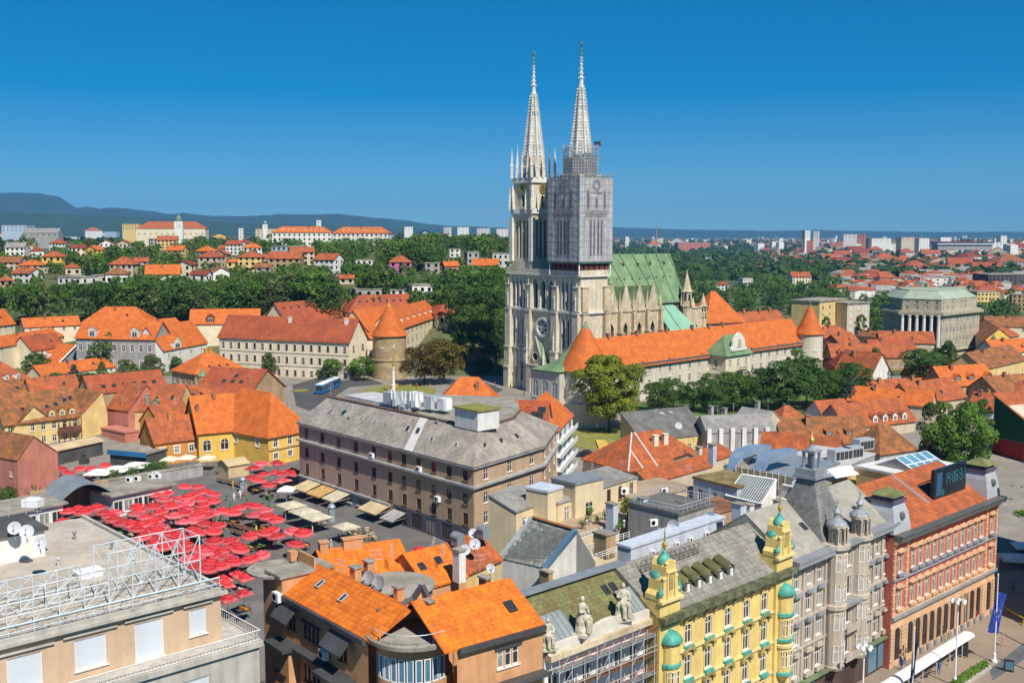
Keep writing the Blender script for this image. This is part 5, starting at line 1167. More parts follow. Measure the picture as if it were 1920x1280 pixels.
  # long grey house with yellow gable
_sk = Vector((24,75)).normalized()
hl = House('long grey townhouse with brown roof and bright yellow gable',V2(G(1843,640,14.5)),V2(G(1902,638,14.5)),75,2.5,14.5,5.2,'y',W_GREY,R_BRN,ov=.3,skew=_sk,win={'l':[(16,[(5,1.9),(9,1.9),(12,1.6)],1.2)]})
m = MB(); k0,k1,kp = hl.A-_sk*.06,hl.B-_sk*.06,(hl.A+hl.B)/2-_sk*.06; m.add([(*k0,2.5),(*k1,2.5),(*k1,14.45),(*kp,19.5),(*k0,14.45)],[(0,1,2,3,4)]); hl.th.mb('yellow_gable',m,W_YEL)
for i in range(5):hl.skylight(0,.3+.12*i,.3,1,1.2)
q = G(1861,668,12); t = Thing('bell_turret','small yellow bell turret with dark green onion cap','turret',(q.x,q.y,3))
m = MB(); m.box((q.x,q.y,3),(1,.3),4.4,4.4,9); m.box((q.x,q.y,12.01),(1,.3),2.6,2.6,4.4); t.mb('shaft',m,W_YELP); m = MB(); m.lathe((q.x,q.y,16.45),[(1.7,0),(1.9,.4),(.8,1.3),(1.3,2.1),(.3,3.4),(0,4.4)],8); t.mb('cap',m,M('dark_copper',(.08,.12,.08)))
# apartment block, bank
ap = HP('tan and orange five-storey apartment block behind the palace tower',(1537,566),(1588,561),24,16,3,.6,'flat',W_YELP,R_CONC,cat='apartment block',name='apartment_block',win={'f':[(4,[(5+3.7*i,1.9)for i in range(5)],1.8)]},winkw=dict(style='multi'))
ap2 = HP('tan right half of the flat roofed apartment block',(1589,570),(1631,568),22.5,16,3,.6,'flat',W_BEIGE,R_CONC,cat='apartment block',name='apartment_block',win={'f':[(3,[(5+3.6*i,1.9)for i in range(5)],1.7)]},winkw=dict(gl=SHUT))
# ------ bank with giant columns and chamfered corner
BANK = M('bank_stone',(.47,.42,.30),var=.1,stain=.15); bz = 2.0; bt = 25.5
c0,c1,c2,c3 = [V2(G(x,y,bt))for x,y in((1661,580),(1688,584.5),(1767,587.5),(1837,580))]
bank = Thing('bank_building','grand grey-green roofed bank with giant white columns on its front','bank',(*((c1+c2)/2),bz))
m = MB(); bk = away(c1,c2); poly = [c0,c1,c2,c3,c3+Vector((2,20)),c0+Vector((6,20))]
fl = [(bz+2+4.3*i,2.3)for i in range(5)]
for p,q,n_ in((c0,c1,4),(c2,c3,11)):facade(bank,m,p,q,bz,bt,grid_spots((q-p).length,n_,fl,1.2),frame=FRAME)
wall_panel(m,c1,c2,bz,bt)
for i in range(3,6):wall_panel(m,poly[i],poly[(i+1)%6],bz,bt)
bank.mb('wall',m,BANK)
dd = (c2-c1).normalized(); L = (c2-c1).length
m = MB(); p,q = c1+dd*.8+bk*-.02,c2-dd*.8+bk*-.02; m.prism([p-bk*.1,q-bk*.1,q,p],10,24.4); bank.mb('portico_shade_panel',m,VOID)  # near-black slab on the wall, painted in for the shade behind the columns
for i in range(6):
 p = c1+dd*(1.2+(L-2.4)*i/5)-bk*1.0; m = MB(); m.lathe((p.x,p.y,9.6),[(.95,0),(.8,.4),(.78,6),(.66,14),(.95,14.3),(.95,14.9)],10); bank.mb('column',m,STONEW)
def pad(poly,o):
 c = sum(poly,Vector((0,0)))/len(poly); return[p+(p-c).normalized()*o for p in poly]
for z,o,h_ in((9.0,1.6,.6),(24.55,1.9,.9),(25.5,.9,.6)):m = MB(); m.prism(pad(poly,o),z,z+h_); bank.mb('cornice',m,BANK)
m = MB(); i0 = pad(poly,-1.5); fl2 = [(26.6,1.5),(29.0,1.4)];
for k in range(4):facade(bank,m,i0[k],i0[k+1],26.1,31.2,grid_spots((i0[k+1]-i0[k]).length,max(2,round((i0[k+1]-i0[k]).length/4)),fl2,1.2))if k<3 else wall_panel(m,i0[k],i0[k+1],26.1,31.2)
bank.mb('attic_wall',m,BANK)
m = MB(); i1 = pad(poly,-1.2); i2 = pad(poly,-7); m.prism(i1,31.2,34.4,i2); m.prism(i2,34.41,34.7); bank.mb('roof',m,M('pale_green_metal',(.36,.42,.33),var=.1,stain=.12))
# ================================================================== paving
def drape(name,x0,x1,y0,y1,mat,dz,st=6,inside=None,parent=None):
 m = MB(); nx_ = max(1,round((x1-x0)/st)); ny_ = max(1,round((y1-y0)/st))
 P = lambda i,j:(lerp(x0,x1,i/nx_),lerp(y0,y1,j/ny_))
 for j in range(ny_):
  for i in range(nx_):
   q = [P(i,j),P(i+1,j),P(i+1,j+1),P(i,j+1)]
   if inside and not inside((q[0][0]+q[2][0])/2,(q[0][1]+q[2][1])/2):continue
   m.quad(*[(a,b,tz(a,b)+dz)for a,b in q])
 return structure(name,m,mat)
drape('pavement',-150,-14,251.5,372,PAVE,.05)
drape('pavement',-14,185,166,372,PAVE,.05,3)
drape('market_square',-112,-14,136,252,MPAVE,.03,4)
drape('market_square',-14,8,138,252,MPAVE,.035,2)
drape('city_square',8,230,60,168,M('square_paving',(.29,.225,.165),rough=.85,var=.1,scale=.12,c2=(.235,.185,.14),fine=2.5),.02,8)
drape('city_square',-120,8,60,137,ASPH,.02,8)
def flat(name,pts,z,mat,kind='structure'):
 m = MB(); P = [G(x,y,z)for x,y in pts]; m.add(P,[tuple(range(len(P)))]); return structure(name,m,mat)
flat('road',[(548,722),(600,706),(700,712),(720,720),(655,725),(625,745),(580,770),(555,760)],9.48,ASPH)
flat('road',[(840,728),(905,715),(945,730),(920,742)],9.48,ASPH)
m = MB(); c = G(735,734,9.5); m.lathe((c.x+2,c.y,9.50),[(0,0),(11.5,0),(11.5,-.1)],32,sx=1.05,sy=1.35); structure('lawn',m,LAWN)
m = MB(); c = G(563,732,9.5); m.lathe((c.x,c.y,9.5),[(2.8,0),(2.8,.14)],20); m.lathe((c.x,c.y,9.641),[(2.4,0),(2.4,.01)],20); structure('lawn',m,LAWN)
def lawn_patch(pts,mat,dz=.09):
 m = MB(); P = []
 for x,y in pts:
  p = T(x,y); P.append(Vector((p.x,p.y,0)))
 c = sum(P,Vector((0,0,0)))/len(P); n = 6
 for i in range(len(P)):
  a,b = P[i],P[(i+1)%len(P)]
  for r in range(n):
   f0,f1 = r/n,(r+1)/n; q = [lerp(c,a,f0),lerp(c,b,f0),lerp(c,b,f1),lerp(c,a,f1)]
   m.add([(v.x,v.y,tz(v.x,v.y)+dz)for v in q],[(3,2,1,0)])
 return structure('lawn',m,mat)
lawn_patch([(1070,806),(1140,800),(1225,800),(1180,858),(1150,850),(1075,838)],LAWN,.12)
drape('lawn',30,118,296,372,M('park_lawn',(.10,.17,.03),rough=1,var=.2,scale=.2,fine=3),.09,4,lambda x,y:(x-25.5)*.69-(y-305.5)*.724>3)
m = MB(); P = [T(x,y)for x,y in((1117,829),(1134,828),(1144,840),(1122,842))]; m.slab([p+Vector((0,0,.55))for p in P],.5); solo('flower_bed',m,M('yellow_flowers',(.62,.55,.16),rough=.9,var=.25,scale=1.2,c2=(.5,.22,.03),fine=6),'bright yellow flower bed on the lawn below the palace tower','flower bed')
# ================================================================== the big grey-roofed block on the market
CBW = M('mauve_plaster',(.46,.31,.25),var=.06,stain=.1); CBT = M('tan_block_plaster',(.50,.35,.22),var=.07,stain=.12); LEDG = M('grey_ledge',(.42,.42,.42),var=.1,stain=.2)
ze = 20.5; e0,e1,e2,e3 = [V2(G(x,y,ze))for x,y in((560,790),(888,874),(1017,834),(1043,798))]
nb = away(e0,e1); e4 = e3+Vector((-8,8)); e5 = e0+nb*15
cb = Thing('market_block','long five-storey brown block with grey sloping roof beside the market','block',(*((e0+e1)/2),6))
L01 = (e1-e0).length; dm = (e1-e0).normalized(); em = e0+dm*(L01*.535)
m1 = MB(); m2 = MB()
rows = [(9.9,2.1),(13.5,1.9),(17.6,1.8)]
def cbspots(L,n,seed):
 r = random.Random(seed); out = []
 for z,h_ in rows:
  for i in range(n):
   g_ = r.choice([GLASS,GLASS,BLIND,BLIND,GLASS]); out.append(((i+.5)*L/n,z,1.35,h_,g_))
 return out
facade(cb,m1,e0,em,6,ze,cbspots((em-e0).length,5,1),frame=FRAMEB)
facade(cb,m2,em,e1,6,ze,cbspots((e1-em).length,6,2),frame=FRAMEB)
facade(cb,m2,e1,e2,1,ze,cbspots((e2-e1).length,3,3),frame=FRAME)
facade(cb,m2,e2,e3,1,ze,cbspots((e3-e2).length,3,4),frame=FRAME)
for p,q in((e3,e4),(e4,e5),(e5,e0)):wall_panel(m2,p,q,1,ze)
cb.mb('wall',m1,CBW); cb.mb('wall',m2,CBT)
for z,o,h_ in((16.6,.75,.4),(20.0,.55,.45)):
 m = MB(); pl = [e0,e1,e2,e3]; of = []
 for i,p in enumerate(pl):
  ns = []
  for a,b in((pl[i-1]if i else None,p),(p,pl[i+1]if i<3 else None)):
   if a is not None and b is not None:dd = (b-a).normalized(); ns.append(Vector((dd.y,-dd.x)))
  of.append(p+sum(ns,Vector((0,0))).normalized()*o*(1.1 if len(ns)>1 else 1))
 for i in range(3):m.prism([of[i],of[i+1],pl[i+1]-(pl[i+1]-of[i+1])*.02,pl[i]-(pl[i]-of[i])*.02],z,z+h_)
 cb.mb('ledge',m,LEDG)
nrm01 = Vector((dm.y,-dm.x))
m = MB(); p,q = e0,e0+dm*33; m.prism([p+nrm01*.5,q+nrm01*.5,q+nrm01*.03,p+nrm01*.03],9.0,9.35); cb.mb('ledge',m,LEDG)
SHOPW = M('shop_grey',(.36,.36,.40),var=.08,stain=.15)
m = MB(); p,q = e0+nrm01*.12,e0+dm*33+nrm01*.12; facade(cb,m,p,q,6.03,8.98,[(2.2+5.3*i,7.0 if i!=5 else 6.9,3.2,1.6)for i in range(6)],style='multi'); cb.mb('shop_front',m,SHOPW)
m = MB(); q0 = e0+dm*34+nrm01*.12; q1 = e1-dm*1+nrm01*.12; facade(cb,m,q0,q1,6.03,9.5,[(2.5+4.5*i,6.3,3.0,2.8)for i in range(4)],style='multi',frame=FRAMEB,sill=False); cb.mb('shop_front',m,M('dark_shop',(.12,.11,.14),var=.1))
# roof: slope up to a flat deck
zt = 25.3; t0,t1,t2,t3 = [V2(G(x,y,zt))for x,y in((616,744),(897,803),(962,785),(975,770))]
ov = .55; o0,o1,o2,o3 = of
m = MB(); zz = 20.46
for a,b,c,d in((o0,o1,t1,t0),(o1,o2,t2,t1),(o2,o3,t3,t2)):m.slab([(*a,zz),(*b,zz),(*c,zt),(*d,zt)],.25)
cbr = cb.mb('roof',m,M('fibre_cement_roof',(.37,.33,.28),rough=.85,var=.13,scale=.3,c2=(.26,.232,.20),stain=.25,fine=4))
m = MB(); pts = [t0,t1,t2,t3,e4,e5]; m.prism(pts,zt-.4,zt-.1); cb.mb('roof_deck',m,R_CONC)
m = MB()
for a,b in((t0,t1),(t1,t2),(t2,t3)):m.bar((*a,zt+.1),(*b,zt+.1),.28,4)
cb.mb('roof_edge',m,M('rust_edge',(.16,.09,.06),var=.2))
def on_slope(a,b,c,d,u,v):return lerp(lerp(Vector((*a,zz)),Vector((*b,zz)),u),lerp(Vector((*d,zt)),Vector((*c,zt)),u),v)
for u,v,w_,h_ in((.12,.55,.9,1.6),(.2,.62,1.8,1.4),(.33,.6,.7,.9),(.42,.58,.7,.9),(.49,.55,.8,.9),(.62,.58,1.2,1.6),(.68,.58,1.2,1.6),(.77,.45,.8,1),(.9,.45,.8,1)):
 p = on_slope(o0,o1,t1,t0,u,v); x = Vector((*dm,0)); y = (Vector((*lerp(t0,t1,u),zt))-Vector((*lerp(o0,o1,u),zz))).normalized(); sheet_window(cb,p,x,y,x.cross(y).normalized(),w_,h_,'roof_window',cbr,frame=STEEL)
x2 = Vector((*(e2-e1).normalized(),0))
for u in(.15,.45,.75):p = on_slope(o1,o2,t2,t1,u,.5); y = (Vector((*lerp(t1,t2,u),zt))-Vector((*lerp(o1,o2,u),zz))).normalized(); sheet_window(cb,p,x2,y,x2.cross(y).normalized(),.7,.9,'roof_window',cbr)
m = MB(); u0,u1 = .655,.70
for a in(0,):
 P = [on_slope(o0,o1,t1,t0,u0,0),on_slope(o0,o1,t1,t0,u1,0),on_slope(o0,o1,t1,t0,u1,1),on_slope(o0,o1,t1,t0,u0,1)]; m.slab([p+Vector((0,0,.05))for p in P],.04)
cb.mb('new_roof_strip',m,M('new_sheet',(.60,.58,.55),var=.06),parent=cbr)
m = MB(); p = V2(G(882,792,26))+nb*1.5; m.box((p.x,p.y,25),dm,6.5,5,3.4); ph = cb.mb('stair_house',m,W_WHITE); m = MB(); m.box((p.x,p.y,28.41),dm,7,5.6,.3); cb.mb('stair_house_roof',m,LAWN,parent=ph)
m = MB(); p = V2(G(700,756,25.5))+nb*4; m.box((p.x,p.y,25),dm,22,7,.9); cb.mb('white_roof_slab',m,M('pale_roof_felt',(.52,.52,.52),var=.1))
# air conditioners on the facade
ACM = {}
def ac_mesh():
 if 'ac' not in ACM:
  m = MB(); m.box((0,0,0),(1,0),.95,.38,.7); m.mi = 1; m.lathe((0,0,0),[(.02,0),(.26,0)],12); k = len(m.V)-24
  m.V[k:] = [(x-.12,-.2,y+.36)for x,y,z in m.V[k:]]; ACM['ac'] = mesh('air_conditioner',m.V,m.F,[WMET,DARK],m.fm)
 return ACM['ac']
def ac(p,rz,label,s=1.0):
 o = link(bpy.data.objects.new('air_conditioner',ac_mesh())); o.location = p; o.rotation_euler = (0,0,rz); o.scale = (s,s,s); tag(o,label,'air conditioner'); return o
rzm = math.atan2(dm.y,dm.x)
for u,z in((.475,17.2),(.735,17.1),(.83,12.6)):p = e0+dm*(L01*u)+nrm01*.25; ac((p.x,p.y,z),rzm,'white air conditioner on the shaded wall of the brown block',1.3)
p = lerp(e1,e2,.35)+Vector((x2.y,-x2.x))*.25; ac((p.x,p.y,12.2),math.atan2(x2.y,x2.x),'white air conditioner on the sunny corner wall of the brown block',1.3)
# telecom plant on the roof
def mast(px,py,z,h,label,s=1):
 p = G(px,py,z); t = Thing('antenna_mast',label,'antenna',p); m = MB(); m.bar(p,p+Vector((0,0,h)),.09,6); t.mb('pole',m,STEEL)
 for a in range(3):m = MB(); q = p+Vector((math.cos(a*2.1)*.4,math.sin(a*2.1)*.4,h*.45)); m.box(q,(1,0),.24,.14,h*.5); t.mb('panel_antenna',m,WMET)
for i,(px,py)in enumerate(((737,762),(757,764),(772,765),(786,768))):mast(px,py,26,3.4,'white panel antenna mast on the grey-roofed block')
t = Thing('rooftop_plant','white and grey cooling plant on the grey-roofed block','cooling plant',G(780,764,26))
p = G(800,764,26);
for i,(dx,w_,h_)in enumerate(((-7,4,2.4),(-2.4,3,2.8),(1,2.2,2.4),(3.6,2.2,2.2))):m = MB(); m.box((p.x+dx,p.y-dx*.6,26),dm,w_,2,h_); t.mb('cabinet',m,WMET if i%2 else STEEL)
m = MB();
for i in range(9):m.bar((p.x-8+i*1.5,p.y+4-i,26),(p.x-8+i*1.5,p.y+4-i,29),.07)
m.bar((p.x-8,p.y+4,28.9),(p.x+4,p.y-4,28.9),.07); t.mb('pipe_frame',m,STEEL)
# modern balcony house and roofs behind
mb_ = HP('white and teal balcony house with orange roof right of the brown block',(1044,806),(1074,776),19.5,12,3,5,'x',W_WHITE,R_OR,ov=.3)
TEAL = M('teal_panel',(.20,.42,.40),var=.1)
for f in range(5):
 m = MB(); z = 5.0+2.9*f; a,b = mb_.A-mb_.n*1.2,mb_.B-mb_.n*1.2; m.prism([a,b,b+mb_.n*1.19,a+mb_.n*1.19],z,z+.2); m.prism([a,b,b+mb_.n*.08,a+mb_.n*.08],z+.21,z+1.1); o = mb_.th.mb('balcony',m,WMET)
 for i in range(3):m = MB(); p = lerp(mb_.A,mb_.B,.2+.3*i)-mb_.n*.04; m.box((p.x,p.y,z+.25),mb_.d,2.2,.06,2.0); mb_.th.mb('window_panel',m,TEAL if i%2 else GLASS)
rr_ = HP('red-brown roofed stair house with blue roof windows behind the grey roof corner',(962,790),(1024,792),21.4,7,18,4,'x',W_TAN,R_RED,ov=.3)
for u,v in((.75,.35),(.8,.6),(.62,.4)):rr_.skylight(0,u,v,1.6,1.4)
HP('orange hipped house on the edge of the cathedral square',(819,756),(938,756),14,12,7,6.4,'hx',W_CREAM,R_OR,ov=.4).chimney(0,.72,.6,.9,.9,1.6,W_BRICK)
# ================================================================== market terraces and stalls
UM_R = {}
def umb_mat(name,a,b,c):
 m = bpy.data.materials.new(name); m.use_nodes = True; n = m.node_tree.nodes; l = m.node_tree.links; bs = n['Principled BSDF']; bs.inputs['Roughness'].default_value = .8
 tc = n.new('ShaderNodeTexCoord'); sx = n.new('ShaderNodeSeparateXYZ'); l.new(tc.outputs['Object'],sx.inputs[0])
 cx = n.new('ShaderNodeCombineXYZ'); l.new(sx.outputs[0],cx.inputs[0]); l.new(sx.outputs[1],cx.inputs[1]); ln = n.new('ShaderNodeVectorMath'); ln.operation = 'LENGTH'; l.new(cx.outputs[0],ln.inputs[0])
 cr = n.new('ShaderNodeValToRGB'); l.new(ln.outputs['Value'],cr.inputs[0]); e = cr.color_ramp; e.interpolation = 'CONSTANT'
 e.elements[0].position = 0; e.elements[0].color = (*b,1); e.elements[1].position = .18; e.elements[1].color = (*a,1)
 for p_,c_ in((.36,b),(.5,a),(.74,c),(.80,a),(.86,c)):k = e.elements.new(p_); k.color = (*c_,1)
 oi = n.new('ShaderNodeObjectInfo'); r = n.new('ShaderNodeMapRange'); r.inputs[3].default_value = .8; r.inputs[4].default_value = 1.2; l.new(oi.outputs['Random'],r.inputs[0])
 vm = n.new('ShaderNodeVectorMath'); vm.operation = 'SCALE'; l.new(cr.outputs[0],vm.inputs[0]); l.new(r.outputs[0],vm.inputs['Scale']); l.new(vm.outputs[0],bs.inputs['Base Color'])
 t = n.new('ShaderNodeBsdfTranslucent'); l.new(vm.outputs[0],t.inputs[0]); mx = n.new('ShaderNodeMixShader'); mx.inputs[0].default_value = .15; l.new(bs.outputs[0],mx.inputs[1]); l.new(t.outputs[0],mx.inputs[2]); l.new(mx.outputs[0],n['Material Output'].inputs[0])
 return m
URED = umb_mat('red_umbrella_cloth',(.50,.006,.011),(.58,.055,.062),(.62,.13,.14)); UPNK = umb_mat('faded_umbrella_cloth',(.56,.03,.05),(.60,.13,.15),(.62,.2,.21))
def canopy_mesh(mat,square=False):
 m = MB(); n = 4 if square else 10; k = 1.25 if square else 1; a0 = math.pi/4 if square else .2
 prof = [(1.0*k,-.04),(1.0*k,.10),(.72*k,.32),(.40*k,.56),(.08,.72)]
 m.lathe((0,0,0),prof,n,a0,a0+2*math.pi)
 m.F = [f for f in m.F if len(f)==4]; m.fm = [0]*len(m.F)
 top = len(m.V)-n; m.F.append(tuple(range(top,top+n))); m.fm.append(0)
 fr = 3*n if not square else 12 # hanging fringe
 for i in range(fr):
  t0_,t1_ = a0+2*math.pi*i/fr,a0+2*math.pi*(i+.8)/fr
  if square:continue
  m.add([(math.cos(t0_),math.sin(t0_),-.02),(math.cos(t1_),math.sin(t1_),-.02),(math.cos(t1_)*1.0,math.sin(t1_)*1.0,-.13),(math.cos(t0_),math.sin(t0_),-.13)],[(0,1,2,3)])
 return mesh('canopy',m.V,m.F,mat)
CAN = {('r',0):canopy_mesh(URED),('p',0):canopy_mesh(UPNK),('r',1):canopy_mesh(URED,True),('p',1):canopy_mesh(UPNK,True)}
_m = MB(); _m.lathe((0,0,0),[(.028,0),(.028,2.95)],6); _m.lathe((0,0,0),[(.22,0),(.22,.1),(.05,.14)],8); POLE = mesh('pole',_m.V,_m.F,WOOD)
UMB = []
def umbrella(px,py,where,col='r',sq=0,r=1.45,zg=6.03,hh=2.45):
 p = G(px,py,zg+hh+.25); o = link(bpy.data.objects.new('market_umbrella',None)); o.location = (p.x,p.y,zg)
 tag(o,f'{"square " if sq else ""}{"red" if col == "r" else "faded pink-red"} market umbrella {where}','umbrella','red umbrellas on the market',px=px)
 rs = random.Random(px*7+py); tl = rs.uniform(-.13,.13); hh+=rs.uniform(-.3,.25); r*=rs.uniform(.95,1.14)
 c = link(bpy.data.objects.new('canopy',CAN[(col,sq)]),o); c.location = (0,0,hh); c.scale = (r,r,rs.uniform(.95,1.35)); c.rotation_euler = (tl,rs.uniform(-.13,.13),rs.uniform(0,6)if not sq else .75+rs.uniform(-.1,.1))
 link(bpy.data.objects.new('pole',POLE),o); UMB.append((p.x,p.y)); return o
Z3 = [(875,200),(930,190),(1040,160),(1110,155),(1150,175),(1200,190),(1090,188),(845,252),(925,228),(965,262),(1010,215),(1060,215),(1045,245),(1130,228),(1140,252)]
ZL = [(385,292),(440,270),(500,278),(545,268),(590,300),(640,295),(470,297),(640,330),(690,347),(350,348),(620,318)]
ZM = [(760,310),(820,325),(870,335),(930,312),(980,317),(1030,302),(1065,285),(1110,315),(1160,310),(1210,295),(1255,290),(745,360),(800,372),(850,360),(905,372),(770,397),(830,395),(885,402),(800,440),(850,430),(1030,345),(1090,340),(1220,362),(1080,385),(1120,402),(1200,402),(960,402),(1000,420),(905,452),(960,457),(920,485),(1015,442),(875,472)]
ZR = [(1310,290),(1345,265),(1400,255),(1440,268),(1430,305),(1490,290),(1505,325),(1555,340),(1410,425),(1470,405),(1525,385),(1555,425),(1490,418),(1650,395),(1705,415),(1665,470)]
ZF = [(1290,450),(1330,480),(1350,510),(1030,512),(1065,555),(1105,545),(1150,530),(1200,525),(1130,592),(1185,570),(1280,550),(1310,577),(1400,552),(1470,530),(1240,592),(1170,612),(1090,602)]
for L_,wh in((Z3,'in the back rows by the low pavilion'),(ZL,'in the left cluster before the curved roof'),(ZM,'in the dense middle of the market'),(ZR,'along the right side by the open lane'),(ZF,'in the front corner near the roof truss')):
 for i,(X,Y)in enumerate(L_):umbrella(X/3,860+Y/3,wh,'p' if(i*7+X)%9 in(0,4)else 'r',0,1.62)
for X,Y in((1340,640),(1380,655),(1255,662),(1265,692),(1280,775),(1370,755)):umbrella(X/3,860+Y/3,'at the bottom edge of the market','r',1,1.25)
for i,(x,y)in enumerate(((491,866),(476,875),(521,868),(516,885),(546,881),(471,893),(493,890),(527,889),(551,887),(485,900),(528,899),(504,909))):umbrella(x,y,'in the upper corner beside the brown block','p' if i in(0,10)else 'r',1 if i in(0,1,2,4,10)else 0,1.9 if i==10 else 1.6)
for x,y in((113,876),(129,884),(150,880),(170,876),(198,872)):umbrella(x,y,'on the terrace behind the low pavilion','r',0,1.5)
umbrella(787,1031,'alone behind the orange roofs','r',0,1.6)
ru = random.Random(12); _n = 0
while _n<16: # fill the gaps of the dense part
 x,y = ru.uniform(235,420),ru.uniform(920,1035)
 if y>1010+(x-420)*.28+30 or y<925+abs(x-330)*.12:continue
 p = G(x,y,8.7)
 if min((p.x-a)**2+(p.y-b)**2 for a,b in UMB)<4.4:continue
 umbrella(round(x),round(y),'filling the dense middle rows','r',0,1.55); _n+=1
 # white and cream parasols
def parasol(px,py,label,mat,r=2.2,hh=2.6,rz=.75,zg=6.03):
 p = G(px,py,zg+hh+.5); t = Thing('parasol',label,'parasol',(p.x,p.y,zg)); m = MB(); k = 1.35*r
 m.lathe((p.x,p.y,zg+hh),[(k*1.0,0),(k,.16),(k*.5,.62),(.05,.95)],4,rz,rz+2*math.pi); m.F = m.F[:-2]+[m.F[-1]]if False else m.F; t.mb('canopy',m,mat)
 m = MB(); m.lathe((p.x,p.y,zg),[(.3,0),(.3,.1),(.04,.12),(.04,hh+.3)],6); t.mb('pole',m,DARK); return t
CANV = M('white_canvas',(.78,.77,.74),rough=.9,var=.05,scale=1); CRM = M('cream_canvas',(.55,.50,.37),rough=.9,var=.2,scale=.9,c2=(.42,.39,.28),fine=3); TANC = M('tan_canvas',(.58,.45,.26),rough=.9,var=.1); ORC = M('orange_canvas',(.58,.36,.12),rough=.9,var=.15,scale=1)
for x,y in((187,882),(220,876),(254,869)):parasol(x,y,'white square parasol on the upper terrace',CANV,2.7)
for x,y in((318,858),(350,855),(388,856)):parasol(x,y,'cream pointed parasol before the orange house',M('ivory_canvas',(.68,.62,.48),var=.06),1.9)
parasol(537,914,'white peaked market tent near the brown block',CANV,1.7,2.6)
for x,y in((546,943),(571,955),(594,965)):parasol(x,y,'large cream terrace parasol before the brown block',CRM,2.3,2.6,rzm+math.pi/4)
parasol(649,983,'separate cream terrace parasol before the shops',CRM,1.9,2.6,rzm+math.pi/4)
def awning(px,py,w_,dep,z1,label,mat,u=None):
 u_ = u; p = e0+dm*u_+nrm01*.15; q = p+dm*w_; m = MB()
 m.slab([(*p,z1),(*(p+nrm01*dep),z1-1.1),(*(q+nrm01*dep),z1-1.1),(*q,z1)][::-1],.08); a,b = p+nrm01*dep,q+nrm01*dep; m.slab([(*a,z1-1.1),(*a,z1-1.35),(*b,z1-1.35),(*b,z1-1.1)],.03)
 m.bar((*(p+nrm01*.1),z1-.9),(*a,z1-1.15),.04); m.bar((*(q+nrm01*.1),z1-.9),(*b,z1-1.15),.04); solo('awning',m,mat,label,'awning')
awning(0,0,5,4.2,9.0,'tan shop awning nearest the market on the brown block',TANC,4); awning(0,0,5,4.2,8.9,'orange striped shop awning on the brown block',ORC,9.6); awning(0,0,4.5,4,8.9,'beige shop awning beside the advertising column',CRM,15.2); awning(0,0,6,3.4,9.0,'golden tan awning by the single cream parasol',TANC,27); awning(0,0,4,3.2,8.6,'slate grey awning at the dark shop',W_GREY,34)
awt = HP('tan pitched market booth roof beside the yellow inn',(428,872),(466,866),9,5,6.03,.9,'x',TANC,TANC,ov=.3,cat='booth',name='market_booth')
# low pavilion with curved roof, terrace walls
pv1 = HP('low flat roofed market pavilion with air conditioners',(212,930),(322,908),10.2,9,6,.35,'flat',W_WHITE,R_CONC,ov=.7,cat='pavilion',name='market_pavilion',win={'f':[(6,[(6.8,2.2)],1.8)]},winkw=dict(style='multi'))
pv2 = HP('low flat roofed pavilion at the lower left of the market',(-30,972),(118,944),10.2,9,6,.35,'flat',W_WHITE,R_CONC,ov=.7,cat='pavilion',name='market_pavilion',win={'f':[(6,[(6.8,2.2)],1.8)]},winkw=dict(style='multi'))
m = MB(); P = []; a,b = V2(G(112,944,10)),V2(G(214,927,10)); nn_ = away(a,b)
for i in range(13):t_ = i/12; p = lerp(a,b,t_); z = 10.4+2.6*math.sin(math.pi*t_); P.append((p,z))
for(p,z),(q,z2)in zip(P,P[1:]):m.slab([(*p,z),(*q,z2),(*(q+nn_*10),z2),(*(p+nn_*10),z)],.25)
cv = Thing('curved_canopy','curved grey metal canopy over the market stairs','canopy',(*a,6)); cv.mb('vault',m,R_ZINC)
for t_ in(.02,.98):m = MB(); p = lerp(a,b,t_)+nn_*.5; m.bar((*p,6),(*p,10.4),.25,8); cv.mb('column',m,W_WHITE)
m = MB(); p = lerp(a,b,.5)+nn_*9; m.box((p.x,p.y,6),b-a,15,.4,5); cv.mb('back_wall',m,W_TAN)
for x,y in((243,903),(258,901),(284,897),(292,893),(297,896)):p = G(x,y,10.6); ac(p,-.2,'white air conditioner on the low pavilion roof',1.4)
p = G(62,949,10.6); m = MB(); m.box(p,(1,-.2),3.2,2,1.4); m.box(p+Vector((0,0,1.41)),(1,-.2),2,1.4,.2); solo('ventilation_unit',m,WMET,'boxy white ventilation unit on the lower left pavilion roof','ventilation unit')
tw = HP('grey terrace retaining wall with creepers behind the pavilion',(180,905),(380,872),8.4,1,6,.3,'flat',W_GREY,R_CONC,ov=.1,cat='wall',name='terrace_wall')
def hedge(pts,label,z,h_,w_,mat,n=900,name='hedge'):
 r = random.Random(len(label)); m = MB(); P = [G(x,y,z)for x,y in pts]
 for i in range(n):
  k = r.randrange(len(P)-1); t_ = r.random(); c = lerp(P[k],P[k+1],t_)+Vector((r.uniform(-w_,w_),r.uniform(-w_,w_),r.uniform(0,h_))); d1 = Vector((r.gauss(0,1),r.gauss(0,1),r.gauss(0,1))).normalized(); d2 = d1.orthogonal().normalized(); s = r.uniform(.12,.28)
  m.quad(c-d1*s,c-d2*s*.6,c+d1*s,c+d2*s*.6)
 return solo(name,m,mat,label,'hedge',kind='stuff' if n>5000 else None)
hedge([(188,903),(240,893),(275,886),(310,880)],'row of green creepers on the terrace wall behind the pavilion',7.2,2.0,.7,L_MID,1500)
hedge([(0,945),(30,934),(70,927)],'green bushes at the foot of the pink gable',6,2.6,1.6,L_MID,2200)
t = HP('covered tan canopy along the upper terrace restaurants',(98,845),(192,825),9.8,6,6.2,.6,'x',R_BITU,TANC,ov=.4,cat='canopy',name='restaurant_canopy')
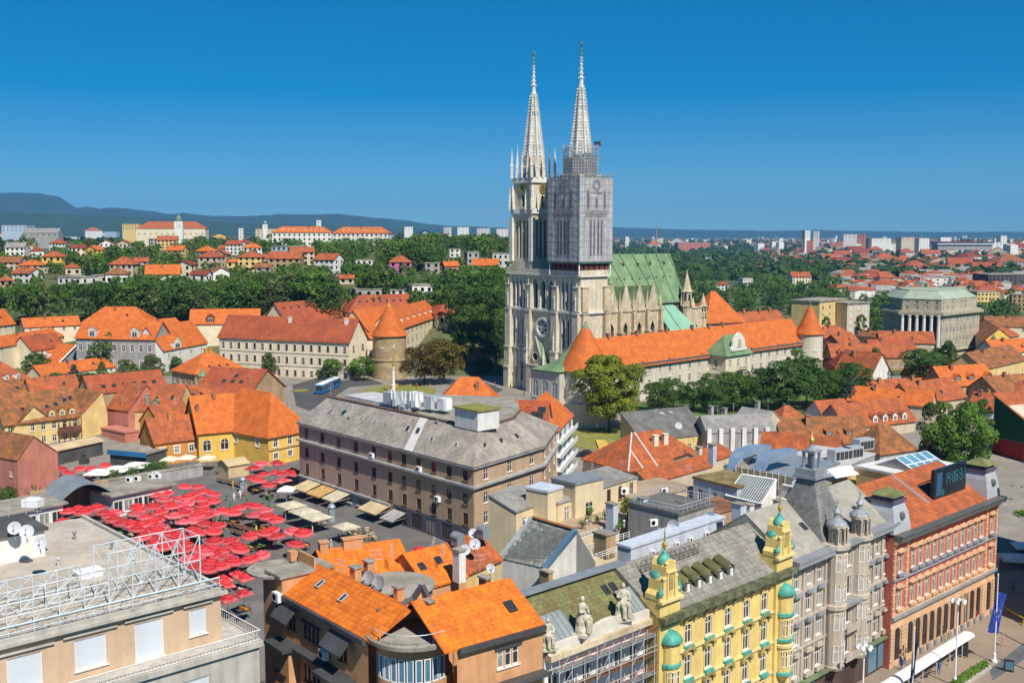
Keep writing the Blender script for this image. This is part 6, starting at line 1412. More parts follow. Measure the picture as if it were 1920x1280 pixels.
t = HP('blue fronted bar canopy beside the orange house',(206,846),(274,852),9.8,7,6.2,.3,'flat',R_BITU,R_CONC,ov=.3,cat='canopy',name='bar_canopy')
m = MB(); m.prism([t.A-t.n*.6-t.d*.3,t.B-t.n*.6+t.d*.3,t.B-t.n*.35+t.d*.3,t.A-t.n*.35-t.d*.3],9.2,10.3); t.th.mb('blue_fascia',m,M('blue_fascia',(.03,.16,.36),rough=.4,var=.1))
flat('terrace',[(108,862),(200,838),(270,862),(245,880),(118,892)],6.2,PAVE)
m = MB(); p = G(158,868,6.25); m.box(p,(1,.2),2,2,.9); m.lathe((p.x,p.y,7.15),[(.5,0),(.35,.6),(.5,1.2),(.3,1.8),(.22,2.2),(0,2.5)],8); solo('bronze_statue',m,DARK,'dark bronze statue on a plinth on the upper terrace','statue')
# tables, crates
TAB = MB(); TAB.box((0,0,.78),(1,0),2.0,.9,.06); TABM = mesh('table_top',TAB.V,TAB.F,WOOD); _l = MB(); _l.box((0,0,0),(1,0),.07,.07,.78); LEGM = mesh('leg',_l.V,_l.F,DARK)
PROD = [M('produce_'+k,c,rough=.8,var=.3,fine=9)for k,c in(('green',(.10,.26,.04)),('orange',(.6,.22,.02)),('yellow',(.6,.45,.06)),('pale',(.5,.46,.38)))]
rt = random.Random(9); k = 0
for(x,y)in UMB[:]:
 k+=1
 if k%2:continue
 o = link(bpy.data.objects.new('market_table',None)); x+=rt.uniform(-.5,.5); y-=rt.uniform(.6,1.2); o.location = (x,y,6.03); o.rotation_euler = (0,0,-.75+rt.choice([0,1.57])); tag(o,'wooden market table under the umbrellas','table','market tables')
 link(bpy.data.objects.new('table_top',TABM),o)
 for sx_ in(-.9,.9):
  for sy_ in(-.38,.38):q = link(bpy.data.objects.new('leg',LEGM),o); q.location = (sx_,sy_,0)
 m = MB()
 for j in range(3):m.box((x+(j-1)*.55*.7,y-(j-1)*.55*.7,6.88),(.7,-.7),.5,.6,.14); m.lathe((x+(j-1)*.385,y-(j-1)*.385,7.02),[(.26,0),(.2,.1),(0,.16)],7)
 solo('produce_crates',m,PROD[k//2%4],'crates of '+['green vegetables','oranges','yellow fruit','pale mushrooms'][k//2%4]+' on a market table','crates',group='produce crates')
 # empty stone benches / stall tables in rows on the open part
for i in range(14):
 x = 405+(i%5)*17+(i//5)*8; y = 880+105+(i//5)*9-60*(i>9);
 o = link(bpy.data.objects.new('market_table',None)); p = G(415+(i%5)*16+(i//5)*14,(905 if i<5 else 988 if i<10 else 1003)+(i%5)*4,6.03); o.location = p; o.rotation_euler = (0,0,rzm); tag(o,'bare dark market table on the open asphalt','table','bare market tables')
 link(bpy.data.objects.new('table_top',TABM),o).scale = (1.5,1,1)
 for sx_ in(-1.3,1.3):
  for sy_ in(-.38,.38):q = link(bpy.data.objects.new('leg',LEGM),o); q.location = (sx_,sy_,0)
def advert(px,py,label):
 p = G(px,py,6.03); t = Thing('advertising_column',label,'advertising column',p); m = MB(); m.lathe(p,[(.75,0),(.75,.35),(.62,.4),(.62,2.7)],14); t.mb('drum',m,M('poster_teal',(.10,.22,.22),var=.3,scale=1.2,c2=(.3,.3,.36))); m = MB(); m.lathe(p+Vector((0,0,2.7)),[(.8,0),(.8,.12),(.55,.5),(.1,.85),(0,1.1)],14); t.mb('cap',m,R_ZINC)
advert(455,923,'round advertising column beside the market steps'); advert(622,977,'green advertising column before the beige awning')
# ================================================================== foreground row on the square (right)
def local(A,B):
 d = (B-A).normalized(); return d,Vector((d.y,-d.x)) # along, outwards
def band(th,name,A,B,o0,o1,z0,z1,mat,u0=0,u1=None,parent=None):
 d,n = local(A,B); u1 = (B-A).length if u1 is None else u1; p,q = A+d*u0,A+d*u1
 m = MB(); m.prism([p+n*o1,q+n*o1,q+n*o0,p+n*o0],z0,z1); return th.mb(name,m,mat,parent=parent)
def statue_mesh(seed):
 r = random.Random(seed); m = MB()
 m.lathe((0,0,0),[(.62,0),(.66,.25),(.55,.6),(.58,1.0),(.46,1.35),(.36,1.7)],14,sx=1.15,sy=.85)
 for i in range(10):a = 6.28*i/10; m.bar((.66*math.cos(a)*1.1,.62*math.sin(a)*.85,.02),(.42*math.cos(a),.38*math.sin(a),1.35),.075,5)
 m.lathe((0,.05,1.65),[(.33,0),(.40,.3),(.42,.55),(.34,.72),(.12,.8),(.11,.92)],12,sx=1.1,sy=.75)
 m.lathe((0,.0,2.52),[(.1,0),(.17,.08),(.2,.2),(.19,.32),(.12,.43),(0,.47)],10)
 m.bar((.40,0,2.2),(.55,-.25,1.75),.13,7); m.bar((.55,-.25,1.75),(.25,-.5,1.55),.105,7); m.bar((-.40,0,2.2),(-.58,-.1,1.8),.13,7); m.bar((-.58,-.1,1.8),(-.35,-.45,1.9),.10,7)
 m.bar((-.2,-.1,1.25),(-.25,-.65,1.1),.24,8); m.bar((-.25,-.65,1.1),(-.22,-.7,.1),.2,8); m.bar((.22,-.1,1.25),(.26,-.62,1.15),.24,8); m.bar((.26,-.62,1.15),(.3,-.6,.1),.2,8)
 m.box((0,0,-.25),(1,0),1.7,1.3,.25); return mesh('statue',m.V,m.F,M('statue_stone',(.62,.58,.44),var=.14,scale=1.5,stain=.2),smooth=False)
 # ---------- F5: mossy roof, statues, scaffold
A5,B5 = V2(G(1021,1224,20)),V2(G(1231,1146,20)); d5,n5 = local(A5,B5); L5 = (B5-A5).length
MOSS = M('mossy_tile',(.155,.165,.065),rough=.95,var=.22,scale=.7,c2=(.14,.115,.05),fine=5,rows=.3)
f5 = House('grey facade building with mossy green roof, stone statues and facade scaffold',A5,B5,10,0,20.2,4.0,'x',W_WHITE,MOSS,ov=.05,cat='building',name='corner_building',win={'f':[(7,[(4.4,2.2),(8.2,2.3),(12,2.3),(15.8,2.3)],1.3)]})
band(f5.th,'cornice',A5,B5,0,.9,19.3,19.9,STONE2); band(f5.th,'parapet',A5,B5,.1,.5,19.91,20.8,TRIM,0,4.6); band(f5.th,'parapet',A5,B5,.1,.5,19.91,20.8,TRIM,12.3)
m = MB(); uc = 8.4
for i in range(12):
 t0_,t1_ = i/12,(i+1)/12; u_0,u_1 = 4.6+7.7*t0_,4.6+7.7*t1_; z_0,z_1 = 20.0+1.1*math.sin(math.pi*t0_),20.0+1.1*math.sin(math.pi*t1_)
 p,q = A5+d5*u_0,A5+d5*u_1; m.add([(*(p+n5*.6),z_0+.35),(*(q+n5*.6),z_1+.35),(*(q+n5*.1),z_1+.35),(*(p+n5*.1),z_0+.35),(*(p+n5*.6),19.92),(*(q+n5*.6),19.92),(*(p+n5*.1),19.92),(*(q+n5*.1),19.92)],[(0,1,2,3),(4,5,1,0),(3,2,7,6)])
f5.th.mb('curved_pediment',m,TRIM)
zs_ = M('standing_seam_zinc',(.27,.31,.32),rough=.5,metal=.2,var=.08)
for u_0,u_1 in((.2,4.4),(12.4,L5-.6)):
 m = MB(); p,q = A5+d5*u_0,A5+d5*u_1; m.slab([(*(p-n5*.05),20.75),(*(q-n5*.05),20.75),(*(q-n5*2.3),22.6),(*(p-n5*2.3),22.6)],.06)
 k_ = 6
 for i in range(k_+1):r = lerp(p,q,i/k_); m.bar((*(r-n5*.05),20.8),(*(r-n5*2.3),22.65),.05)
 f5.th.mb('zinc_apron',m,zs_)
band(f5.th,'ridge_gutter',A5-n5*4.6,B5-n5*4.6,-.9,.4,24.15,24.35,R_ZINC)
for u,v in((.25,.35),(.47,.42),(.72,.62),(.79,.62)):f5.skylight(0,u,v,.8,1.2)
SM = [statue_mesh(1),statue_mesh(2)]
for i,(u,s,z)in enumerate(((.3,.95,20.6),(5.0,1.2,20.9),(11.0,1.2,20.9),(16.0,.95,20.6))):
 p = A5+d5*u+n5*.15; o = link(bpy.data.objects.new('stone_statue',SM[i%2])); o.location = (p.x,p.y,z); o.rotation_euler = (0,0,math.atan2(d5.y,d5.x)+(.35 if i%2 else-.3)); o.scale = (s,s,s)
 tag(o,['small crouching stone statue at the left end of the mossy roof','large seated stone statue on the parapet of the mossy roof','large draped stone statue leaning over the mossy roof parapet','small stone statue next to the yellow turret'][i],'statue')
sc5 = Thing('facade_scaffold','steel tube scaffold with decks before the statue building','scaffold',(*((A5+B5)/2+n5*1.5),0))
for k_ in range(10):
 p = A5+d5*(.4+(L5-.8)*k_/9)
 for o_ in(.55,1.6):m = MB(); m.bar((*(p+n5*o_),0),(*(p+n5*o_),18.8 if k_%3 else 19.6),.055,6); sc5.mb('standard',m,STEEL)
for lv in range(9):
 z = 1.9+2.05*lv; m = MB(); p,q = A5+d5*.3,B5-d5*.3; m.prism([p+n5*1.55,q+n5*1.55,q+n5*.6,p+n5*.6],z,z+.07); sc5.mb('deck',m,WOOD if lv%2 else R_ZINC)
 m = MB()
 for dz in(.55,1.05):m.bar((*(p+n5*1.62),z+dz),(*(q+n5*1.62),z+dz),.035,5)
 sc5.mb('guard_rail',m,M('red_rail',(.35,.07,.06),var=.1)if lv%2==0 else STEEL)
 m = MB();
 for k_ in range(0,9,3):a = A5+d5*(.4+(L5-.8)*k_/9)+n5*1.65; b = A5+d5*(.4+(L5-.8)*(k_+1)/9)+n5*1.65; m.bar((*a,z),(*b,z+2.0),.03,4)
 sc5.mb('brace',m,STEEL)
 # ---------- F6: yellow art nouveau house
A6,B6 = V2(G(1232,1157,20.2)),V2(G(1481,1060,20.2)); d6,n6 = local(A6,B6); L6 = (B6-A6).length
YEL = M('art_nouveau_yellow',(.74,.56,.19),var=.06,stain=.16); TURQ = M('turquoise_copper',(.10,.42,.34),rough=.6,var=.16,scale=1.4,c2=(.07,.29,.24),stain=.25); YTR = M('yellow_trim',(.72,.57,.27),var=.08)
f6 = Thing('yellow_house','ornate yellow art nouveau house with two turquoise domed turrets','house',(*((A6+B6)/2),0))
m = MB(); sp = []
tw_ = 3.4; cen = [(tw_+1.35+2.72*i)for i in range(5)]
u5 = [(tw_+.1)+(L6-2*tw_-.2)*(i+.5)/5 for i in range(5)]
for z,h_ in((2.2,2.6),(5.4,1.9)):sp+=[(u,z,1.5,h_)for u in u5]
for z,h_ in((8.6,2.3),(12.3,2.4),(16.0,2.1)):sp+=[(u,z,1.15,h_)for u in u5]
facade(f6,m,A6,B6,0,20.2,sp,style='arch',trim=YTR,gl=GLASS)
pb = B6-n6*12; pa = A6-n6*12
for p,q in((B6,pb),(pb,pa),(pa,A6)):wall_panel(m,p,q,0,20.2)
f6.mb('wall',m,YEL)
band(f6,'cornice',A6,B6,.02,1.1,19.6,20.25,M('mossy_cornice',(.16,.17,.09),var=.25,scale=.8)); band(f6,'frieze',A6,B6,.02,.35,18.9,19.58,YTR)
for z in(7.9,11.6,15.3):band(f6,'sill_course',A6,B6,.02,.22,z,z+.25,YTR)
m = MB()
for z in(11.0,14.9,18.6):
 for u in u5:
  p = A6+d6*u+n6*.12
  for k_ in range(7):t_ = math.pi*k_/6; m.box((*(p+d6*.85*math.cos(t_)+n6*.12),z+.5*math.sin(t_)),d6,.4,.42,.34)
  m.lathe((*p,z+.6),[(.0,0),(.22,.15),(.2,.35),(0,.5)],6)
f6.mb('stucco_garlands',m,M('olive_stucco',(.42,.34,.13),var=.2))['kind'] = 'stuff'  # plain brown-green tone, darker than the yellow trim
for u in u5:
 for z in(8.5,12.2,15.9):p = A6+d6*u+n6*.2; m = MB(); m.box((*p,z-.5),d6,1.5,.4,.45); f6.mb('window_apron',m,TURQ)
uc_ = A6+d6*(L6/2)+n6*.7; m = MB(); m.lathe((*(uc_-n6*.6),6.9),[(.3,0),(1.2,.5),(1.3,.8),(1.3,1.75)],14); bo = f6.mb('balcony',m,YTR); m = MB(); m.lathe((*(uc_-n6*.6),7.5),[(1.42,0),(1.42,.3)],14); f6.mb('balcony_band',m,TURQ,parent=bo)
# roof
m = MB(); r0,r1 = A6-n6*6,B6-n6*6; zr = 24.3
m.slab([(*(A6+d6*.2+n6*.1),20.25),(*(B6-d6*.2+n6*.1),20.25),(*r1,zr),(*r0,zr)],.2); m.slab([(*pb,20.25),(*pa,20.25),(*r0,zr),(*r1,zr)],.2)
m.add([(*B6,20.2),(*pb,20.2),(*r1,zr),(*A6,20.2),(*pa,20.2),(*r0,zr)],[(0,1,2),(4,3,5)])
rf6 = f6.mb('roof',m,M('grey_diamond_tile',(.25,.235,.205),rough=.85,var=.14,scale=.5,rows=.35,c2=(.19,.18,.155)))
for i in range(6):
 u = 4.2+2.0*i+.6; p = A6+d6*u-n6*1.2; m = MB(); o = None
 V = []
 for dep,zb in((0,21.1),(2.0,22.5)):
  for k_ in range(7):t_ = math.pi*k_/6; V.append((*(p-n6*dep+d6*.75*math.cos(t_)),zb+(.55+.75*math.sin(t_))*(1 if dep==0 else .45)))
 m.add(V,[(k_,k_+1,k_+8,k_+7)for k_ in range(6)]); o = f6.mb('dormer',m,M('dormer_moss',(.14,.14,.055),var=.2))
 m = MB(); m.box((*(p-n6*.12),20.9),d6,1.3,.1,1.15); f6.mb('dormer_front',m,R_BITU,parent=o); m = MB(); m.box((*(p+n6*.02),20.95),d6,.5,.12,.9); f6.mb('dormer_window',m,FRAME,parent=o)
m = MB()
for i in range(13):p = A6+d6*(2.6+i*.85)-n6*4.4; m.bar((*p,23.0),(*p,24.6),.03); m.bar((*p,24.6),(*(p+d6*.85),23.4),.025)
for z in(23.4,24.0,24.6):m.bar((*(A6+d6*2.6-n6*4.4),z),(*(A6+d6*13-n6*4.4),z),.03)
f6.mb('roof_lattice',m,DARK)
for k_,uc in enumerate((1.7,L6-1.7)):
 c = A6+d6*uc; t6 = 'turret'
 m = MB(); p,q = c-d6*1.7+n6*.35,c+d6*1.7+n6*.35
 sp = [(1.7,z,.9,2.2)for z in(2.2,8.6,12.3,16.0)]
 facade(f6,m,p,q,0,22.0,sp,style='arch',trim=YTR); wall_panel(m,q,q-n6*2.6,0,22.0); wall_panel(m,p-n6*2.6,p,0,22.0)
 # curved gable
 prof = [(-1.75,22.0),(1.75,22.0),(1.75,22.5),(1.25,22.9),(1.15,24.0),(.85,24.4),(.8,25.4),(.45,26.0),(0,26.15),(-.45,26.0),(-.8,25.4),(-.85,24.4),(-1.15,24.0),(-1.25,22.9),(-1.75,22.5)]
 n_ = len(prof); P = [(*(c+d6*x+n6*.4),z)for x,z in prof]+[(*(c+d6*x-n6*1.6),z)for x,z in prof]
 m.add(P,[tuple(range(n_)),tuple(range(n_,2*n_))[::-1]]+[(i,n_+i,n_+(i+1)%n_,(i+1)%n_)for i in range(n_)])
 to = f6.mb('turret',m,YEL)
 m = MB(); m.lathe((*(c-n6*.5),25.4),[(.78,0),(.82,.25),(.7,.65),(.42,1.0),(.24,1.15),(.26,1.3),(.1,1.6)],14); m.lathe((*(c-n6*1.0),23.9),[(1.15,0),(1.2,.25),(1.0,.7),(.7,1.1),(.55,1.5)],14); f6.mb('dome',m,TURQ,parent=to,smooth=True)
 m = MB(); m.lathe((*(c-n6*.5),27.05),[(.12,0),(.28,.25),(.3,.5),(.1,.8),(.06,1.6),(.14,1.7),(.03,1.9),(.02,3.2)],8); f6.mb('finial',m,GOLD,parent=to)
 m = MB()
 for x,z,r in((-1.45,22.75,.3),(1.45,22.75,.3),(-1.0,24.2,.26),(1.0,24.2,.26),(-.62,25.75,.2),(.62,25.75,.2)):m.lathe((*(c+d6*x+n6*.3),z),[(0,-r),(r*.8,-r*.6),(r,0),(r*.8,r*.6),(0,r)],8)
 for s in(-1,1):m.box((*(c+d6*s*.62+n6*.42),22.1),d6,.22,.3,2.6)
 m.box((*(c+n6*.45),24.75),d6,1.6,.35,.2); m.box((*(c+n6*.5),21.7),d6,3.7,.5,.3); f6.mb('volute_ornament',m,YTR,parent=to)
 m = MB(); m.box((*(c+n6*.45),23.0),d6,.6,.1,1.5); f6.mb('turret_niche',m,M('niche_tan',(.45,.33,.10)),parent=to)
 for s in(-1,1):m = MB(); m.lathe((*(c+d6*s*1.55+n6*.3),22.5),[(.3,0),(.34,.3),(.2,.6),(.08,.9),(0,1.2)],8); f6.mb('urn',m,TURQ,parent=to)
 # oriel bay
 b_ = c+n6*.35; m = MB(); m.lathe((*b_,6.6),[(.4,0),(1.12,.9),(1.12,10.6),(1.2,10.7)],12,sx=1,sy=1); orl = f6.mb('oriel',m,YEL)
 m = MB(); m.lathe((*b_,17.3),[(1.35,0),(1.42,.15),(1.22,.6),(.8,1.0),(.35,1.25),(0,1.35)],14); f6.mb('oriel_cap',m,TURQ,parent=orl,smooth=True)
 for z in(7.5,10.9,11.6,14.7):
  m = MB(); m.lathe((*b_,z),[(1.14,0),(1.28,.08),(1.28,.4),(1.14,.5)],14); f6.mb('oriel_band',m,TURQ if z not in(10.9,)else YTR,parent=orl)
 for z in(8.6,12.4):
  for da in(-.75,0,.75):
   an = math.atan2(n6.y,n6.x)+da; fm_,pm_ = win_meshes(.7,2.0,'arch',FRAME,GLASS,False); o = f6.inst('window',fm_,(b_.x+1.19*math.cos(an),b_.y+1.19*math.sin(an),z),an+math.pi/2,parent=orl)
   link(bpy.data.objects.new('pane',pm_),o)
   # ---------- F7: beige palace with lantern and turrets
A7,B7 = V2(G(1482,1051,20.6)),V2(G(1672,974,20.6)); d7,n7 = local(A7,B7); L7 = (B7-A7).length
BEI = M('beige_stone_facade',(.50,.43,.35),var=.08,stain=.2); SAND = M('sandy_sheet_roof',(.34,.32,.275),rough=.8,var=.1,stain=.15); LEAD = M('lead_grey',(.33,.35,.38),rough=.45,metal=.2,var=.08,stain=.12)
f7 = Thing('beige_palace','beige stone town palace with slate lantern pyramid and two round turrets','palace',(*((A7+B7)/2),0))
m = MB(); ul = [1.5,4.4,7.0]; ur = [L7-6.4,L7-4.0,L7-1.5]; sp = []
for u in ul+ur:sp+=[(u,5.6,1.15,2.4),(u,9.6,1.15,2.4),(u,13.4,1.1,2.2),(u,16.7,1.0,1.8)]
facade(f7,m,A7,B7,0,20.6,sp,style='trim',trim=BEI)
qb,qa = B7-n7*13,A7-n7*13
for p,q in((B7,qb),(qb,qa),(qa,A7)):wall_panel(m,p,q,0,20.6)
f7.mb('wall',m,BEI)
band(f7,'cornice',A7,B7,.02,1.2,19.7,20.3,LEAD); band(f7,'cornice_slope',A7,B7,.02,1.3,20.31,20.62,LEAD)
for z,o_ in((4.4,.8),(12.6,.35),(16.0,.2),(8.9,.25)):band(f7,'ledge',A7,B7,.02,o_,z,z+.3,BEI if z!=4.4 else M('mossy_ledge',(.20,.26,.13),var=.2))
for u in ul+ur:
 p = A7+d7*u+n7*.3
 for z in(8.25,12.2,15.8):m = MB(); m.box((*p,z),d7,1.7,.6,.22); m.box((*p,z+.23),d7,1.3,.4,.2); f7.mb('window_hood',m,LEAD if z>12 else BEI)
 m = MB(); m.box((*(p-n7*.05),5.0),d7,1.5,.45,.55); f7.mb('window_apron',m,BEI)
for u in(.35,3.0,5.8,8.3,L7-7.8,L7-5.2,L7-2.8,L7-.35):m = MB(); m.box((*(A7+d7*u+n7*.12),4.8),d7,.45,.24,14.8); f7.mb('pilaster',m,BEI)
# central bay with two round stair bays
uc0 = L7*.5
mid7 = A7+d7*uc0
m = MB(); p,q = mid7-d7*3.2+n7*.6,mid7+d7*3.2+n7*.6; facade(f7,m,p,q,4.6,21.2,[(3.2,z,1.5,2.4)for z in(5.6,9.6,13.4,17.2)],rec=.5,style='multi',trim=BEI); f7.mb('central_bay',m,BEI)
for s in(-1,1):
 c = mid7+d7*s*3.0+n7*.45; m = MB(); m.lathe((*c,4.5),[(1.4,0),(1.5,.4),(1.4,.6),(1.4,7.8),(1.65,8.0),(1.65,8.5),(1.4,8.6),(1.4,15.6),(1.8,15.8),(1.8,16.3),(1.05,16.4),(1.05,18.4),(1.3,18.5),(1.3,18.8)],14); ro_ = f7.mb('round_bay',m,BEI)
 m = MB(); m.lathe((*c,23.31),[(1.35,0),(1.2,.25),(.7,.6),(.4,.8),(.38,1.4),(.55,1.45),(.45,1.65),(.15,2.1),(.06,2.6),(.16,2.8),(0,3.3)],12); f7.mb('turret_cap',m,LEAD,parent=ro_)
 for z in(5.6,9.8,13.6,17.4):
  for da in(-.8,0,.8):an = math.atan2(n7.y,n7.x)+da; fm_,pm_ = win_meshes(.75,2.2,'arch',FRAME,GLASS,False); o = f7.inst('window',fm_,(c.x+1.46*math.cos(an),c.y+1.46*math.sin(an),z),an+math.pi/2,parent=ro_); link(bpy.data.objects.new('pane',pm_),o)
 for k_ in range(8):an = 6.28*k_/8; fm_,pm_ = win_meshes(.42,1.3,'solid',GLASS,None,False); f7.inst('turret_opening',fm_,(c.x+1.1*math.cos(an),c.y+1.1*math.sin(an),21.2),an+math.pi/2,parent=ro_)
 for k_ in range(4):an = math.atan2(n7.y,n7.x)-.9+.6*k_; m = MB(); m.lathe((c.x+1.4*math.cos(an),c.y+1.4*math.sin(an),20.8),[(.13,0),(.13,1.9),(.2,2.0),(.2,2.2)],6); f7.mb('colonnette',m,BEI,parent=ro_)
m = MB(); m.box((*(mid7+n7*1.1),12.3),d7,7.5,1.2,.5); m.box((*(mid7+n7*1.1),20.3),d7,7.6,1.3,.45); f7.mb('bay_cornice',m,LEAD)
m = MB()
for z in(5.0,8.8):
 m.box((*(mid7+n7*1.2),z),d7,3.4,1.0,.2); m.box((*(mid7+n7*1.65),z+.2),d7,3.4,.1,.8)
f7.mb('balcony',m,BEI)
m = MB(); r0,r1 = A7-n7*6.5,B7-n7*6.5; zr = 25.2
m.slab([(*A7,20.65),(*B7,20.65),(*r1,zr),(*r0,zr)],.2); m.slab([(*qb,20.65),(*qa,20.65),(*r0,zr),(*r1,zr)],.2); m.add([(*B7,20.6),(*qb,20.6),(*r1,zr),(*A7,20.6),(*qa,20.6),(*r0,zr)],[(0,1,2),(4,3,5)]); rf7 = f7.mb('roof',m,SAND)
cl = mid7-n7*4.2-d7*1.5
m = MB(); Pq = [cl+d7*3.4*a+n7*3.8*b for a,b in((-1,1),(1,1),(1,-1),(-1,-1))]; Pt = [cl+d7*1.2*a+n7*1.2*b for a,b in((-1,1),(1,1),(1,-1),(-1,-1))]; m.prism(Pq,20.8,28.3,Pt); py_ = f7.mb('lantern_pyramid',m,M('slate_scale',(.21,.21,.20),var=.15,rows=.4))
m = MB(); m.box((*cl,28.31),d7,3.3,3.3,.35); m.box((*cl,28.67),d7,2.9,2.9,.9); m.box((*cl,31.6),d7,1.9,1.9,.3)
for a in(-.7,.7):
 for b in(-.7,.7):m.box((*(cl+d7*a+n7*b),29.58),d7,.3,.3,2.0)
m.box((*cl,29.58),d7,.7,.7,2.0); m.lathe((*cl,31.91),[(.8,0),(.3,.5),(.2,.8)],8); f7.mb('lantern',m,LEAD,parent=py_)
m = MB(); m.lathe((*cl,32.7),[(.05,0),(.3,.12),(.42,.42),(.3,.72),(.05,.85),(.03,1.6)],12); f7.mb('gilded_ball',m,GOLD,parent=py_,smooth=True)
for u,v in((.1,.3),(.3,.45),(.8,.4)):
 p = lerp(lerp(Vector((*A7,20.65)),Vector((*B7,20.65)),u),lerp(Vector((*r0,zr)),Vector((*r1,zr)),u),v); x = Vector((*d7,0)); y = (Vector((*r0,zr))-Vector((*A7,20.65))).normalized(); sheet_window(f7,p,x,y,x.cross(y).normalized(),.9,1.2,'roof_window',rf7)
m = MB();
for u in(2.2,5.2,L7-4.6,L7-1.8):m.box((*(A7+d7*u+n7*.12),.4),d7,2.2,.1,3.6)
f7.mb('shop_window',m,GLASSB); band(f7,'shop_front',A7,B7,.02,.12,0.05,4.3,M('brown_shop',(.10,.06,.05),var=.2))
# ---------- F8: pink palace with arcaded ground floor
A8,B8 = V2(G(1676,1008,18.6)),V2(G(1872,932,18.6)); d8,n8 = local(A8,B8); L8 = (B8-A8).length
PNK = M('salmon_pink',(.50,.135,.10),var=.08,stain=.15); APR = M('apricot_stone',(.66,.41,.24),var=.08,stain=.12)
f8 = Thing('pink_palace','long salmon pink palace with arcaded apricot ground floor and orange roof','palace',(*((A8+B8)/2),0))
m = MB(); mg = MB(); N8 = 13
us8 = [2.0]+[4.6+(L8-9.2)*(i+.5)/(N8-2)for i in range(N8-2)]+[L8-2.0]
facade(f8,mg,A8,B8,0,7.2,[(u,.9,1.55,4.6)for u in us8],rec=.5,style='arch',trim=APR,sill=False,frame=FRAMEB)
facade(f8,m,A8,B8,7.2,18.6,[(u,z,1.05,2.7)for u in us8 for z in(8.4,13.4)],style='trim',trim=APR,gl=M('warm_dark_glass',(.10,.055,.045),rough=.15))
C8,D8 = B8-n8*17,A8-n8*17
for p,q in((B8,C8),(C8,D8),(D8,A8)):wall_panel(m,p,q,0,18.6)
f8.mb('wall',m,PNK); f8.mb('arcade_wall',mg,APR)
edges8 = [0]+[x for u in us8 for x in(u-1.05,u+1.05)]+[L8]
for k_ in range(0,len(edges8),2):
 if edges8[k_+1]-edges8[k_]<.15:continue
 m = MB()
 for i in range(9):p,q = A8+d8*(edges8[k_]+.02),A8+d8*(edges8[k_+1]-.02); m.prism([p+n8*.14,q+n8*.14,q+n8*.01,p+n8*.01],.95+i*.56,1.37+i*.56)
 f8.mb('rusticated_pier',m,APR)
for z0_,z1_,o_,mm_ in((7.0,7.4,.5,LEAD),(12.4,12.7,.35,LEAD),(17.6,18.1,.5,APR),(18.2,18.75,1.2,D_MET),(18.76,19.0,1.35,D_MET),(7.41,7.9,.2,APR)):band(f8,'cornice',A8,B8,.02,o_,z0_,z1_,mm_)
for u in us8:
 p = A8+d8*u+n8*.2
 for z in(11.3,16.3):m = MB(); m.box((*p,z),d8,1.9,.5,.2); m.add([(*(p-d8*.95+n8*.25),z+.2),(*(p+d8*.95+n8*.25),z+.2),(*(p+n8*.25),z+.62),(*(p-d8*.95-n8*.2),z+.2),(*(p+d8*.95-n8*.2),z+.2),(*(p-n8*.2),z+.62)],[(0,1,2),(0,2,5,3),(1,4,5,2)]); f8.mb('window_pediment',m,APR)
 for z in(8.0,13.0):m = MB(); m.box((*p,z),d8,1.8,.5,.35); f8.mb('window_apron',m,LEAD if z>10 else APR)
 m = MB(); m.box((*(A8+d8*u+d8*1.15+n8*.12),.05),d8,.9,.5,.85); f8.mb('plinth_block',m,LEAD)
QM = MB(); QM.box((0,0,0),(1,0),.75,.16,.36); QMm = mesh('quoin',QM.V,QM.F,APR); QS = MB(); QS.box((0,0,0),(1,0),.45,.16,.36); QSm = mesh('quoin',QS.V,QS.F,APR); rz8 = math.atan2(d8.y,d8.x)
for u in(.4,3.9,L8-3.9,L8-.4):
 for k_ in range(20):p = A8+d8*u+n8*.08; f8.inst('quoin',QMm if k_%2 else QSm,(p.x,p.y,7.95+k_*.48),rz8)
m = MB(); r0,r1 = A8+d8*3.2-n8*8.5,B8-d8*3.2-n8*8.5; zr = 23.6
m.slab([(*(A8+n8*.2),19.0),(*(B8+n8*.2),19.0),(*r1,zr),(*r0,zr)],.2); m.slab([(*C8,19),(*D8,19),(*r0,zr),(*r1,zr)],.2); m.slab([(*B8,19),(*C8,19),(*r1,zr)],.2); m.slab([(*D8,19),(*A8,19),(*r0,zr)],.2); rf8 = f8.mb('roof',m,R_OR2)
for u in(2.1,L8-2.1):
 c = A8+d8*u-n8*2.2; R4 = lambda s,o_=0:[c+d8*s*a+n8*(s*b+o_)for a,b in((-1,1),(1,1),(1,-1),(-1,-1))]
 m = MB(); prev = (2.35,19.05)
 for s,z in((2.2,20.4),(1.95,21.8),(1.55,23.0)):m.prism(R4(prev[0]),prev[1],z,R4(s)); prev = (s,z+.001)
 do = f8.mb('mansard_dome',m,M('pale_zinc',(.46,.48,.52),rough=.4,metal=.15,var=.05)); m = MB(); m.prism(R4(1.85),23.05,23.5); m.prism(R4(1.5),23.51,24.0); f8.mb('dome_band',m,M('violet_zinc',(.13,.11,.15),rough=.5),parent=do); m = MB(); m.prism(R4(2.0),24.01,25.0,R4(.08)); f8.mb('dome_cap',m,M('mossy_cap',(.20,.22,.085),var=.2),parent=do)
 m = MB(); m.lathe((*(c+n8*2.15),20.7),[(.1,0),(.45,.2),(.5,.6),(.35,1.0),(.1,1.2)],8,sx=1,sy=.6); f8.mb('dome_ornament',m,D_MET,parent=do)
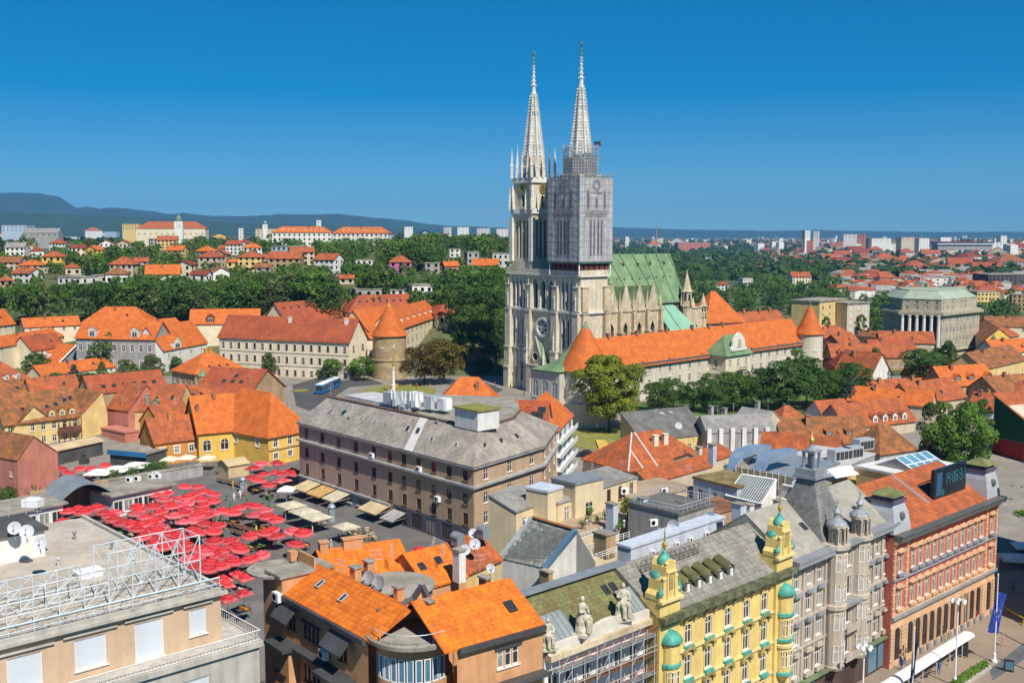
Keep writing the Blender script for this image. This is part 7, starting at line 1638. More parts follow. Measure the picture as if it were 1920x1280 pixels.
 # LED board
bA,bB = A8+d8*16.5-n8*2.6,A8+d8*27.0-n8*2.6
led = Thing('led_billboard','dark LED clock billboard standing on the orange roof','billboard',(*((bA+bB)/2),19.8)); d_,n_ = local(bA,bB); W_ = (bB-bA).length
m = MB(); m.prism([bA,bB,bB-n_*.5,bA-n_*.5],20.2,24.9); led.mb('case',m,M('led_black',(.012,.02,.028),rough=.25,var=.1))
def emis(name,c,s):
 m = bpy.data.materials.new(name); m.use_nodes = True; b = m.node_tree.nodes['Principled BSDF']; b.inputs['Base Color'].default_value = (*c,1); b.inputs['Emission Color'].default_value = (*c,1); b.inputs['Emission Strength'].default_value = s; return m
SEG = {'0':'abcdef','1':'bc','3':'abcdg','4':'bcfg','6':'acdefg'}
LEDT = emis('led_teal',(.03,.14,.17),.15); ux_ = 3.3
for ch in '14:06:31': # seven-segment digits, flat on the screen
 m = MB(); w_,h_,t_ = .75,1.7,.17
 def sg(x0,x1,z0,z1):p,q = bA+d_*(ux_+x0)+n_*.05,bA+d_*(ux_+x1)+n_*.05; m.prism([p+n_*.02,q+n_*.02,q,p],22.3+z0,22.3+z1)
 if ch==':':sg(.1,.3,.4,.6); sg(.1,.3,1.1,1.3); ux_n = ux_+.5
 else:
  R_ = {'a':(0,w_,h_-t_,h_),'d':(0,w_,0,t_),'g':(0,w_,h_/2-t_/2,h_/2+t_/2),'b':(w_-t_,w_,h_/2,h_),'c':(w_-t_,w_,0,h_/2),'f':(0,t_,h_/2,h_),'e':(0,t_,0,h_/2)}
  for k_ in SEG[ch]:sg(*R_[k_])
  ux_n = ux_+1.0
 led.mb('clock_digit',m,LEDT); ux_ = ux_n
m = MB(); p,q = bA+d_*.8+n_*.03,bA+d_*2.6+n_*.03; m.quad((*p,20.9),(*q,20.9),(*q,24.4),(*p,24.4)); led.mb('picture_column',m,emis('led_blue',(.02,.07,.14),.2)); m = MB(); c_ = bA+d_*2.9; m.lathe((0,0,0),[(.02,0),(.5,0)],14); V = [(*(c_+d_*x+n_*.05),21.2+y)for x,y,z in m.V]; m.V = V; led.mb('green_disc',m,emis('led_green',(.02,.13,.08),.2))
m = MB()
for u in(1,4,7,9.8):p = bA+d_*u; m.bar((*(p-n_*.3),19.2),(*(p-n_*.3),20.2),.1); m.bar((*(p-n_*.5),23.5),(*(p-n_*3.5),21.8),.07)
led.mb('supports',m,DARK)
m = MB();
for a in(0,.5):p = A8+d8*14.5-n8*2.5+d8*a; q = A8+d8*14.5-n8*8.3+d8*a; m.bar((*p,20.5),(*q,23.6),.05)
for i in range(12):t_ = i/11; p = A8+d8*14.5-n8*lerp(2.5,8.3,t_); m.bar((*p,lerp(20.5,23.6,t_)),(*(p+d8*.5),lerp(20.5,23.6,t_)),.04)
f8.mb('roof_ladder',m,STEEL,parent=rf8)
# ================================================================== F2: peach apartment house in the bottom middle
f2 = Thing('peach_house','peach apartment house with bright orange roofs and rounded glazed corner','apartment house',(-6,97,0)); ze = 24.0
E1,E2 = V2(G(857,1214,ze)),V2(G(1018,1169,ze)); dr_,nr_ = local(E1,E2)
W1,W2 = V2(G(533,1112,ze)),V2(G(690,1198,ze)); dl_,nl_ = local(W1,W2)
BR_OR = M('vivid_orange_tile',(.68,.175,.014),rough=.78,var=.13,scale=.7,rows=.24,c2=(.52,.125,.014)); DGUT = M('dark_sheet',(.085,.085,.09),rough=.5,var=.12,metal=.15)
m = MB(); Lr = (E2-E1).length; Ll = (W2-W1).length
trio = [(Lr*.58+(k_-1)*.85,21.0,.7,1.7)for k_ in range(3)]
facade(f2,m,E1,E2,0,ze,trio+[(Lr*.58+(k_-1)*.85,17.0,.7,1.7)for k_ in range(3)],frame=FRAME)
quad_ = [(u,z,.62,1.6)for z in(20.6,16.4,12.5)for u in(4.2,5.0,5.8,6.6)]+[(u,z,.7,1.9)for z in(16.2,12.4)for u in(9.2,11.5)]+[(10.9,20.6,.62,1.5),(11.7,20.6,.62,1.5),(1.2,20.7,.62,1.5),(1.9,20.7,.62,1.5)]
facade(f2,m,W1,W2,0,ze,quad_,frame=FRAMEB)
bkr = E2-nr_*11; bkl = W1-nl_*8
wall_panel(m,E2,bkr,0,ze); wall_panel(m,bkl,W1,0,ze)
f2.mb('wall',m,W_PEACH)
m = MB(); k1,h1 = 5.2,3.0; m.slab([(*(E1-dr_*1.5+nr_*.25),ze+.05),(*(E2+dr_*.1+nr_*.25),ze+.05),(*(E2+dr_*.1-nr_*k1),ze+h1),(*(E1-dr_*1.5-nr_*k1),ze+h1)],.18); m.slab([(*(E2+dr_*.1-nr_*10),ze-.4),(*(E1-nr_*10),ze-.4),(*(E1-dr_*1.5-nr_*k1),ze+h1),(*(E2+dr_*.1-nr_*k1),ze+h1)],.18); ra = f2.mb('roof',m,BR_OR)
m = MB(); k2,h2 = 3.9,2.2; m.slab([(*(W1+nl_*.25),ze+.05),(*(W2+dl_*1.0+nl_*.25),ze+.05),(*(W2+dl_*1.2-nl_*k2),ze+h2),(*(W1-dl_*.2-nl_*k2),ze+h2)],.18); m.slab([(*(W2-nl_*8),ze-.1),(*(W1-nl_*8),ze-.1),(*(W1-nl_*k2),ze+h2),(*(W2+dl_*1.2-nl_*k2),ze+h2)],.18); rb_ = f2.mb('roof',m,BR_OR)
band(f2,'gutter',E1,E2,.05,.55,ze-.45,ze+.02,DGUT); band(f2,'gutter',W1,W2,.05,.6,ze-.45,ze+.02,DGUT)
band(f2,'ledge',E1,E2,.02,1.1,19.4,19.75,DGUT,1.0); band(f2,'ledge',W1,W2,.02,1.0,19.3,19.6,DGUT,3.2,9); band(f2,'window_surround',E1,E2,.02,.2,22.8,22.98,DGUT,Lr*.58-1.5,Lr*.58+1.5); band(f2,'window_surround',W1,W2,.02,.25,22.3,22.5,DGUT,3.6,7.2)
for u_0,u_1 in((-.3,3.0),(9.4,13.2)):
 m = MB(); p,q = W1+dl_*u_0,W1+dl_*u_1
 m.slab([(*(p+nl_*1.5),22.0),(*(q+nl_*1.5),22.0),(*(q-nl_*.05),23.6),(*(p-nl_*.05),23.6)],.15); f2.mb('dormer_canopy',m,DGUT)
 m = MB(); m.prism([p+dl_*.1+nl_*1.2,q-dl_*.1+nl_*1.2,q-dl_*.1+nl_*.02,p+dl_*.1+nl_*.02],12,19.2); f2.mb('bay',m,W_PEACH); band(f2,'bay_ledge',W1,W2,.02,2.1,19.21,19.55,DGUT,u_0-.3,u_1+.3)
 for z in(13.6,16.6):fm_,pm_ = win_meshes(1.9,1.8,'multi',FRAMEB); p_ = lerp(p,q,.5)+nl_*1.24; o = f2.inst('window',fm_,(p_.x,p_.y,z),math.atan2(dl_.y,dl_.x)); link(bpy.data.objects.new('pane',pm_),o)
 # rounded corner
cc = V2(G(776,1184,ze)); Rb = 3.5; a_r = math.atan2(nr_.y,nr_.x); a_l = math.atan2(nl_.y,nl_.x); a_m = (a_l+2*math.pi+a_r)/2 if a_l<0 and a_r<0 and False else(a_l+a_r)/2
m = MB(); m.lathe((*cc,0),[(Rb,0),(Rb,19.2),(Rb+.02,20.6)],40); m.lathe((*cc,22.75),[(Rb,0),(Rb,1.0)],40); m.lathe((*cc,20.6),[(Rb-.35,0),(Rb-.35,2.2)],40); f2.mb('corner_drum',m,W_PEACH)
m = MB(); m.lathe((*cc,23.75),[(Rb,0),(Rb+.9,.12),(Rb+.95,.5),(Rb+.6,.55),(Rb+.55,.3),(0,.28)],40); f2.mb('terrace_slab',m,R_CONC)
rim = []
for k_ in range(10):
 an = a_m-1.0+2.0*k_/9; fm_,pm_ = win_meshes(.62,2.15,'solid2',WMET,GLASSB,False); o = f2.inst('corner_window',fm_,(cc.x+(Rb+.05)*math.cos(an),cc.y+(Rb+.05)*math.sin(an),20.62),an+math.pi/2); link(bpy.data.objects.new('pane',pm_),o)
m = MB(); pr_ = None
for k_ in range(13):
 an = a_m-1.0+2.0*k_/12; p = Vector((cc.x+(Rb+.35)*math.cos(an),cc.y+(Rb+.35)*math.sin(an)))
 if k_%2==0:m.bar((*p,24.2),(*p,25.1),.035)
 if pr_ is not None:m.bar((*pr_,25.1),(*p,25.1),.04)
 pr_ = p
f2.mb('terrace_railing',m,STEEL)
vback = -Vector((math.cos(a_m),math.sin(a_m))); sd = Vector((-vback.y,vback.x)); pk = cc+vback*3.6
m = MB()
for s in(-1,1):
 p = cc+vback*.8+sd*s*3.7; prof = [(0,0),(.45,.15),(.8,.6),(1,1.75)]
 for(t0_,h0_),(t1_,h1_)in zip(prof,prof[1:]):
  q0,q1 = lerp(p,pk,t0_),lerp(p,pk,t1_); m.add([(*q0,24.0),(*q1,24.0),(*q1,25.2+h1_),(*q0,25.2+h0_),(*(q0+vback*.45),24.0),(*(q1+vback*.45),24.0),(*(q1+vback*.45),25.2+h1_),(*(q0+vback*.45),25.2+h0_)],[(0,1,2,3),(7,6,5,4),(3,2,6,7),(0,3,7,4)])
wo2 = f2.mb('terrace_parapet',m,W_PEACH); m = MB()
for s in(-1,1):
 p = cc+vback*.8+sd*s*3.7
 for(t0_,h0_),(t1_,h1_)in zip(prof,prof[1:]):q0,q1 = lerp(p,pk,t0_)+vback*.2,lerp(p,pk,t1_)+vback*.2; m.bar((*q0,25.3+h0_),(*q1,25.3+h1_),.3)
f2.mb('parapet_coping',m,DGUT,parent=wo2)
p = cc+vback*2.2+sd*-.6; ac((p.x,p.y,24.9),math.atan2(dr_.y,dr_.x),'white air conditioner on the rounded corner terrace',1.2)
# left tower with curved terrace
lt = W1-dl_*1.6-nl_*1.0; m = MB(); p0_,p1_,p2_,p3_ = lt-dl_*2.2+nl_*1.4,lt+dl_*1.9+nl_*1.4,lt+dl_*1.9-nl_*4.5,lt-dl_*2.2-nl_*4.5
m.prism([p0_,p1_,p2_,p3_],0,25.6); lo_ = f2.mb('side_tower',m,W_PEACH); m = MB(); cx_ = lt-dl_*.2+nl_*.2; m.lathe((*(cx_-dl_*1.4),25.3),[(2.6,0),(2.9,.1),(2.95,.35),(2.5,.36),(2.5,.2),(0,.2)],28,sx=1,sy=1); m.prism([p0_+nl_*.3+dl_*1,p1_+nl_*.3+dl_*.2,p2_+dl_*.2,p3_+dl_*1],25.65,25.95); f2.mb('side_terrace',m,R_CONC,parent=lo_)
m = MB(); q_ = lt-nl_*2.6+dl_*.2; m.prism([q_-dl_*1.8+nl_*.2,q_+dl_*1.4+nl_*.2,q_+dl_*1.4,q_-dl_*1.8],25.96,27.0); m.box((*(q_+nl_*.3-dl_*3),25.7),dl_,.9,.8,1.0); f2.mb('tower_parapet',m,W_PEACH,parent=lo_)
ac((*(p1_+nl_*.3-dl_*.5),23.3),math.atan2(dl_.y,dl_.x),'white air conditioner on the peach side tower',1.3); ac((*(W1+dl_*8.4+nl_*.4),20.0),math.atan2(dl_.y,dl_.x),'white air conditioner on the shaded peach wall',1.2)
for u,v in((.22,.55),(.52,.5)):
 p = lerp(lerp(Vector((*W1,ze)),Vector((*W2,ze)),u),lerp(Vector((*(W1-nl_*k2),ze+h2)),Vector((*(W2-nl_*k2),ze+h2)),u),v); x = Vector((*dl_,0)); y = Vector((-nl_.x*k2,-nl_.y*k2,h2)).normalized(); sheet_window(f2,p+Vector((0,0,.22)),x,y,x.cross(y).normalized(),.7,1.0,'roof_window',rb_,frame=STEEL)
p = lerp(lerp(Vector((*E1,ze)),Vector((*E2,ze)),.78),lerp(Vector((*(E1-nr_*k1),ze+h1)),Vector((*(E2-nr_*k1),ze+h1)),.78),.42); x = Vector((*dr_,0)); y = Vector((-nr_.x*k1,-nr_.y*k1,h1)).normalized(); sheet_window(f2,p+Vector((0,0,.24)),x,y,x.cross(y).normalized(),.9,1.3,'roof_window',ra)
# back wings
def bw(lab,pts,ridge_pts,ze_,mat=BR_OR,**kw):pass
q1 = HP('orange roofed rear wing with brick chimneys towards the market',(618,1088),(772,1064),24.0,8,0,2.2,'x',W_PEACH,BR_OR,ov=.2,cat='rear wing',name='rear_wing')
for u,v in((.08,.95),(.42,.95)):q1.chimney(0,u,v,2.2 if v>.5 and u>.3 else .9,.8,.9,W_PEACH)
q2 = HP('orange roofed inner wing with roof windows beside the dish chimney',(800,1098),(874,1078),23.2,8,0,2.6,'x',W_PEACH,BR_OR,ov=.2,cat='rear wing',name='rear_wing')
q2.skylight(0,.2,.55,.8,1); q2.skylight(0,.62,.6,.8,1)
q3 = HP('darker orange roof carrying satellite dishes next to the yellow chimney',(872,1074),(940,1046),23.0,7,0,2.6,'x',W_YELP,R_OR2,ov=.2,cat='rear wing',name='rear_wing')
rc = G(742,1096,24.6); m = MB(); m.lathe(rc,[(3.7,-3.5),(3.7,-.2),(4.0,-.1),(4.0,.12),(0,.16)],36); rt_ = Thing('round_terrace','round flat concrete terrace between the orange roofs','terrace',(rc.x,rc.y,21)); rt_.mb('slab',m,R_CONC)
def chimney_thing(px,py,z,w_,d_,h_,lab,mat,cap=True):
 p = G(px,py,z); t = Thing('chimney',lab,'chimney',p); m = MB(); m.box(p-Vector((0,0,.8)),dm,w_,d_,h_+.8); t.mb('stack',m,mat)
 if cap:m = MB(); m.box(p+Vector((0,0,h_+.01)),dm,w_+.25,d_+.25,.18); t.mb('cap',m,R_CONC)
 return t
for x,y,w_,h_ in((667,1092,1.0,1.6),(692,1080,.8,1.6),(748,1131,.7,1.6)):chimney_thing(x,y,24.3,w_,.8,h_,'peach chimney beside the round terrace',W_PEACH)
chimney_thing(861,1076,24,1.1,.9,2.6,'tall grey-white chimney between orange roofs with dishes',W_WHITE); chimney_thing(804,1143,26,.8,.6,.8,'low brick chimney on the peach house ridge',W_BRICK); chimney_thing(909,1096,26.2,1.1,.6,.7,'flat brick chimney at the right orange roof ridge',W_BRICK)
def dish(px,py,z,r,lab,rz=.3,mat=None,tilt=.45):
 p = G(px,py,z); t = Thing('satellite_dish',lab,'satellite dish',p); m = MB(); n_ = 16; V = [];
 R_ = Matrix.Rotation(rz,4,'Z')@Matrix.Rotation(math.pi/2-tilt,4,'X'); c = Vector((p.x,p.y,p.z+r*1.2))
 for k_,(rr,zz_)in enumerate(((0.02,0),(.5,.06),(1,.24),(1.02,.22),(.5,.02),(.02,-.04))):
  for i in range(n_):a = 6.283*i/n_; V.append(c+R_@Vector((rr*r*math.cos(a),rr*r*math.sin(a),zz_*r)))
 m.add(V,[(k_*n_+i,k_*n_+(i+1)%n_,(k_+1)*n_+(i+1)%n_,(k_+1)*n_+i)for k_ in range(5)for i in range(n_)]); t.mb('reflector',m,mat or M('dish_grey',(.50,.52,.54),rough=.5,var=.06))
 m = MB(); m.bar(p-Vector((0,0,.3)),c-Vector((0,0,.1)),.05,6); f_ = c+R_@Vector((0,0,r*1.0)); m.bar(c+R_@Vector((0,-r,.2*r)),f_,.03); m.box(f_,(1,0),.15,.15,.15); t.mb('arm',m,STEEL)
for x,y,r in((887,1010,.55),(890,1032,.62),(872,1042,.58)):dish(x,y,25.0,r,'white satellite dish on the darker orange roof',.2)
for x,y in((692,1098),(711,1108)):dish(x,y,24.7,.7,'bluish satellite dish at the edge of the round terrace',-.4,R_ZINC)
dish(919,1076,23.5,.52,'white satellite dish beside the slate roof',.5)
def cowl(px,py,z,lab):
 p = G(px,py,z); m = MB(); m.box(p,dm,1.2,1.0,1.0); V = []
 for s in(-.6,.6):
  for k_ in range(7):t_ = math.pi*k_/6; q = p+Vector((dm.x*s,dm.y*s,0))+Vector((-dm.y,dm.x,0))*(.6*math.cos(t_)); V.append((q.x,q.y,p.z+1.01+.5*math.sin(t_)))
 m.add(V,[(k_,k_+1,k_+8,k_+7)for k_ in range(6)]+[tuple(range(7)),tuple(range(7,14))[::-1]]); solo('chimney_cowl',m,R_ZINC,lab,'chimney cowl')
cowl(858,1022,25.4,'arched grey metal chimney cowl behind the dishes'); cowl(906,1008,25.4,'arched grey metal chimney cowl behind the dishes')
# ================================================================== F4: slate roof with white gable
R0,R1,S0,S1 = G(999,970,24),G(1081,993,24),G(938,1046,19),G(1022,1065,19)
f4 = Thing('slate_roof_house','narrow white house with steep grey slate roof and blue metal edges','house',(S0.x,S0.y,0))
m = MB(); m.add([R0,R1,S1,S0,(R0.x,R0.y,0),(R1.x,R1.y,0),(S1.x,S1.y,0),(S0.x,S0.y,0)],[(1,5,6,2),(2,6,7,3),(3,7,4,0),(0,4,5,1),(0,1,2,3)]);
q_ = R1+(R1-S1)*.0; m.add([R1,(R1.x,R1.y,8),(R1.x+2.2,R1.y-1.6,8),(R1.x+2.2,R1.y-1.6,20.5)],[(0,1,2,3),(3,2,1,0)]); f4.mb('wall',m,W_WHITE)
nrm_ = (S1-S0).cross(R0-S0).normalized(); nrm_ = nrm_ if nrm_.z>0 else-nrm_
SLT = [M('slate_'+k_,c_,rough=.7,var=.14,scale=2)for k_,c_ in(('a',(.27,.29,.26)),('b',(.36,.38,.33)),('c',(.19,.205,.19)),('d',(.31,.30,.23)))]
sr = random.Random(4); m = MB(); m.add([S0,S1,R1,R0],[(0,1,2,3)]); m.V = [Vector(v)+nrm_*.03 for v in m.V]; base_ = f4.mb('roof',m,SLT[2])
NR,NC = 9,11
for r_ in range(NR):
 for c_ in range(NC):
  u0,u1 = (c_+(.5 if r_%2 else 0))/NC,(c_+1+(.5 if r_%2 else 0))/NC; u1 = min(u1,1);
  if u0>=1:continue
  v0,v1 = r_/NR,min(1,(r_+1.12)/NR); P = lambda u,v:lerp(lerp(S0,S1,u),lerp(R0,R1,u),v)
  lo,hi = .10+sr.uniform(0,.03),.05; g_ = .006; m = MB(); a,b,c,d = P(u0+g_,v0)+nrm_*lo,P(u1-g_,v0)+nrm_*lo,P(u1-g_,v1)+nrm_*hi,P(u0+g_,v1)+nrm_*hi
  m.add([a,b,c,d,a-nrm_*.04,b-nrm_*.04],[(0,1,2,3),(4,5,1,0)]); f4.mb('slate',m,SLT[sr.choice([0,0,1,2,3])],parent=base_)
BLUM = M('blue_flashing',(.16,.30,.44),rough=.35,metal=.2,var=.08)
for a,b,w_,mt in((S0,R0,.3,STEEL),(S1,R1,.42,BLUM),(R0,R1,.2,R_BRN)):m = MB(); m.bar(a+nrm_*.15,b+nrm_*.15,w_,4); f4.mb('flashing',m,mt)
# ================================================================== F1: beige building with gravel roof, bottom left
f1 = Thing('gravel_roof_building','beige flat gravel-roofed building with white roller shutters','building',(-32,95,0)); zr = 28.0
C1 = V2(G(413,1106,zr)); Ba = V2(G(190,969,zr)); A1 = V2(G(0,1207,zr)); df_,nf_ = local(A1,C1); A1 = C1-df_*34; Bk = C1-nf_*33
dR,nR = local(C1,Bk); BEW = M('beige_render',(.58,.42,.28),var=.05,stain=.1); CON = M('pale_concrete',(.50,.47,.42),var=.08,stain=.2)
Lf = 34.0
def U1(px,py,z):p = V2(G(px,py,z)); return(p-A1).dot(df_)
m = MB(); sh = []
for xa,xb,ya,yb in((140,200,1193,1250),(253,307,1163,1232),(355,387,1140,1188),(13,80,1227,1290),(-90,-30,1265,1320)):
# positions on the wall plane: intersect the pixel ray with the facade
 def hit(px,py):
  r = ray(px,py); t = ((A1.x*nf_.x+A1.y*nf_.y))/(r.x*nf_.x+r.y*nf_.y); p = Vector((r.x*t,r.y*t)); return(p-A1).dot(df_),CAMZ+r.z*t
 u_0,_ = hit(xa,(ya+yb)/2); u_1,_ = hit(xb,(ya+yb)/2); _,z1_ = hit((xa+xb)/2,ya); _,z0_ = hit((xa+xb)/2,yb); sh.append(((u_0+u_1)/2,z0_,abs(u_1-u_0),z1_-z0_))
zter = 23.4
sh = [(u,max(z,zter+.05),w_,h_)for u,z,w_,h_ in sh]
facade(f1,m,A1,C1,zter,zr-.3,sh,style='solid2',frame=FRAME,gl=SHUT,sill=True)
for u_,z_,w_,h_ in sh:band(f1,'lintel',A1,C1,.01,.22,z_+h_+.35,z_+h_+.5,CON,max(0,u_-w_*.85),min(Lf,u_+w_*.85))
facade(f1,m,C1,Bk,zter,zr-.3,[]); wall_panel(m,Bk,A1-nf_*33,0,zr-.3); f1.mb('wall',m,BEW)
m = MB(); fA,fC,fB = A1+nf_*2.4+nR*0,C1+nf_*2.4+nR*2.4,Bk+nR*2.4
facade(f1,m,fA,fC,0,zter-.5,[(9+5.2*i,18.6,3.4,3.0)for i in range(5)]+[(9+5.2*i,14,3.4,3.0)for i in range(5)],rec=1.0,frame=FRAME,gl=SHUT,sill=False,style='solid2'); facade(f1,m,fC,fB,0,zter-.5,[]); f1.mb('lower_wall',m,CON)
m = MB(); m.prism([fA+nf_*.3,fC+nf_*.3+nR*.3,fB+nR*.3,Bk,C1+(A1-C1)*0,A1],zter-.5,zter); f1.mb('terrace',m,CON)
m = MB(); a,b,c = fA+nf_*.1,fC+nf_*.1+nR*.1,fB+nR*.1
for p,q,k_ in((a,b,110),(b,c,100)):
 for i in range(k_+1):r = lerp(p,q,i/k_); m.bar((*r,zter),(*r,zter+1.0),.018,4)
 m.bar((*p,zter+1.0),(*q,zter+1.0),.05); m.bar((*p,zter+.15),(*q,zter+.15),.03)
f1.mb('terrace_railing',m,FRAME)['kind'] = 'stuff'
m = MB(); m.prism([A1+nf_*.5,C1+nf_*.5+nR*.5,Bk+nR*.5,Bk,A1-nf_*33],zr-.3,zr); f1.mb('roof_slab',m,CON)
m = MB(); gi = .9; m.prism([A1-nf_*gi,C1-nf_*gi-nR*gi,Bk-nR*gi,A1-nf_*33-nR*gi],zr+.005,zr+.06); f1.mb('gravel_bed',m,R_GRAVEL)
m = MB()
for p,q in((A1+nf_*.3,C1+nf_*.3+nR*.3),(C1+nf_*.3+nR*.3,Bk+nR*.3)):d_,n_ = local(p,q); m.prism([p,q,q-n_*.35,p-n_*.35],zr+.004,zr+.35)
f1.mb('parapet',m,CON)
PBL = M('pale_blue_paint',(.52,.62,.68),rough=.4,var=.06)
m = MB(); p,q = A1-nf_*.1,C1-nf_*.1
for z in(.6,1.15):m.bar((*p,zr+z),(*q,zr+z),.05 if z<1 else .09)
for i in range(18):r = lerp(p,q,i/17); m.bar((*r,zr+.3),(*r,zr+1.15),.04)
f1.mb('roof_railing',m,PBL)
rv = random.Random(8); m = MB()
for i in range(260):
 r = lerp(p,q,rv.random())+nf_*rv.uniform(-.9,.15); z = zr+rv.uniform(.05,.9); v_ = Vector((rv.gauss(0,1),rv.gauss(0,1),rv.gauss(0,.5))).normalized()*rv.uniform(.3,.9); m.bar((*r,z),(r.x+v_.x,r.y+v_.y,z+v_.z*.6),.02,3)
vo = f1.mb('bare_vines',m,M('dry_vine',(.10,.075,.05),var=.3)); vo['kind'] = 'stuff'
# sign truss
TRM = M('white_blue_steel',(.60,.66,.69),rough=.4,var=.08)
tr = Thing('roof_truss','long pale steel lattice sign frame standing on the gravel roof','truss',(*(A1+df_*17-nf_*4),zr))
def bay(p,q,h_,nb_,first=0):
 for i in range(nb_):
  a,b = lerp(p,q,i/nb_),lerp(p,q,(i+1)/nb_); m = MB()
  m.bar((*a,zr),(*a,zr+h_),.055); m.bar((*a,zr+.3),(*b,zr+h_),.042); m.bar((*a,zr+h_),(*b,zr+.3),.042)if first else None; tr.mb('lattice_bay',m,TRM)
 m = MB(); m.bar((*q,zr),(*q,zr+h_),.07)
 for z in(.3,h_*.5,h_):m.bar((*p,zr+z),(*q,zr+z),.055)
 tr.mb('chord',m,TRM)
pF0,pF1 = A1-nf_*2.6,C1-nf_*2.6-df_*.6; pG0,pG1 = A1-nf_*5.8,C1-nf_*5.8-df_*.6
bay(pF0,pF1-df_*8.4,2.1,12); bay(pG0,pG1-df_*8.4,2.1,12); pH0,pH1 = A1-nf_*9,C1-nf_*9-df_*9; bay(pH0,pH1,2.1,12)
for i in range(12):a,b = lerp(pG0,pG1-df_*8.4,i/12),lerp(pH0,pH1,(i+.5)/12); m = MB(); m.bar((*a,zr+2.1),(*b,zr+2.1),.04); m.bar((*b,zr+2.1),(*lerp(pG0,pG1-df_*8.4,(i+1)/12),zr+2.1),.04); tr.mb('cross_tie',m,TRM)
pass; bay(pF1-df_*8.4,pF1,4.6,4,1); bay(pG1-df_*8.4,pG1,4.6,4,1)
for i in range(14):
 t_ = i/13; h_ = 2.1 if t_<.72 else 4.6; a,b = lerp(pF0,pF1,t_),lerp(pG0,pG1,t_); m = MB(); m.bar((*a,zr+h_),(*b,zr+h_),.035)
 if i<13:b2 = lerp(pG0,pG1,(i+1)/13); m.bar((*a,zr+2.1),(*b2,zr+2.1),.03)
 tr.mb('cross_tie',m,TRM)
for x,y,r in((28,992,.62),(51,1000,.66),(76,1020,.62)):dish(x,y+12,zr+2.9,r,'large white satellite dish on a mast at the gravel roof left',.25)
m = MB(); p = G(25,1045,zr); m.box((p.x-2,p.y,zr+.05),df_,8,6,2.6); m.mi = 1; m.box((p.x-2,p.y,zr+2.66),df_,8.6,6.6,.3); solo('roof_shed',m,[W_WHITE,R_BITU],'dark roofed white stair shed on the gravel roof','shed')
m = MB(); p = G(166,1080,zr); m.box((p.x,p.y,zr+.05),df_,2.2,1.4,.5); m.box((p.x,p.y,zr+.56),df_,2.4,1.6,.1); solo('roof_hatch',m,WMET,'white roof hatch box on the gravel','roof hatch')
for x,y in((18,1000),(50,985),(72,1010)):p = G(x,y,zr); m = MB(); m.bar((p.x,p.y,zr),(p.x,p.y,zr+3.4),.035); m.bar((p.x-.5,p.y,zr+3),(p.x+.5,p.y,zr+3),.02); m.bar((p.x-.4,p.y,zr+2.6),(p.x+.4,p.y,zr+2.6),.02); solo('antenna',m,STEEL,'thin aerial mast among the roof dishes','antenna')
ac((*(fC+nf_*.3-df_*2.2),18.2),math.atan2(df_.y,df_.x),'white air conditioner on the pale concrete lower wall',1.4)
# ================================================================== rooftops behind the front row
def FB(lab,a,b,z,w_,z0=0,wall=None,rm=None,rh=.3,roof='flat',win=(),**kw):return HP(lab,a,b,z,w_,z0,rh,roof,wall or W_CREAM,rm or R_CONC,ov=kw.pop('ov',.15),win=win,cat='rooftop house',name='rooftop_house',**kw)
CRW = M('warm_cream',(.68,.56,.36),var=.05,stain=.12); BLW = M('blue_white_plaster',(.52,.57,.66),var=.05,stain=.14)
FB('cream penthouse under a sloping grey sheet roof, left of the terrace',(968,958),(1027,936),20,5,0,CRW,R_GREY,1.8,'shed',{'f':[(2,[(16.8,1.9)],1.1)]})
FB('slim cream stair tower with bluish cap beside the brown block',(1027,923),(1055,914),22.3,4,0,CRW,BLW)
FB('square cream tower with blue-grey sheet roof by the terrace',(1079,909),(1131,897),22.6,5,0,CRW,R_ZINC,win={'f':[(1,[(17.2,2.3)],1.6)]})
FB('cream terrace house with grey roof and two brown doors',(1131,912),(1194,893),21,6,0,CRW,R_GREY,.9,'shed',{'f':[(3,[(18.2,2.1)],1.0)]},winkw=dict(frame=FRAMEB))
ter = FB('tan roof terrace with plants and railings',(1062,1012),(1216,962),17.2,12,0,CRW,M('terrace_tile',(.42,.31,.21),var=.12))
FB('low cream corner hut on the terrace left',(1046,942),(1080,932),20.4,4,0,CRW,R_GREY,.8,'shed',{'f':[(1,[(17.4,2)],1.2)]})
for x,y,w_,d_,h_,lab,mt in[(1147,990,1.5,1.0,3.6,'tall bluish white chimney on the roof terrace',BLW),(1204,982,1.3,1.0,3.9,'bluish chimney at the right end of the roof terrace',BLW),(1133,1032,2.4,1.8,2.4,'boxy brick chimney block below the terrace',W_TAN),(1385,985,1.5,1.3,3.0,'tall blue-white chimney before the glass roof',BLW),(1403,975,1.2,1.0,2.2,'pale chimney just right of the blue-white one',W_WHITE),(1445,945,1.2,1.0,2.6,'white chimney beside the glass roof ridge',W_WHITE),(1460,965,1.3,1.0,2.0,'short white chimney behind the sandy roof',W_WHITE),(1335,865,1.2,1.0,3.2,'slim blue-grey chimney on the weathered orange roof',BLW),(1310,858,1.0,.8,2.0,'cream chimney on the weathered orange roof',W_CREAM),(1025,1095,1.4,.7,1.6,'low tan chimney below the slate roof',W_TAN),(1060,1055,1.0,.8,2.2,'white chimney with a red stripe by the slate house',W_WHITE)]:
 chimney_thing(x,y,20.2 if y>950 and x>1300 else 17.5,w_,d_,h_,lab,mt)
pent = FB('dark grey penthouse box with railed flat roof',(1272,966),(1338,946),20.6,9,0,W_GREY,R_SLATE,win={'f':[(4,[(18,1.7)],1.0)]})
m = MB(); a,b,c,d = pent.A,pent.B,pent.C,pent.D
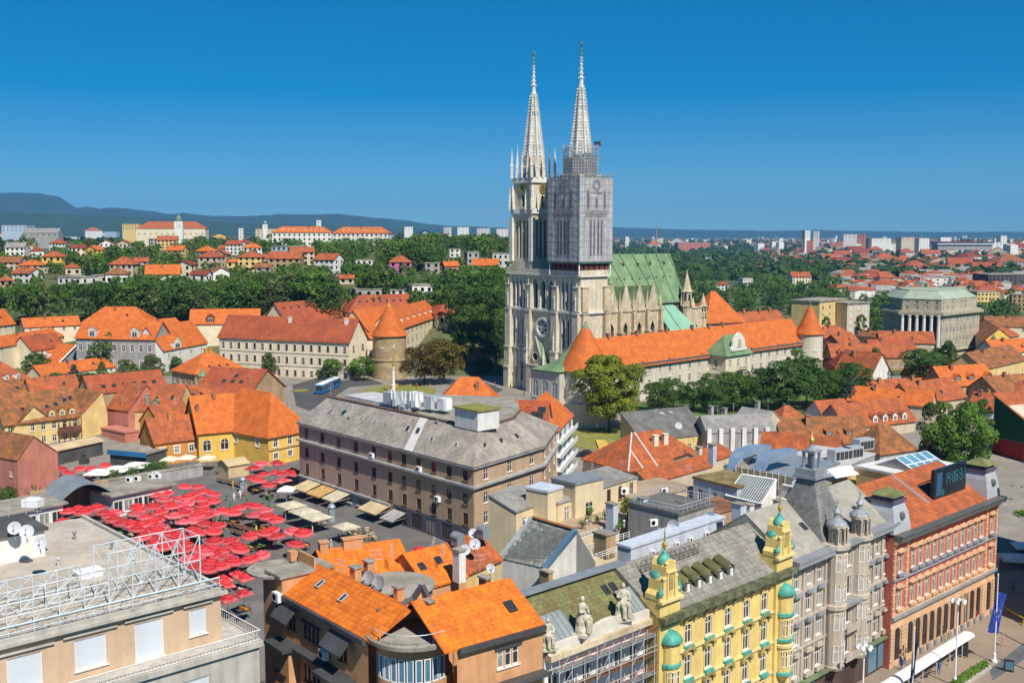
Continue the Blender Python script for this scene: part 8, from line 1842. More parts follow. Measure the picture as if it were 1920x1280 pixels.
for p,q in((a,b),(b,c),(c,d),(d,a)):
 for i in range(9):r = lerp(p,q,i/8); m.bar((*r,20.9),(*r,21.9),.04)
 m.bar((*p,21.9),(*q,21.9),.05); m.bar((*p,21.4),(*q,21.4),.03)
pent.th.mb('roof_railing',m,STEEL)
lw = FB('long bluish white parapet wall behind the mossy roof',(1183,1028),(1358,970),20.2,2.2,8,BLW,BLW,.25)
for u in(.2,.32,.45,.6,.78):ac((*(lerp(lw.A,lw.B,u)-lw.n*.3),18.6),math.atan2(lw.d.y,lw.d.x),'small dark vent unit along the bluish parapet wall',.8)
dish(1262,998,19.5,.8,'bluish satellite dish on the long parapet wall',-.2,R_ZINC); dish(1333,978,19.5,.6,'blue satellite dish at the right of the parapet wall',-.2,BLUM)
FB('white house with mossy flat roof and green shuttered window',(1300,896),(1382,916),20.4,8,0,BLW,M('mossy_gravel',(.26,.20,.08),var=.2),win={'f':[(3,[(17,1.9)],1.0)]})
FB('rusty brown low wall house beside the penthouse',(1339,962),(1392,948),18.8,5,0,W_TAN,M('rust_roof',(.30,.14,.08),var=.25),.6,'shed')
FB('pale beige house with tiled terrace left of the penthouse',(1188,938),(1300,915),18.2,8,0,W_BEIGE,M('terrace_tile',(.42,.31,.21)))
FB('beige firewall house with narrow rusty tile strip',(1216,905),(1335,872),17.2,5,0,W_BEIGE,R_OR2,1.6,'x')
# glass roofs
GLZ = M('greenhouse_glass',(.16,.19,.18),rough=.2,var=.12,scale=.8,spec=.6)
def glass_roof(lab,q,nb_,z0_,z1_):
 TL,TR,BR,BL = [G(x,y,z)for(x,y),z in zip(q,(z1_,z1_,z0_,z0_))]; t = Thing('glass_roof',lab,'glass roof',(BL.x,BL.y,0)); nr = (BR-BL).cross(TL-BL).normalized(); nr = nr if nr.z>0 else-nr
 m = MB(); m.add([TL,TR,BR,BL]+[(v.x,v.y,0)for v in(TL,TR,BR,BL)],[(3,2,6,7),(2,1,5,6),(0,3,7,4),(1,0,4,5)]); t.mb('wall',m,W_WHITE)
 for i in range(nb_):
  a,b = lerp(BL,BR,(i+.02)/nb_),lerp(BL,BR,(i+.98)/nb_); c,d = lerp(TL,TR,(i+.98)/nb_),lerp(TL,TR,(i+.02)/nb_); m = MB(); m.slab([a,b,c,d],.04); t.mb('glass_pane',m,GLZ)
  m = MB(); m.bar(lerp(BL,BR,i/nb_)+nr*.03,lerp(TL,TR,i/nb_)+nr*.03,.035); t.mb('glazing_bar',m,WMET)
 m = MB(); m.bar(TL,TR,.16); m.bar(BL,BR,.14); m.bar(BR,TR,.16); m.bar(BL,TL,.12); t.mb('frame',m,WMET)
glass_roof('large lean-to glass roof with white glazing bars',[(1391,889),(1456,899),(1428,944),(1361,928)],15,19,22)
glass_roof('smaller glass roof right of the large glass roof',[(1468,908),(1500,915),(1486,940),(1450,929)],9,19.2,21.4)
# ventilation building
vb = FB('white rooftop plant building with blue ventilation ducts',(1486,898),(1573,869),19.6,13,0,BLW,R_ZINC,win={'f':[(5,[(16.8,1.2)],1.2)]})
DUCT = M('blue_duct',(.30,.42,.56),rough=.3,metal=.35,var=.08)
for off,lab in((4.5,'left'),(9.5,'right')):
 t = Thing('ventilation_duct',f'{"wide" if off < 5 else "long"} bent blue metal ventilation duct on the plant roof','duct',(*(vb.A+vb.n*off),19.9)); m = MB(); pts = [(-3.5,20.2),(-2.5,22.3),(-1.2,23.2),(2.5,23.4),(5,23.2),(8,22.9)]
 for(u_0,z_0),(u_1,z_1)in zip(pts,pts[1:]):
  p,q = vb.A+vb.d*u_0+vb.n*off,vb.A+vb.d*u_1+vb.n*off; V = [(*(p-vb.n*.9),z_0),(*(q-vb.n*.9),z_1),(*(q+vb.n*.9),z_1),(*(p+vb.n*.9),z_0)]; m.slab([Vector(v)for v in V],1.3)
 t.mb('duct_body',m,DUCT)
scn = Thing('acoustic_screen','translucent tan acoustic screen fence round the plant roof','screen',G(1430,895,19)); a,b = V2(G(1380,870,22)),V2(G(1484,890,22)); TANP = M('tan_panel',(.40,.34,.22),rough=.3,var=.12)
for p,q,n_ in((a,b,9),(a+Vector((6,14)),a,7)):
 for i in range(n_):
  r,s = lerp(p,q,(i+.03)/n_),lerp(p,q,(i+.97)/n_); d_,nn2 = local(r,s); m = MB(); m.prism([r,s,s-nn2*.06,r-nn2*.06],18.4,21.6); scn.mb('panel',m,TANP); m = MB(); m.bar((*lerp(p,q,i/n_),18),(*lerp(p,q,i/n_),21.9),.07); scn.mb('post',m,WMET)
for k_,(x,y,w_)in enumerate(((1575,862,7),(1597,858,6),(1618,842,6))):
 p = G(x,y,17); t = Thing('cooling_unit','grey louvred cooling unit beside the plant building','cooling unit',p); m = MB(); m.box(p,(1,.6),w_*.7,2,2.2); t.mb('case',m,STEEL)
 for i in range(4):m = MB(); d_ = Vector((1,.6)).normalized(); q = V2(p)+d_*((i-1.5)*w_*.16)+Vector((d_.y,-d_.x))*1.03; m.box((*q,17.3),d_,w_*.13,.08,1.5); t.mb('louvre',m,DARK)
FB('grey podium roof below the cooling units',(1560,885),(1640,852),16.8,12,0,W_GREY,M('pale_roof_sheet',(.48,.48,.47),var=.08))
wf = FB('yellow walled block with white flat roof and blue skylight',(1606,876),(1694,894),20.4,15,0,W_YELP,M('white_roof_sheet',(.66,.65,.62),var=.06),.35)
p = (wf.A+wf.B+wf.C+wf.D)/4-wf.n*0+wf.d*1; m = MB(); q4 = [p+wf.d*4*a+wf.n*4.5*b for a,b in((-1,-1),(1,-1),(1,1),(-1,1))]; t4 = [p+wf.n*4.5*b for b in(-1,1)]
so_ = Thing('rooftop_skylight','blue glass gable skylight on the white flat roof','skylight',(*p,20.7)); zz0,zz1 = 20.8,22.6
for s in(0,1):
 e0_,e1_ = (q4[0],q4[3])if s==0 else(q4[1],q4[2])
 for i in range(4):
  for j in range(2):
   f = lambda u,v:(*lerp(lerp(e0_,e1_,u),lerp(t4[0],t4[1],u),v),lerp(zz0,zz1,v)); m = MB(); m.add([f((i+.05)/4,(j+.05)/2),f((i+.95)/4,(j+.05)/2),f((i+.95)/4,(j+.95)/2),f((i+.05)/4,(j+.95)/2)],[(0,1,2,3)]); so_.mb('glass_pane',m,M('sky_blue_glass',(.12,.30,.42),rough=.12,var=.1))
 m = MB()
 for i in range(5):m.bar((*lerp(e0_,e1_,i/4),zz0),(*lerp(t4[0],t4[1],i/4),zz1),.12)
 for v in(0,.5,1):m.bar((*lerp(e0_,t4[0],v),lerp(zz0,zz1,v)),(*lerp(e1_,t4[1],v),lerp(zz0,zz1,v)),.12)
 so_.mb('frame',m,WMET)
m = MB(); m.add([(*q4[0],zz0),(*q4[1],zz0),(*t4[0],zz1),(*q4[3],zz0),(*q4[2],zz0),(*t4[1],zz1)],[(0,1,2),(4,3,5)]); so_.mb('gable',m,W_GREY)
ac((*(lerp(wf.A,wf.B,.7)-wf.n*.4),18.2),math.atan2(wf.d.y,wf.d.x),'white air conditioner on the yellow block wall',1.3)
FB('low yellow courtyard wall house with white awning',(1545,912),(1606,886),18.2,6,0,W_YELP,R_CONC)
m = MB(); p = G(1590,885,20); m.slab([p+Vector((-2.5,-1.5,-.6)),p+Vector((2.5,1.5,-.6)),p+Vector((1.5,3.2,.5)),p+Vector((-3.5,.2,.5))],.1); solo('awning',m,CANV,'white fabric awning behind the lantern','awning')
# old roofs towards the park
oh = FB('weathered orange hipped roof with white ridge stripes',(1178,880),(1325,855),13.6,14,0,W_BEIGE,R_OR2,5.4,'hx',ov=.4)
m = MB()
for k_ in(0,):
 a,b,c,d = [Vector(v)for v in oh.planes[0]];
 for e,r in((a,d),(lerp(a,b,.35),lerp(d,c,.1)),(lerp(a,b,.18),lerp(a,d,.55))):m.bar(e+Vector((0,0,.12)),r+Vector((0,0,.12)),.16)
oh.th.mb('ridge_stripe',m,FRAME);
for u in(.5,.7):oh.chimney(0,u,.6,1.2,.9,1.8,W_CREAM)
FB('cream gable wall with rusty coping right of the weathered roof',(1322,868),(1378,850),15.8,7,0,CRW,R_OR2,1.6,'x')
dk = FB('dark grey asphalt roof with dishes and a cream wall',(1205,826),(1330,812),12.6,9,0,W_YELP,R_SLATE,5.2,'shed',{'f':[(5,[(9,1.7)],1)]})
for x,y in((1240,786),(1256,784),(1272,806)):dish(x,y,15.5,.8,'white satellite dish on the dark grey roof',.1)
gl_ = FB('long grey pilastered wall with ragged sheet roof',(1325,810),(1455,806),13.8,9,0,W_GREY,R_GREY,3.2,'x',{'f':[(4,[(9,2.4)],1.2)]})
for i in range(6):m = MB(); p = lerp(gl_.A,gl_.B,(i+.2)/6)-gl_.n*.25; m.box((*p,0),gl_.d,1.0,.5,14.6); gl_.th.mb('pilaster',m,W_WHITE)
for x,y in((1333,780),(1358,784),(1420,770)):chimney_thing(x,y,15,1.0,1.0,2.4,'grey rendered chimney on the long grey wall',W_GREY)
FB('patched grey gable house with tarpaulin between grey wall and tiled roofs',(1420,812),(1478,800),12.6,9,0,W_BEIGE,M('tarpaulin',(.33,.32,.31),var=.15),4.6,'y')
ob = FB('big old mottled orange and brown tiled roof',(1470,830),(1630,828),10.2,13,0,W_TAN,R_BRN,5.2,'x',ov=.4); ob.chimney(0,.35,.7,1.1,1.0,2.2,W_BRICK)
for u in(.55,.78):ob.dormer(0,u,.3,1.6,1.1,WOOD,kind='shed')
FB('orange hipped roof peeking behind the mottled roof',(1462,800),(1530,795),11,10,0,W_TAN,R_OR2,4.5,'hx',ov=.3)
FB('rust red roof strip behind the plant building',(1425,838),(1570,852),11.6,6,0,W_TAN,R_OR2,3.2,'x',ov=.3)
fd = FB('long orange roof with a row of four white dormers',(1588,800),(1716,786),11,11,0,W_BEIGE,R_OR2,5,'x',ov=.4)
for u in(.42,.56,.70,.84):fd.dormer(0,u,.12,1.6,1.5,FRAME)
FB('steep mossy brown roof left of the big tree',(1650,848),(1718,838),9.6,10,0,W_GREY,R_BRN,5.6,'hx',ov=.4)
FB('small cream house with orange roof between park and dormers',(1545,780),(1600,775),11.5,8,2,W_WHITE,R_OR2,3.6,'x',ov=.3)
for lab,a,b,ze_,w_,rh_,rm_ in[('faded red roof right of the long bright orange roof',(1690,700),(1740,706),14,9,4,R_RED),('salmon roofed cottage between the garden trees',(1600,690),(1640,694),12,8,3.4,R_OR2),('brown roofed house near the right edge above the dormers',(1870,735),(1960,728),14,11,4,R_BRN),('grey sheet roof workshop near the right edge',(1850,752),(1900,746),13.5,7,1.2,R_GREY),('orange roof wedge beside the green wall',(1905,765),(1985,770),15,12,6,R_OR2),('terracotta roof row below the arched dormers',(1690,735),(1775,730),12.5,8,3.4,R_OR2),('small orange roof left of the white gabled house',(1575,715),(1625,712),11,8,3,R_OR),('brown roofed row behind the yellow gable',(1850,610),(1960,612),17,12,4,R_BRN),('weathered roof terrace row right of the bank',(1838,632),(1910,628),13,10,3.5,R_OR2)]:
 H = HP(lab,a,b,ze_,w_,2,rh_,'x',random.choice([W_CREAM,W_TAN,W_BEIGE]),rm_,ov=.4,win={'f':[(4,[(ze_-2.5,1.5)],1)]}); H.chimney(0,.4,.85,.9,.7,1.4,W_BRICK); H.skylight(0,.7,.5)
 # green and red firewall
ga,gb_ = V2(G(1857,898,0)),V2(G(1922,915,0)); t = Thing('painted_firewall_house','house whose blank wall is painted dark green above bright red','house',(*ga,0)); d_,nn2 = local(ga,gb_); Lg = (gb_-ga).length; bk_ = -nn2*14
top = lambda u:lerp(20.8,16.0,u)
def gp_(name,u0,u1,z0f,z1f,o_,mat):
 m = MB(); p,q = ga+d_*Lg*u0+nn2*o_,ga+d_*Lg*u1+nn2*o_; m.add([(*p,z0f(u0)),(*q,z0f(u1)),(*q,z1f(u1)),(*p,z1f(u0))],[(0,1,2,3)]); return t.mb(name,m,mat)
m = MB(); P = [ga,gb_,gb_+bk_,ga+bk_]; m.add([(*P[0],0),(*P[1],0),(*P[2],0),(*P[3],0),(*P[0],20.8),(*P[1],16),(*P[2],16),(*P[3],20.8)],[(0,1,5,4),(1,2,6,5),(2,3,7,6),(3,0,4,7),(4,5,6,7)]); t.mb('wall',m,W_BEIGE)
gp_('green_panel',.04,.92,lambda u:10.6,lambda u:top(u)-.5,.05,M('deep_green_paint',(.012,.10,.045),rough=.6,var=.08)); gp_('red_panel',.02,.92,lambda u:6.3,lambda u:10.5,.05,M('bright_red_paint',(.42,.02,.015),rough=.6,var=.08))
m = MB(); m.slab([(*(ga-d_*.4+nn2*.4),21.2),(*(gb_+d_*6+nn2*.4),12.6),(*(gb_+d_*6+bk_),12.6),(*(ga-d_*.4+bk_),21.2)],.25); t.mb('roof',m,R_OR2); gp_('doorway',.62,.95,lambda u:.05,lambda u:5.6,.06,VOID)
M2_OLV = leafmat('leaf_rust',(.22,.20,.03),(.12,.085,.016)); MATWORD['leaf_rust'] = 'rust-green'
# ================================================================== near and middle trees
NT = dict(nl=6000,leaf=.017)
tree_px(1142,650,812,160,'lobed',L_LIT,'before the round palace tower, the largest',nl=16000,leaf=.015,seed=11)
tree_px(800,640,724,105,'lobed',L_BRN,'on the cathedral square, left half of the chestnut pair',base=G(796,722,9.4),nl=5000,leaf=.02,seed=12)
tree_px(838,630,722,105,'lobed',M2_OLV,'on the cathedral square, right half of the chestnut pair',base=G(832,720,9.4),nl=5000,leaf=.02,seed=13)
for x,t_,b_,w_,mt,wh in[(624,668,712,44,L_MID,'before the cream block near its middle'),(682,664,713,52,L_MID,'before the cream block beside the round tower'),(506,660,706,34,L_OLV,'before the cream block at its left part'),(657,676,712,26,L_MID,'between the two small street trees'),(907,668,702,40,L_DRK,'by the stone wall near the cathedral'),(598,690,712,14,L_MID,'small at the cream block door')]:
 tree_px(x,t_,b_,w_*1.15,'lobed',mt,wh,base=G(x,b_,9.4),nl=3500,leaf=.027)
for x,t_,b_,w_,k_,mt,wh in[(203,617,700,74,'round',L_MID,'before the grey townhouse'),(70,656,712,52,'round',L_DRK,'beside the blue-grey gable'),(38,612,668,60,'round',L_DRK,'above the left roofs'),(20,622,668,46,'round',L_BRN,'above the left roofs'),(240,672,722,50,'round',L_OLV,'in the garden below the grey townhouse'),(285,660,722,46,'round',L_OLV,'in the garden right of the townhouse'),(300,648,700,36,'round',L_MID,'in the garden right of the townhouse'),(192,675,725,34,'conifer',L_MID,'in the garden middle'),(140,680,730,36,'conifer',L_BLU,'in the garden left'),(105,695,732,46,'round',L_MID,'in the garden left'),(165,695,732,40,'round',L_MID,'in the garden middle'),(205,700,735,44,'round',L_BLU,'in the garden middle'),(275,690,728,40,'round',L_MID,'in the garden right part'),(330,665,702,26,'round',L_DRK,'by the tan corner house')]:
 tree_px(x,t_,b_,w_*1.2,k_ if k_=='conifer' else 'lobed',mt,wh,base=G(x,b_,9.0),nl=4200,leaf=.025)
PR = [(1232,715,775,60,L_MID),(1262,712,768,60,L_DRK),(1300,718,772,64,L_DRK),(1340,716,775,60,L_DRK),(1385,700,772,76,L_MID),(1420,692,770,64,L_DRK),(1465,676,770,92,L_DRK),(1512,668,768,80,L_DRK),(1550,690,765,70,L_MID),(1600,682,762,70,L_DRK),(1490,655,745,50,L_MID),(1440,705,760,50,L_MID),(1575,690,745,50,L_DRK),(1360,700,750,44,L_MID),(1325,702,752,40,L_MID)]
for i,(x,t_,b_,w_,mt)in enumerate(PR):tree_px(x,t_-4,b_,w_*1.15,('lobed','round')[i%2],mt,'in the garden row below the palace',nl=5500,leaf=.021)
tree_px(1592,700,775,40,'conifer',L_BLU,'spruce in the palace garden',nl=3500,leaf=.024)
for x,t_,b_,w_,mt,wh in[(1728,646,732,90,L_DRK,'mass right of the white gabled house'),(1775,632,715,60,L_DRK,'mass right of the white gabled house'),(1640,650,694,40,L_MID,'by the orange roofed rows'),(1665,652,690,36,L_DRK,'by the orange roofed rows'),(1560,622,672,30,L_DRK,'right beside the palace corner tower'),(1920,600,640,40,L_DRK,'at the right edge near the bank'),(1650,596,632,44,L_DRK,'left of the bank'),(1380,690,722,30,L_MID,'small by the pavilion')]:
 tree_px(x,t_,b_,w_,'lobed',mt,wh,nl=5500,leaf=.022)
tb = G(1795,905,1); tree_px(1790,728,905,145,'lobed',L_MID,'towering behind the pink palace roof',base=tb,nl=14000,leaf=.015,seed=14); tree_px(1745,750,900,80,'tall',L_OLV,'left companion of the towering tree',base=G(1748,900,1),nl=5000,leaf=.018,seed=15); tree_px(1838,745,890,70,'tall',L_DRK,'right companion of the towering tree',base=G(1838,890,1),nl=5000,leaf=.018,seed=16)
for x,y in((1888,965),(1905,945),(1912,990),(1898,925)):tree_px(x,y-36,y+10,34,'round',L_MID,'small in the street at the right edge',base=G(x,y+10,.1),nl=2500,leaf=.03)
tree_at(G(1178,972,17.5),3.2,.9,'round',L_LIT,'bright green shrub on the roof terrace',nl=1500,leaf=.045)
for x,t_,b_,w_,mt in[(872,600,690,50,L_DRK),(905,596,680,60,L_MID),(930,590,690,60,L_DRK),(945,575,680,50,L_MID),(890,570,650,60,L_MID),(925,545,640,60,L_DRK),(860,590,660,40,L_MID)]:tree_px(x,t_,b_-6,w_,'round',mt,'between the school and the cathedral',nl=3500,leaf=.026)
House('tall beige office block beyond the right edge of the square',(90,146),(112,166),16,0,27,.4,'flat',W_BEIGE,R_CONC,cat='block',name='office_block',win={'l':[(5,[(4+4*i,2.2)for i in range(6)],1.5)]})
# ================================================================== square furniture
def lamp(px,ptop,pbase,lab):
 b = G(px,pbase,.03); h_ = (pbase-ptop)*b.y/FPX; t = Thing('candelabra_lamp',lab,'street lamp',b); m = MB(); m.lathe(b,[(.32,0),(.32,.5),(.2,.6),(.24,1.1),(.12,1.3),(.085,h_-1.2),(.12,h_-1.1),(.05,h_-.3),(.1,h_-.1),(0,h_)],10); t.mb('post',m,WMET)
 for k_ in range(6):
  a = 6.283*k_/6; e = b+Vector((.85*math.cos(a),.85*math.sin(a),h_-.9)); m = MB(); m.bar(b+Vector((0,0,h_-1.2)),b+Vector((.5*math.cos(a),.5*math.sin(a),h_-.55)),.04); m.bar(b+Vector((.5*math.cos(a),.5*math.sin(a),h_-.55)),e+Vector((0,0,.2)),.04); ar = t.mb('arm',m,WMET)
  m = MB(); m.lathe(e-Vector((0,0,.35)),[(0,0),(.2,.12),(.27,.3),(.2,.5),(.08,.58)],10); t.mb('globe',m,M('opal_glass',(.66,.68,.68),rough=.2,var=.04),parent=ar,smooth=True)
for x,a,b_,lab in((1790,1102,1285,'white candelabra street lamp before the pink palace'),(1616,1188,1345,'white candelabra street lamp before the beige palace'),(1868,1030,1125,'white lamp post far right behind the flag')):lamp(x,a,b_,lab)
def flag(px,ptop,pbase,fx,fy0,fy1,fw,lab,mat,stars=False):
 b = G(px,pbase,.03); s = b.y/FPX; h_ = (pbase-ptop)*s; t = Thing('flagpole',lab,'flag',b); m = MB(); m.lathe(b,[(.4,0),(.4,.3),(.25,.4),(.2,1.2),(.1,1.4),(.06,h_),(.12,h_+.05),(0,h_+.2)],10); t.mb('pole',m,WMET)
 W_,H_ = fw*s,(fy1-fy0)*s; z1 = b.z+(pbase-fy0)*s; m = MB(); nu,nv = 8,16
 def FP(u,v):sway = .9*v*v; return b+Vector(((.12+u*W_)*.9-W_*.75*v*1.0,.25*math.sin(u*7+v*3)+.15*u,z1-b.z-v*H_-.35*u))
 m.V = [tuple(FP(i/nu,j/nv))for j in range(nv+1)for i in range(nu+1)]; m.F = [(j*(nu+1)+i,j*(nu+1)+i+1,(j+1)*(nu+1)+i+1,(j+1)*(nu+1)+i)for j in range(nv)for i in range(nu)]; fl_ = t.mb('cloth',m,mat,smooth=True)
 if stars:
  for k_ in range(12):
   a = 6.283*k_/12; u,v = .5+.34*math.cos(a),.5+.34*math.sin(a)*W_/H_; c = FP(u,v)+Vector((0,-.06,0)); m = MB(); V = [(c.x+(.085 if i%2==0 else .035)*math.sin(i*math.pi/5),c.y,c.z+(.085 if i%2==0 else .035)*math.cos(i*math.pi/5))for i in range(10)]; m.add(V,[tuple(range(10))]); t.mb('star',m,M('pale_star',(.75,.72,.5)),parent=fl_)
flag(1864,1066,1240,1860,1100,1180,22,'blue flag with a ring of stars hanging on a white pole',M('flag_blue',(.03,.06,.33),rough=.8,var=.12,scale=1),True)
flag(1709,1165,1330,1706,1192,1275,9,'narrow dark blue furled flag on a white pole',M('flag_navy',(.02,.045,.12),rough=.8,var=.2))
sA,sB = V2(G(1632,1300,3.2)),V2(G(1817,1184,3.2)); d_,nn2 = local(sA,sB); Ls = (sB-sA).length; sh_ = Thing('tram_shelter','long white tram stop canopy on the square','tram shelter',(*((sA+sB)/2),0))
for i in range(4):
 m = MB(); p,q = sA+d_*Ls*(i+.01)/4,sA+d_*Ls*(i+.99)/4; pr2 = [(-.95,3.0),(-.6,3.22),(0,3.3),(.6,3.22),(.95,3.0)]
 for(o0_,z0_),(o1_,z1_)in zip(pr2,pr2[1:]):m.slab([(*(p+nn2*o0_),z0_),(*(q+nn2*o0_),z0_),(*(q+nn2*o1_),z1_),(*(p+nn2*o1_),z1_)],.12)
 sh_.mb('roof_panel',m,WMET)
for i in range(7):m = MB(); p = sA+d_*Ls*(i+.5)/7; m.bar((*p,.02),(*p,3.1),.09,8); sh_.mb('post',m,STEEL)
for i in range(3):m = MB(); p = sA+d_*Ls*(.3+.28*i); m.box((*(p-nn2*.5),.45),d_,1.8,.4,.08); m.box((*(p-nn2*.5),.03),d_,.1,.3,.42); sh_.mb('bench',m,DARK)
m = MB(); p = sA+d_*Ls*.93; m.box((*p,.3),nn2,1.6,.12,2.2); sh_.mb('advert_panel',m,R_BITU)
hp = [(1792,1282),(1812,1268),(1848,1244)]
m = MB(); P = [V2(G(x,y,.5))for x,y in hp]; d_,nn2 = local(P[0],P[-1]); m.prism([P[0]+nn2*.8,P[-1]+nn2*.8,P[-1]-nn2*.8,P[0]-nn2*.8],.03,.5); solo('planter',m,CON,'long low concrete planter beside the tram tracks','planter')
hedge(hp,'clipped green hedge in the long planter',.5,.45,.5,L_MID,1400)
m = MB(); a,b = G(1883,1137,1.0),G(1925,1162,1.0); m.bar(a,b,.12,6); m.bar((b.x-.5,b.y,0),(b.x-.5,b.y,1),.1); m.bar((a.x+.3,a.y,0),(a.x+.3,a.y,1),.08); solo('yellow_barrier',m,M('signal_yellow',(.70,.45,.02),rough=.5),'yellow barrier arm at the right edge of the square','barrier')
m = MB(); p = G(1891,1258,.03); m.box(p,(1,-.5),1.3,.25,1.7); m.mi = 1; m.box(p+Vector((0,-.16,.3)),(1,-.5),1.0,.1,1.1); solo('info_board',m,[DARK,GLASSB],'small dark information board on the square','info board')
flat('tram_kerb',[(1855,1255),(1930,1195),(1930,1228),(1862,1275)],.035,M('dark_grey_paving',(.13,.14,.15),var=.15,rough=.6))  # strip of darker, smoother grey paving
for k_ in(0,1):flat('tram_rail',[(1852+20*k_,1172+60*k_),(1960,1228+40*k_),(1960,1230+40*k_),(1852+20*k_,1173.6+60*k_)],.04,DARK)
parasol(1905,1042,'large white cafe parasol at the right edge',CANV,2.6,2.6,.6,.03)
parasol(1925,1020,'second white cafe parasol cut by the right edge',CANV,2.4,2.6,.6,.03)
hedge([(1872,1065),(1895,1075),(1925,1088)],'green cafe hedge under the white parasol',.05,1.0,.5,L_DRK,900)
# monument column with gilded figure
b = G(738,735,9.5); t = Thing('monument_column','white column monument topped by a gilded figure on the lawn','monument',b); m = MB(); m.lathe(b,[(1.2,0),(1.2,.6),(.8,.7),(.8,2.2),(.95,2.3),(.5,2.5),(.42,7.2),(.65,7.5),(.65,7.9),(.4,8)],12); t.mb('column',m,W_WHITE)
m = MB(); m.lathe(b+Vector((0,0,8)),[(.45,0),(.5,.5),(.38,1.2),(.3,1.5),(.36,1.9),(.3,2.2),(.12,2.35),(.18,2.5),(.16,2.75),(0,2.9)],10); m.bar(b+Vector((.3,0,10)),b+Vector((.6,-.2,9.5)),.1); m.bar(b+Vector((-.3,0,10)),b+Vector((-.55,-.3,9.7)),.1); t.mb('gilded_figure',m,GOLD)
for k_ in range(4):a = .78+1.57*k_; m = MB(); q = b+Vector((1.6*math.cos(a),1.6*math.sin(a),0)); m.box(q,(math.cos(a),math.sin(a)),.8,.8,1.2); m.lathe(q+Vector((0,0,1.21)),[(.25,0),(.28,.5),(.2,1.0),(.1,1.1),(.13,1.3),(0,1.5)],8); t.mb('angel',m,GOLD)
# vehicles
def car(p,rz,lab,col):
 t = Thing('parked_car',lab,'car',p); R_ = Matrix.Rotation(rz,3,'Z'); X = lambda x,y,z:Vector(p)+R_@Vector((x,y,z))
 def loft(secs):
  V = [];
  for x,w_,z0_,z1_ in secs:V+=[X(x,-w_,z0_),X(x,w_,z0_),X(x,w_*.96,z1_),X(x,-w_*.96,z1_)]
  F = [tuple(range(4))[::-1]]+[(4*k_+i,4*k_+(i+1)%4,4*k_+4+(i+1)%4,4*k_+4+i)for k_ in range(len(secs)-1)for i in range(4)]+[tuple(range(4*len(secs)-4,4*len(secs)))]
  return V,F
 m = MB(); m.add(*loft([(-2.2,.78,.35,.75),(-2.0,.88,.28,.92),(-.9,.9,.25,.98),(1.2,.9,.25,1.0),(2.1,.88,.28,.98),(2.25,.8,.4,.85)])); t.mb('body',m,col)
 m = MB(); m.add(*loft([(-1.25,.78,.95,.98),(-.6,.74,.96,1.5),(.9,.74,.97,1.58),(1.95,.76,.97,1.05)])); t.mb('cabin',m,GLASS); m = MB(); m.add(*loft([(-.55,.70,1.5,1.54),(.95,.70,1.58,1.62)])); t.mb('roof',m,col)
 for x in(-1.35,1.35):
  for y in(-.86,.86):m = MB(); m.bar(X(x,y-.1,.33),X(x,y+.1,.33),.33,14); t.mb('wheel',m,R_BITU)
 for y in(-.6,.6):m = MB(); m.box(X(-2.16,y,.6),(R_@Vector((0,1,0))).xy,.3,.08,.15); t.mb('headlight',m,FRAME); m = MB(); m.box(X(2.2,y,.7),(R_@Vector((0,1,0))).xy,.28,.08,.15); t.mb('tail_light',m,M('tail_red',(.4,.02,.02)))
car(T(1097,857)+Vector((0,0,.12)),-.35,'dark grey car parked below the palace lawn',M('dark_car_paint',(.03,.033,.04),rough=.25,var=.05)); car(T(1168,866)+Vector((0,0,.12)),-.4,'black car half hidden behind the orange roof',M('black_car_paint',(.015,.015,.017),rough=.25,var=.05))
p = G(616,731,9.5); rzb = 1.42; t = Thing('city_bus','blue and white articulated city bus on the square road','bus',p); R_ = Matrix.Rotation(rzb,3,'Z'); X = lambda x,y,z:p+R_@Vector((x,y,z)); BUSB = M('bus_blue',(.02,.15,.42),rough=.3,var=.05)
def bb(name,x0,x1,y0,y1,z0_,z1_,mat):m = MB(); m.prism([X(x0,y0,0).xy,X(x1,y0,0).xy,X(x1,y1,0).xy,X(x0,y1,0).xy],9.5+z0_,9.5+z1_); return t.mb(name,m,mat)
for x0,x1 in((-9,-.6),(.6,9)):
 bb('body',x0,x1,-1.25,1.25,.35,2.9,BUSB); bb('roof',x0+.05,x1-.05,-1.2,1.2,2.91,3.15,WMET)
 for k_ in range(5):u0 = x0+.4+k_*1.55; bb('window',u0,u0+1.35,-1.28,-1.26,1.3,2.5,GLASS)
 for x in(x0+1.6,x1-1.6):
  for y in(-1.2,1.2):m = MB(); m.bar(X(x,y-.08,.45),X(x,y+.08,.45),.45,12); t.mb('wheel',m,R_BITU)
bb('bellows',-.59,.59,-1.1,1.1,.4,2.8,R_BITU); bb('windscreen',-9.03,-9.01,-1.1,1.1,1.1,2.6,GLASS); bb('roof_unit',2,5,-.8,.8,3.16,3.4,STEEL)
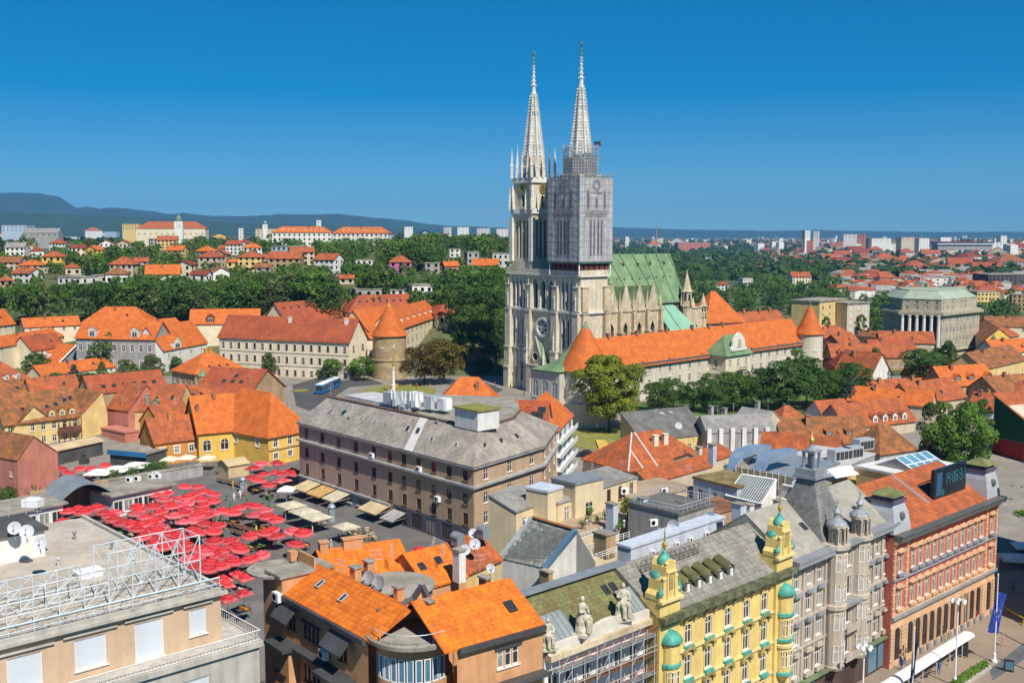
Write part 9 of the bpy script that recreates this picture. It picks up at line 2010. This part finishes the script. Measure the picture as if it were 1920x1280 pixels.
# people
def person_mesh(pose,shirt,trous):
 out = PBASE[pose].copy(); out.materials.clear()
 for k_ in(shirt,trous,M('skin',(.50,.30,.20),var=.05),M('dark_hair',(.05,.03,.02),var=.2)):out.materials.append(k_)
 out.name = 'person'; return out
SH = {k_:M('shirt_'+k_,c_,var=.08)for k_,c_ in(('blue',(.03,.08,.38)),('white',(.7,.69,.66)),('red',(.5,.04,.04)),('grey',(.25,.25,.26)),('green',(.06,.22,.08)),('yellow',(.6,.45,.08)),('black',(.03,.03,.035)),('pink',(.6,.3,.32)))}
TRO = [M('dark_trousers',(.03,.035,.06),var=.1),M('beige_trousers',(.4,.33,.22),var=.1)]
PM = {}
def person(p,rz,shirt,where,pose=1):
 k_ = (shirt,pose,int(rz*10)%2)
 if k_ not in PM:PM[k_] = person_mesh(pose,SH[shirt],TRO[k_[2]])
 o = link(bpy.data.objects.new('person',PM[k_])); o.location = p; o.rotation_euler = (0,0,rz); tag(o,f'person in {shirt} top {"walking" if pose else "standing"} {where}','person')
rp = random.Random(17); cols = list(SH)
for x,y,c_,wh in[(613,1027,'blue','on the open market asphalt'),(621,1028,'white','on the open market asphalt'),(645,1031,'blue','on the open market asphalt'),(586,1003,'white','beside the last red umbrella'),(458,930,'red','near the advertising column'),(500,935,'pink','by the white tent')]:person(G(x,y,6.05),rp.uniform(0,6),c_,wh)
for i in range(70):x,y = rp.uniform(400,600),rp.uniform(915,1010); x = x if i%2 else rp.uniform(250,420); y = y if i%2 else rp.uniform(930,1040); person(G(x,y,6.05),rp.uniform(0,6),rp.choice(cols),'among the market stalls',rp.choice([0,1]))
for x,y in((1103,878),(1109,874),(1093,893),(1101,896),(1100,903)):person(T(x,y)+Vector((0,0,.08)),rp.uniform(0,6),rp.choice(['pink','red','black']),'in the street below the palace lawn')
for i in range(16):x,y = rp.choice([(800,722),(880,725),(985,742),(640,716),(560,762),(930,722)]); x+=rp.uniform(-25,25); person(G(x,y+rp.uniform(-4,6),9.46),rp.uniform(0,6),rp.choice(cols),'on the cathedral square')
for x,y in((1690,1255),(1775,1200),(1830,1165),(1900,1110),(1760,1262),(1880,1210)):person(G(x,y,.05),rp.uniform(0,6),rp.choice(cols),'on the paved main square')
# cafe tables by the shops
cm = MB(); cm.lathe((0,0,0),[(.25,0),(.04,.05),(.04,.7),(.4,.72),(.4,.75)],10); CT = mesh('cafe_table',cm.V,cm.F,W_BEIGE); ch = MB(); ch.box((0,0,.42),(1,0),.42,.42,.05); ch.box((0,.2,.47),(1,0),.42,.05,.42)
for a in(-.18,.18):
 for b in(-.18,.18):ch.box((a,b,0),(1,0),.05,.05,.42)
CH = mesh('cafe_chair',ch.V,ch.F,M('wicker',(.35,.24,.12),var=.2))
for i in range(26):
 x,y = rp.choice([(570,968),(600,980),(655,1005),(690,1010),(545,955),(675,995)]); p = G(x+rp.uniform(-14,14),y+rp.uniform(-4,8),6.05); o = link(bpy.data.objects.new('cafe_table',CT)); o.location = p; tag(o,'small round cafe table before the brown block','table','cafe tables')
 for k_ in range(2):a = rp.uniform(0,6.28); o = link(bpy.data.objects.new('cafe_chair',CH)); o.location = p+Vector((.6*math.cos(a),.6*math.sin(a),0)); o.rotation_euler = (0,0,a-1.57); tag(o,'wicker cafe chair before the brown block','chair','cafe chairs')
 # ================================================================== small rooftop clutter: aerials, vents, pots
rk = random.Random(23)
def aerial(px,py,z,h_,lab):
 p = G(px,py,z); m = MB(); m.bar(p,p+Vector((0,0,h_)),.03,5); a = rk.uniform(0,3); u = Vector((math.cos(a),math.sin(a),0)); v = Vector((-u.y,u.x,0))
 for k_ in range(rk.randint(2,3)):
  c = p+Vector((0,0,h_-.15-.5*k_)); m.bar(c-u*.7,c+u*.7,.018,4)
  for i in range(5):q = c+u*(-.6+.3*i); m.bar(q-v*.25,q+v*.25,.012,3)
 solo('roof_aerial',m,STEEL,lab,'aerial')
def vent(px,py,z,lab):
 p = G(px,py,z); m = MB(); m.lathe(p-Vector((0,0,.2)),[(.14,0),(.14,.8),(.26,.85),(.26,.95),(.05,1.1)],8); solo('roof_vent',m,rk.choice([STEEL,R_ZINC]),lab,'roof vent')
for x,y,z,h_ in[(620,745,25,3),(650,752,25,2.5),(850,790,25.3,3),(925,775,25.3,3),(945,780,25.3,2.6),(905,770,25.3,2.4)]:aerial(x,y,z,h_,'thin aerial on the grey roofed brown block')
for x,y in((1230,790),(1290,782),(1345,785),(1375,780),(1440,770),(1470,780),(1540,800),(1600,790),(1660,800),(1250,830),(1300,845)):aerial(x,y,15.5,3.2,'thin aerial on the old roofs before the park')
for x,y in((1000,925),(1060,910),(1110,900),(1165,895),(1290,905),(1330,950),(1360,900),(1420,950),(1285,945)):aerial(x,y,21,2.8,'thin aerial among the cream penthouses')
for x,y in((640,1090),(705,1070),(735,1060),(830,1060),(900,1080),(930,1110)):aerial(x,y,24.8,2.4,'thin aerial between the bright orange roofs')
for x,y in((60,780),(120,745),(170,735),(260,740),(330,765),(410,745),(470,720),(230,760),(520,745)):aerial(x,y,18,2.6,'thin aerial on the old red roofs left')
for x,y in((1100,985),(1125,1000),(1170,985),(1185,970),(1235,1000),(1265,990)):vent(x,y,18 if y>960 else 21,'small metal vent by the roof terrace')
for x,y in((660,765),(760,775),(820,790),(860,785),(930,790)):vent(x,y,25.2,'small metal vent on the brown block deck')
for x,y in((140,1010),(210,1030),(110,1060),(250,1060)):vent(x,y,28.1,'small metal vent on the gravel roof')
for i in range(12):
 p = G(rk.uniform(1090,1200),rk.uniform(965,1000),17.55); t = Thing('potted_plant','potted plant on the tan roof terrace','potted plant',p); m = MB(); m.lathe(p,[(.2,0),(.28,.4),(.25,.42)],8); t.mb('pot',m,W_BRICK); m = MB()
 for k_ in range(60):c = p+Vector((rk.gauss(0,.25),rk.gauss(0,.25),.5+abs(rk.gauss(0,.35)))); d1 = Vector((rk.gauss(0,1),rk.gauss(0,1),rk.gauss(0,1))).normalized(); d2 = d1.orthogonal(); m.quad(c-d1*.14,c-d2*.08,c+d1*.14,c+d2*.08)
 t.mb('leaves',m,L_MID)
m = MB()
for(x0,y0),(x1,y1)in(((1088,1030),(1180,1000)),((1095,1050),(1185,1018)),((1085,1005),(1130,992))):
 a,b = G(x0,y0,18.2),G(x1,y1,18.2)
 for i in range(9):q = lerp(a,b,i/8); m.bar(q-Vector((0,0,.9)),q+Vector((0,0,.3)),.04)
 for dz in(-.3,0,.3):m.bar(a+Vector((0,0,dz)),b+Vector((0,0,dz)),.035)
solo('terrace_railing',m,WMET,'white tube railings stepping down beside the white slate house','railing')
for x,y,lab in((1100,912,'by the cream tower'),(1170,925,'on the cream terrace house'),(1245,925,'on the beige terrace house'),(1225,985,'at the penthouse foot'),(990,985,'on the left cream penthouse')):p = G(x,y,19); ac(p,rzm+1.3,'white air conditioner '+lab,1.3)
finish_labels()
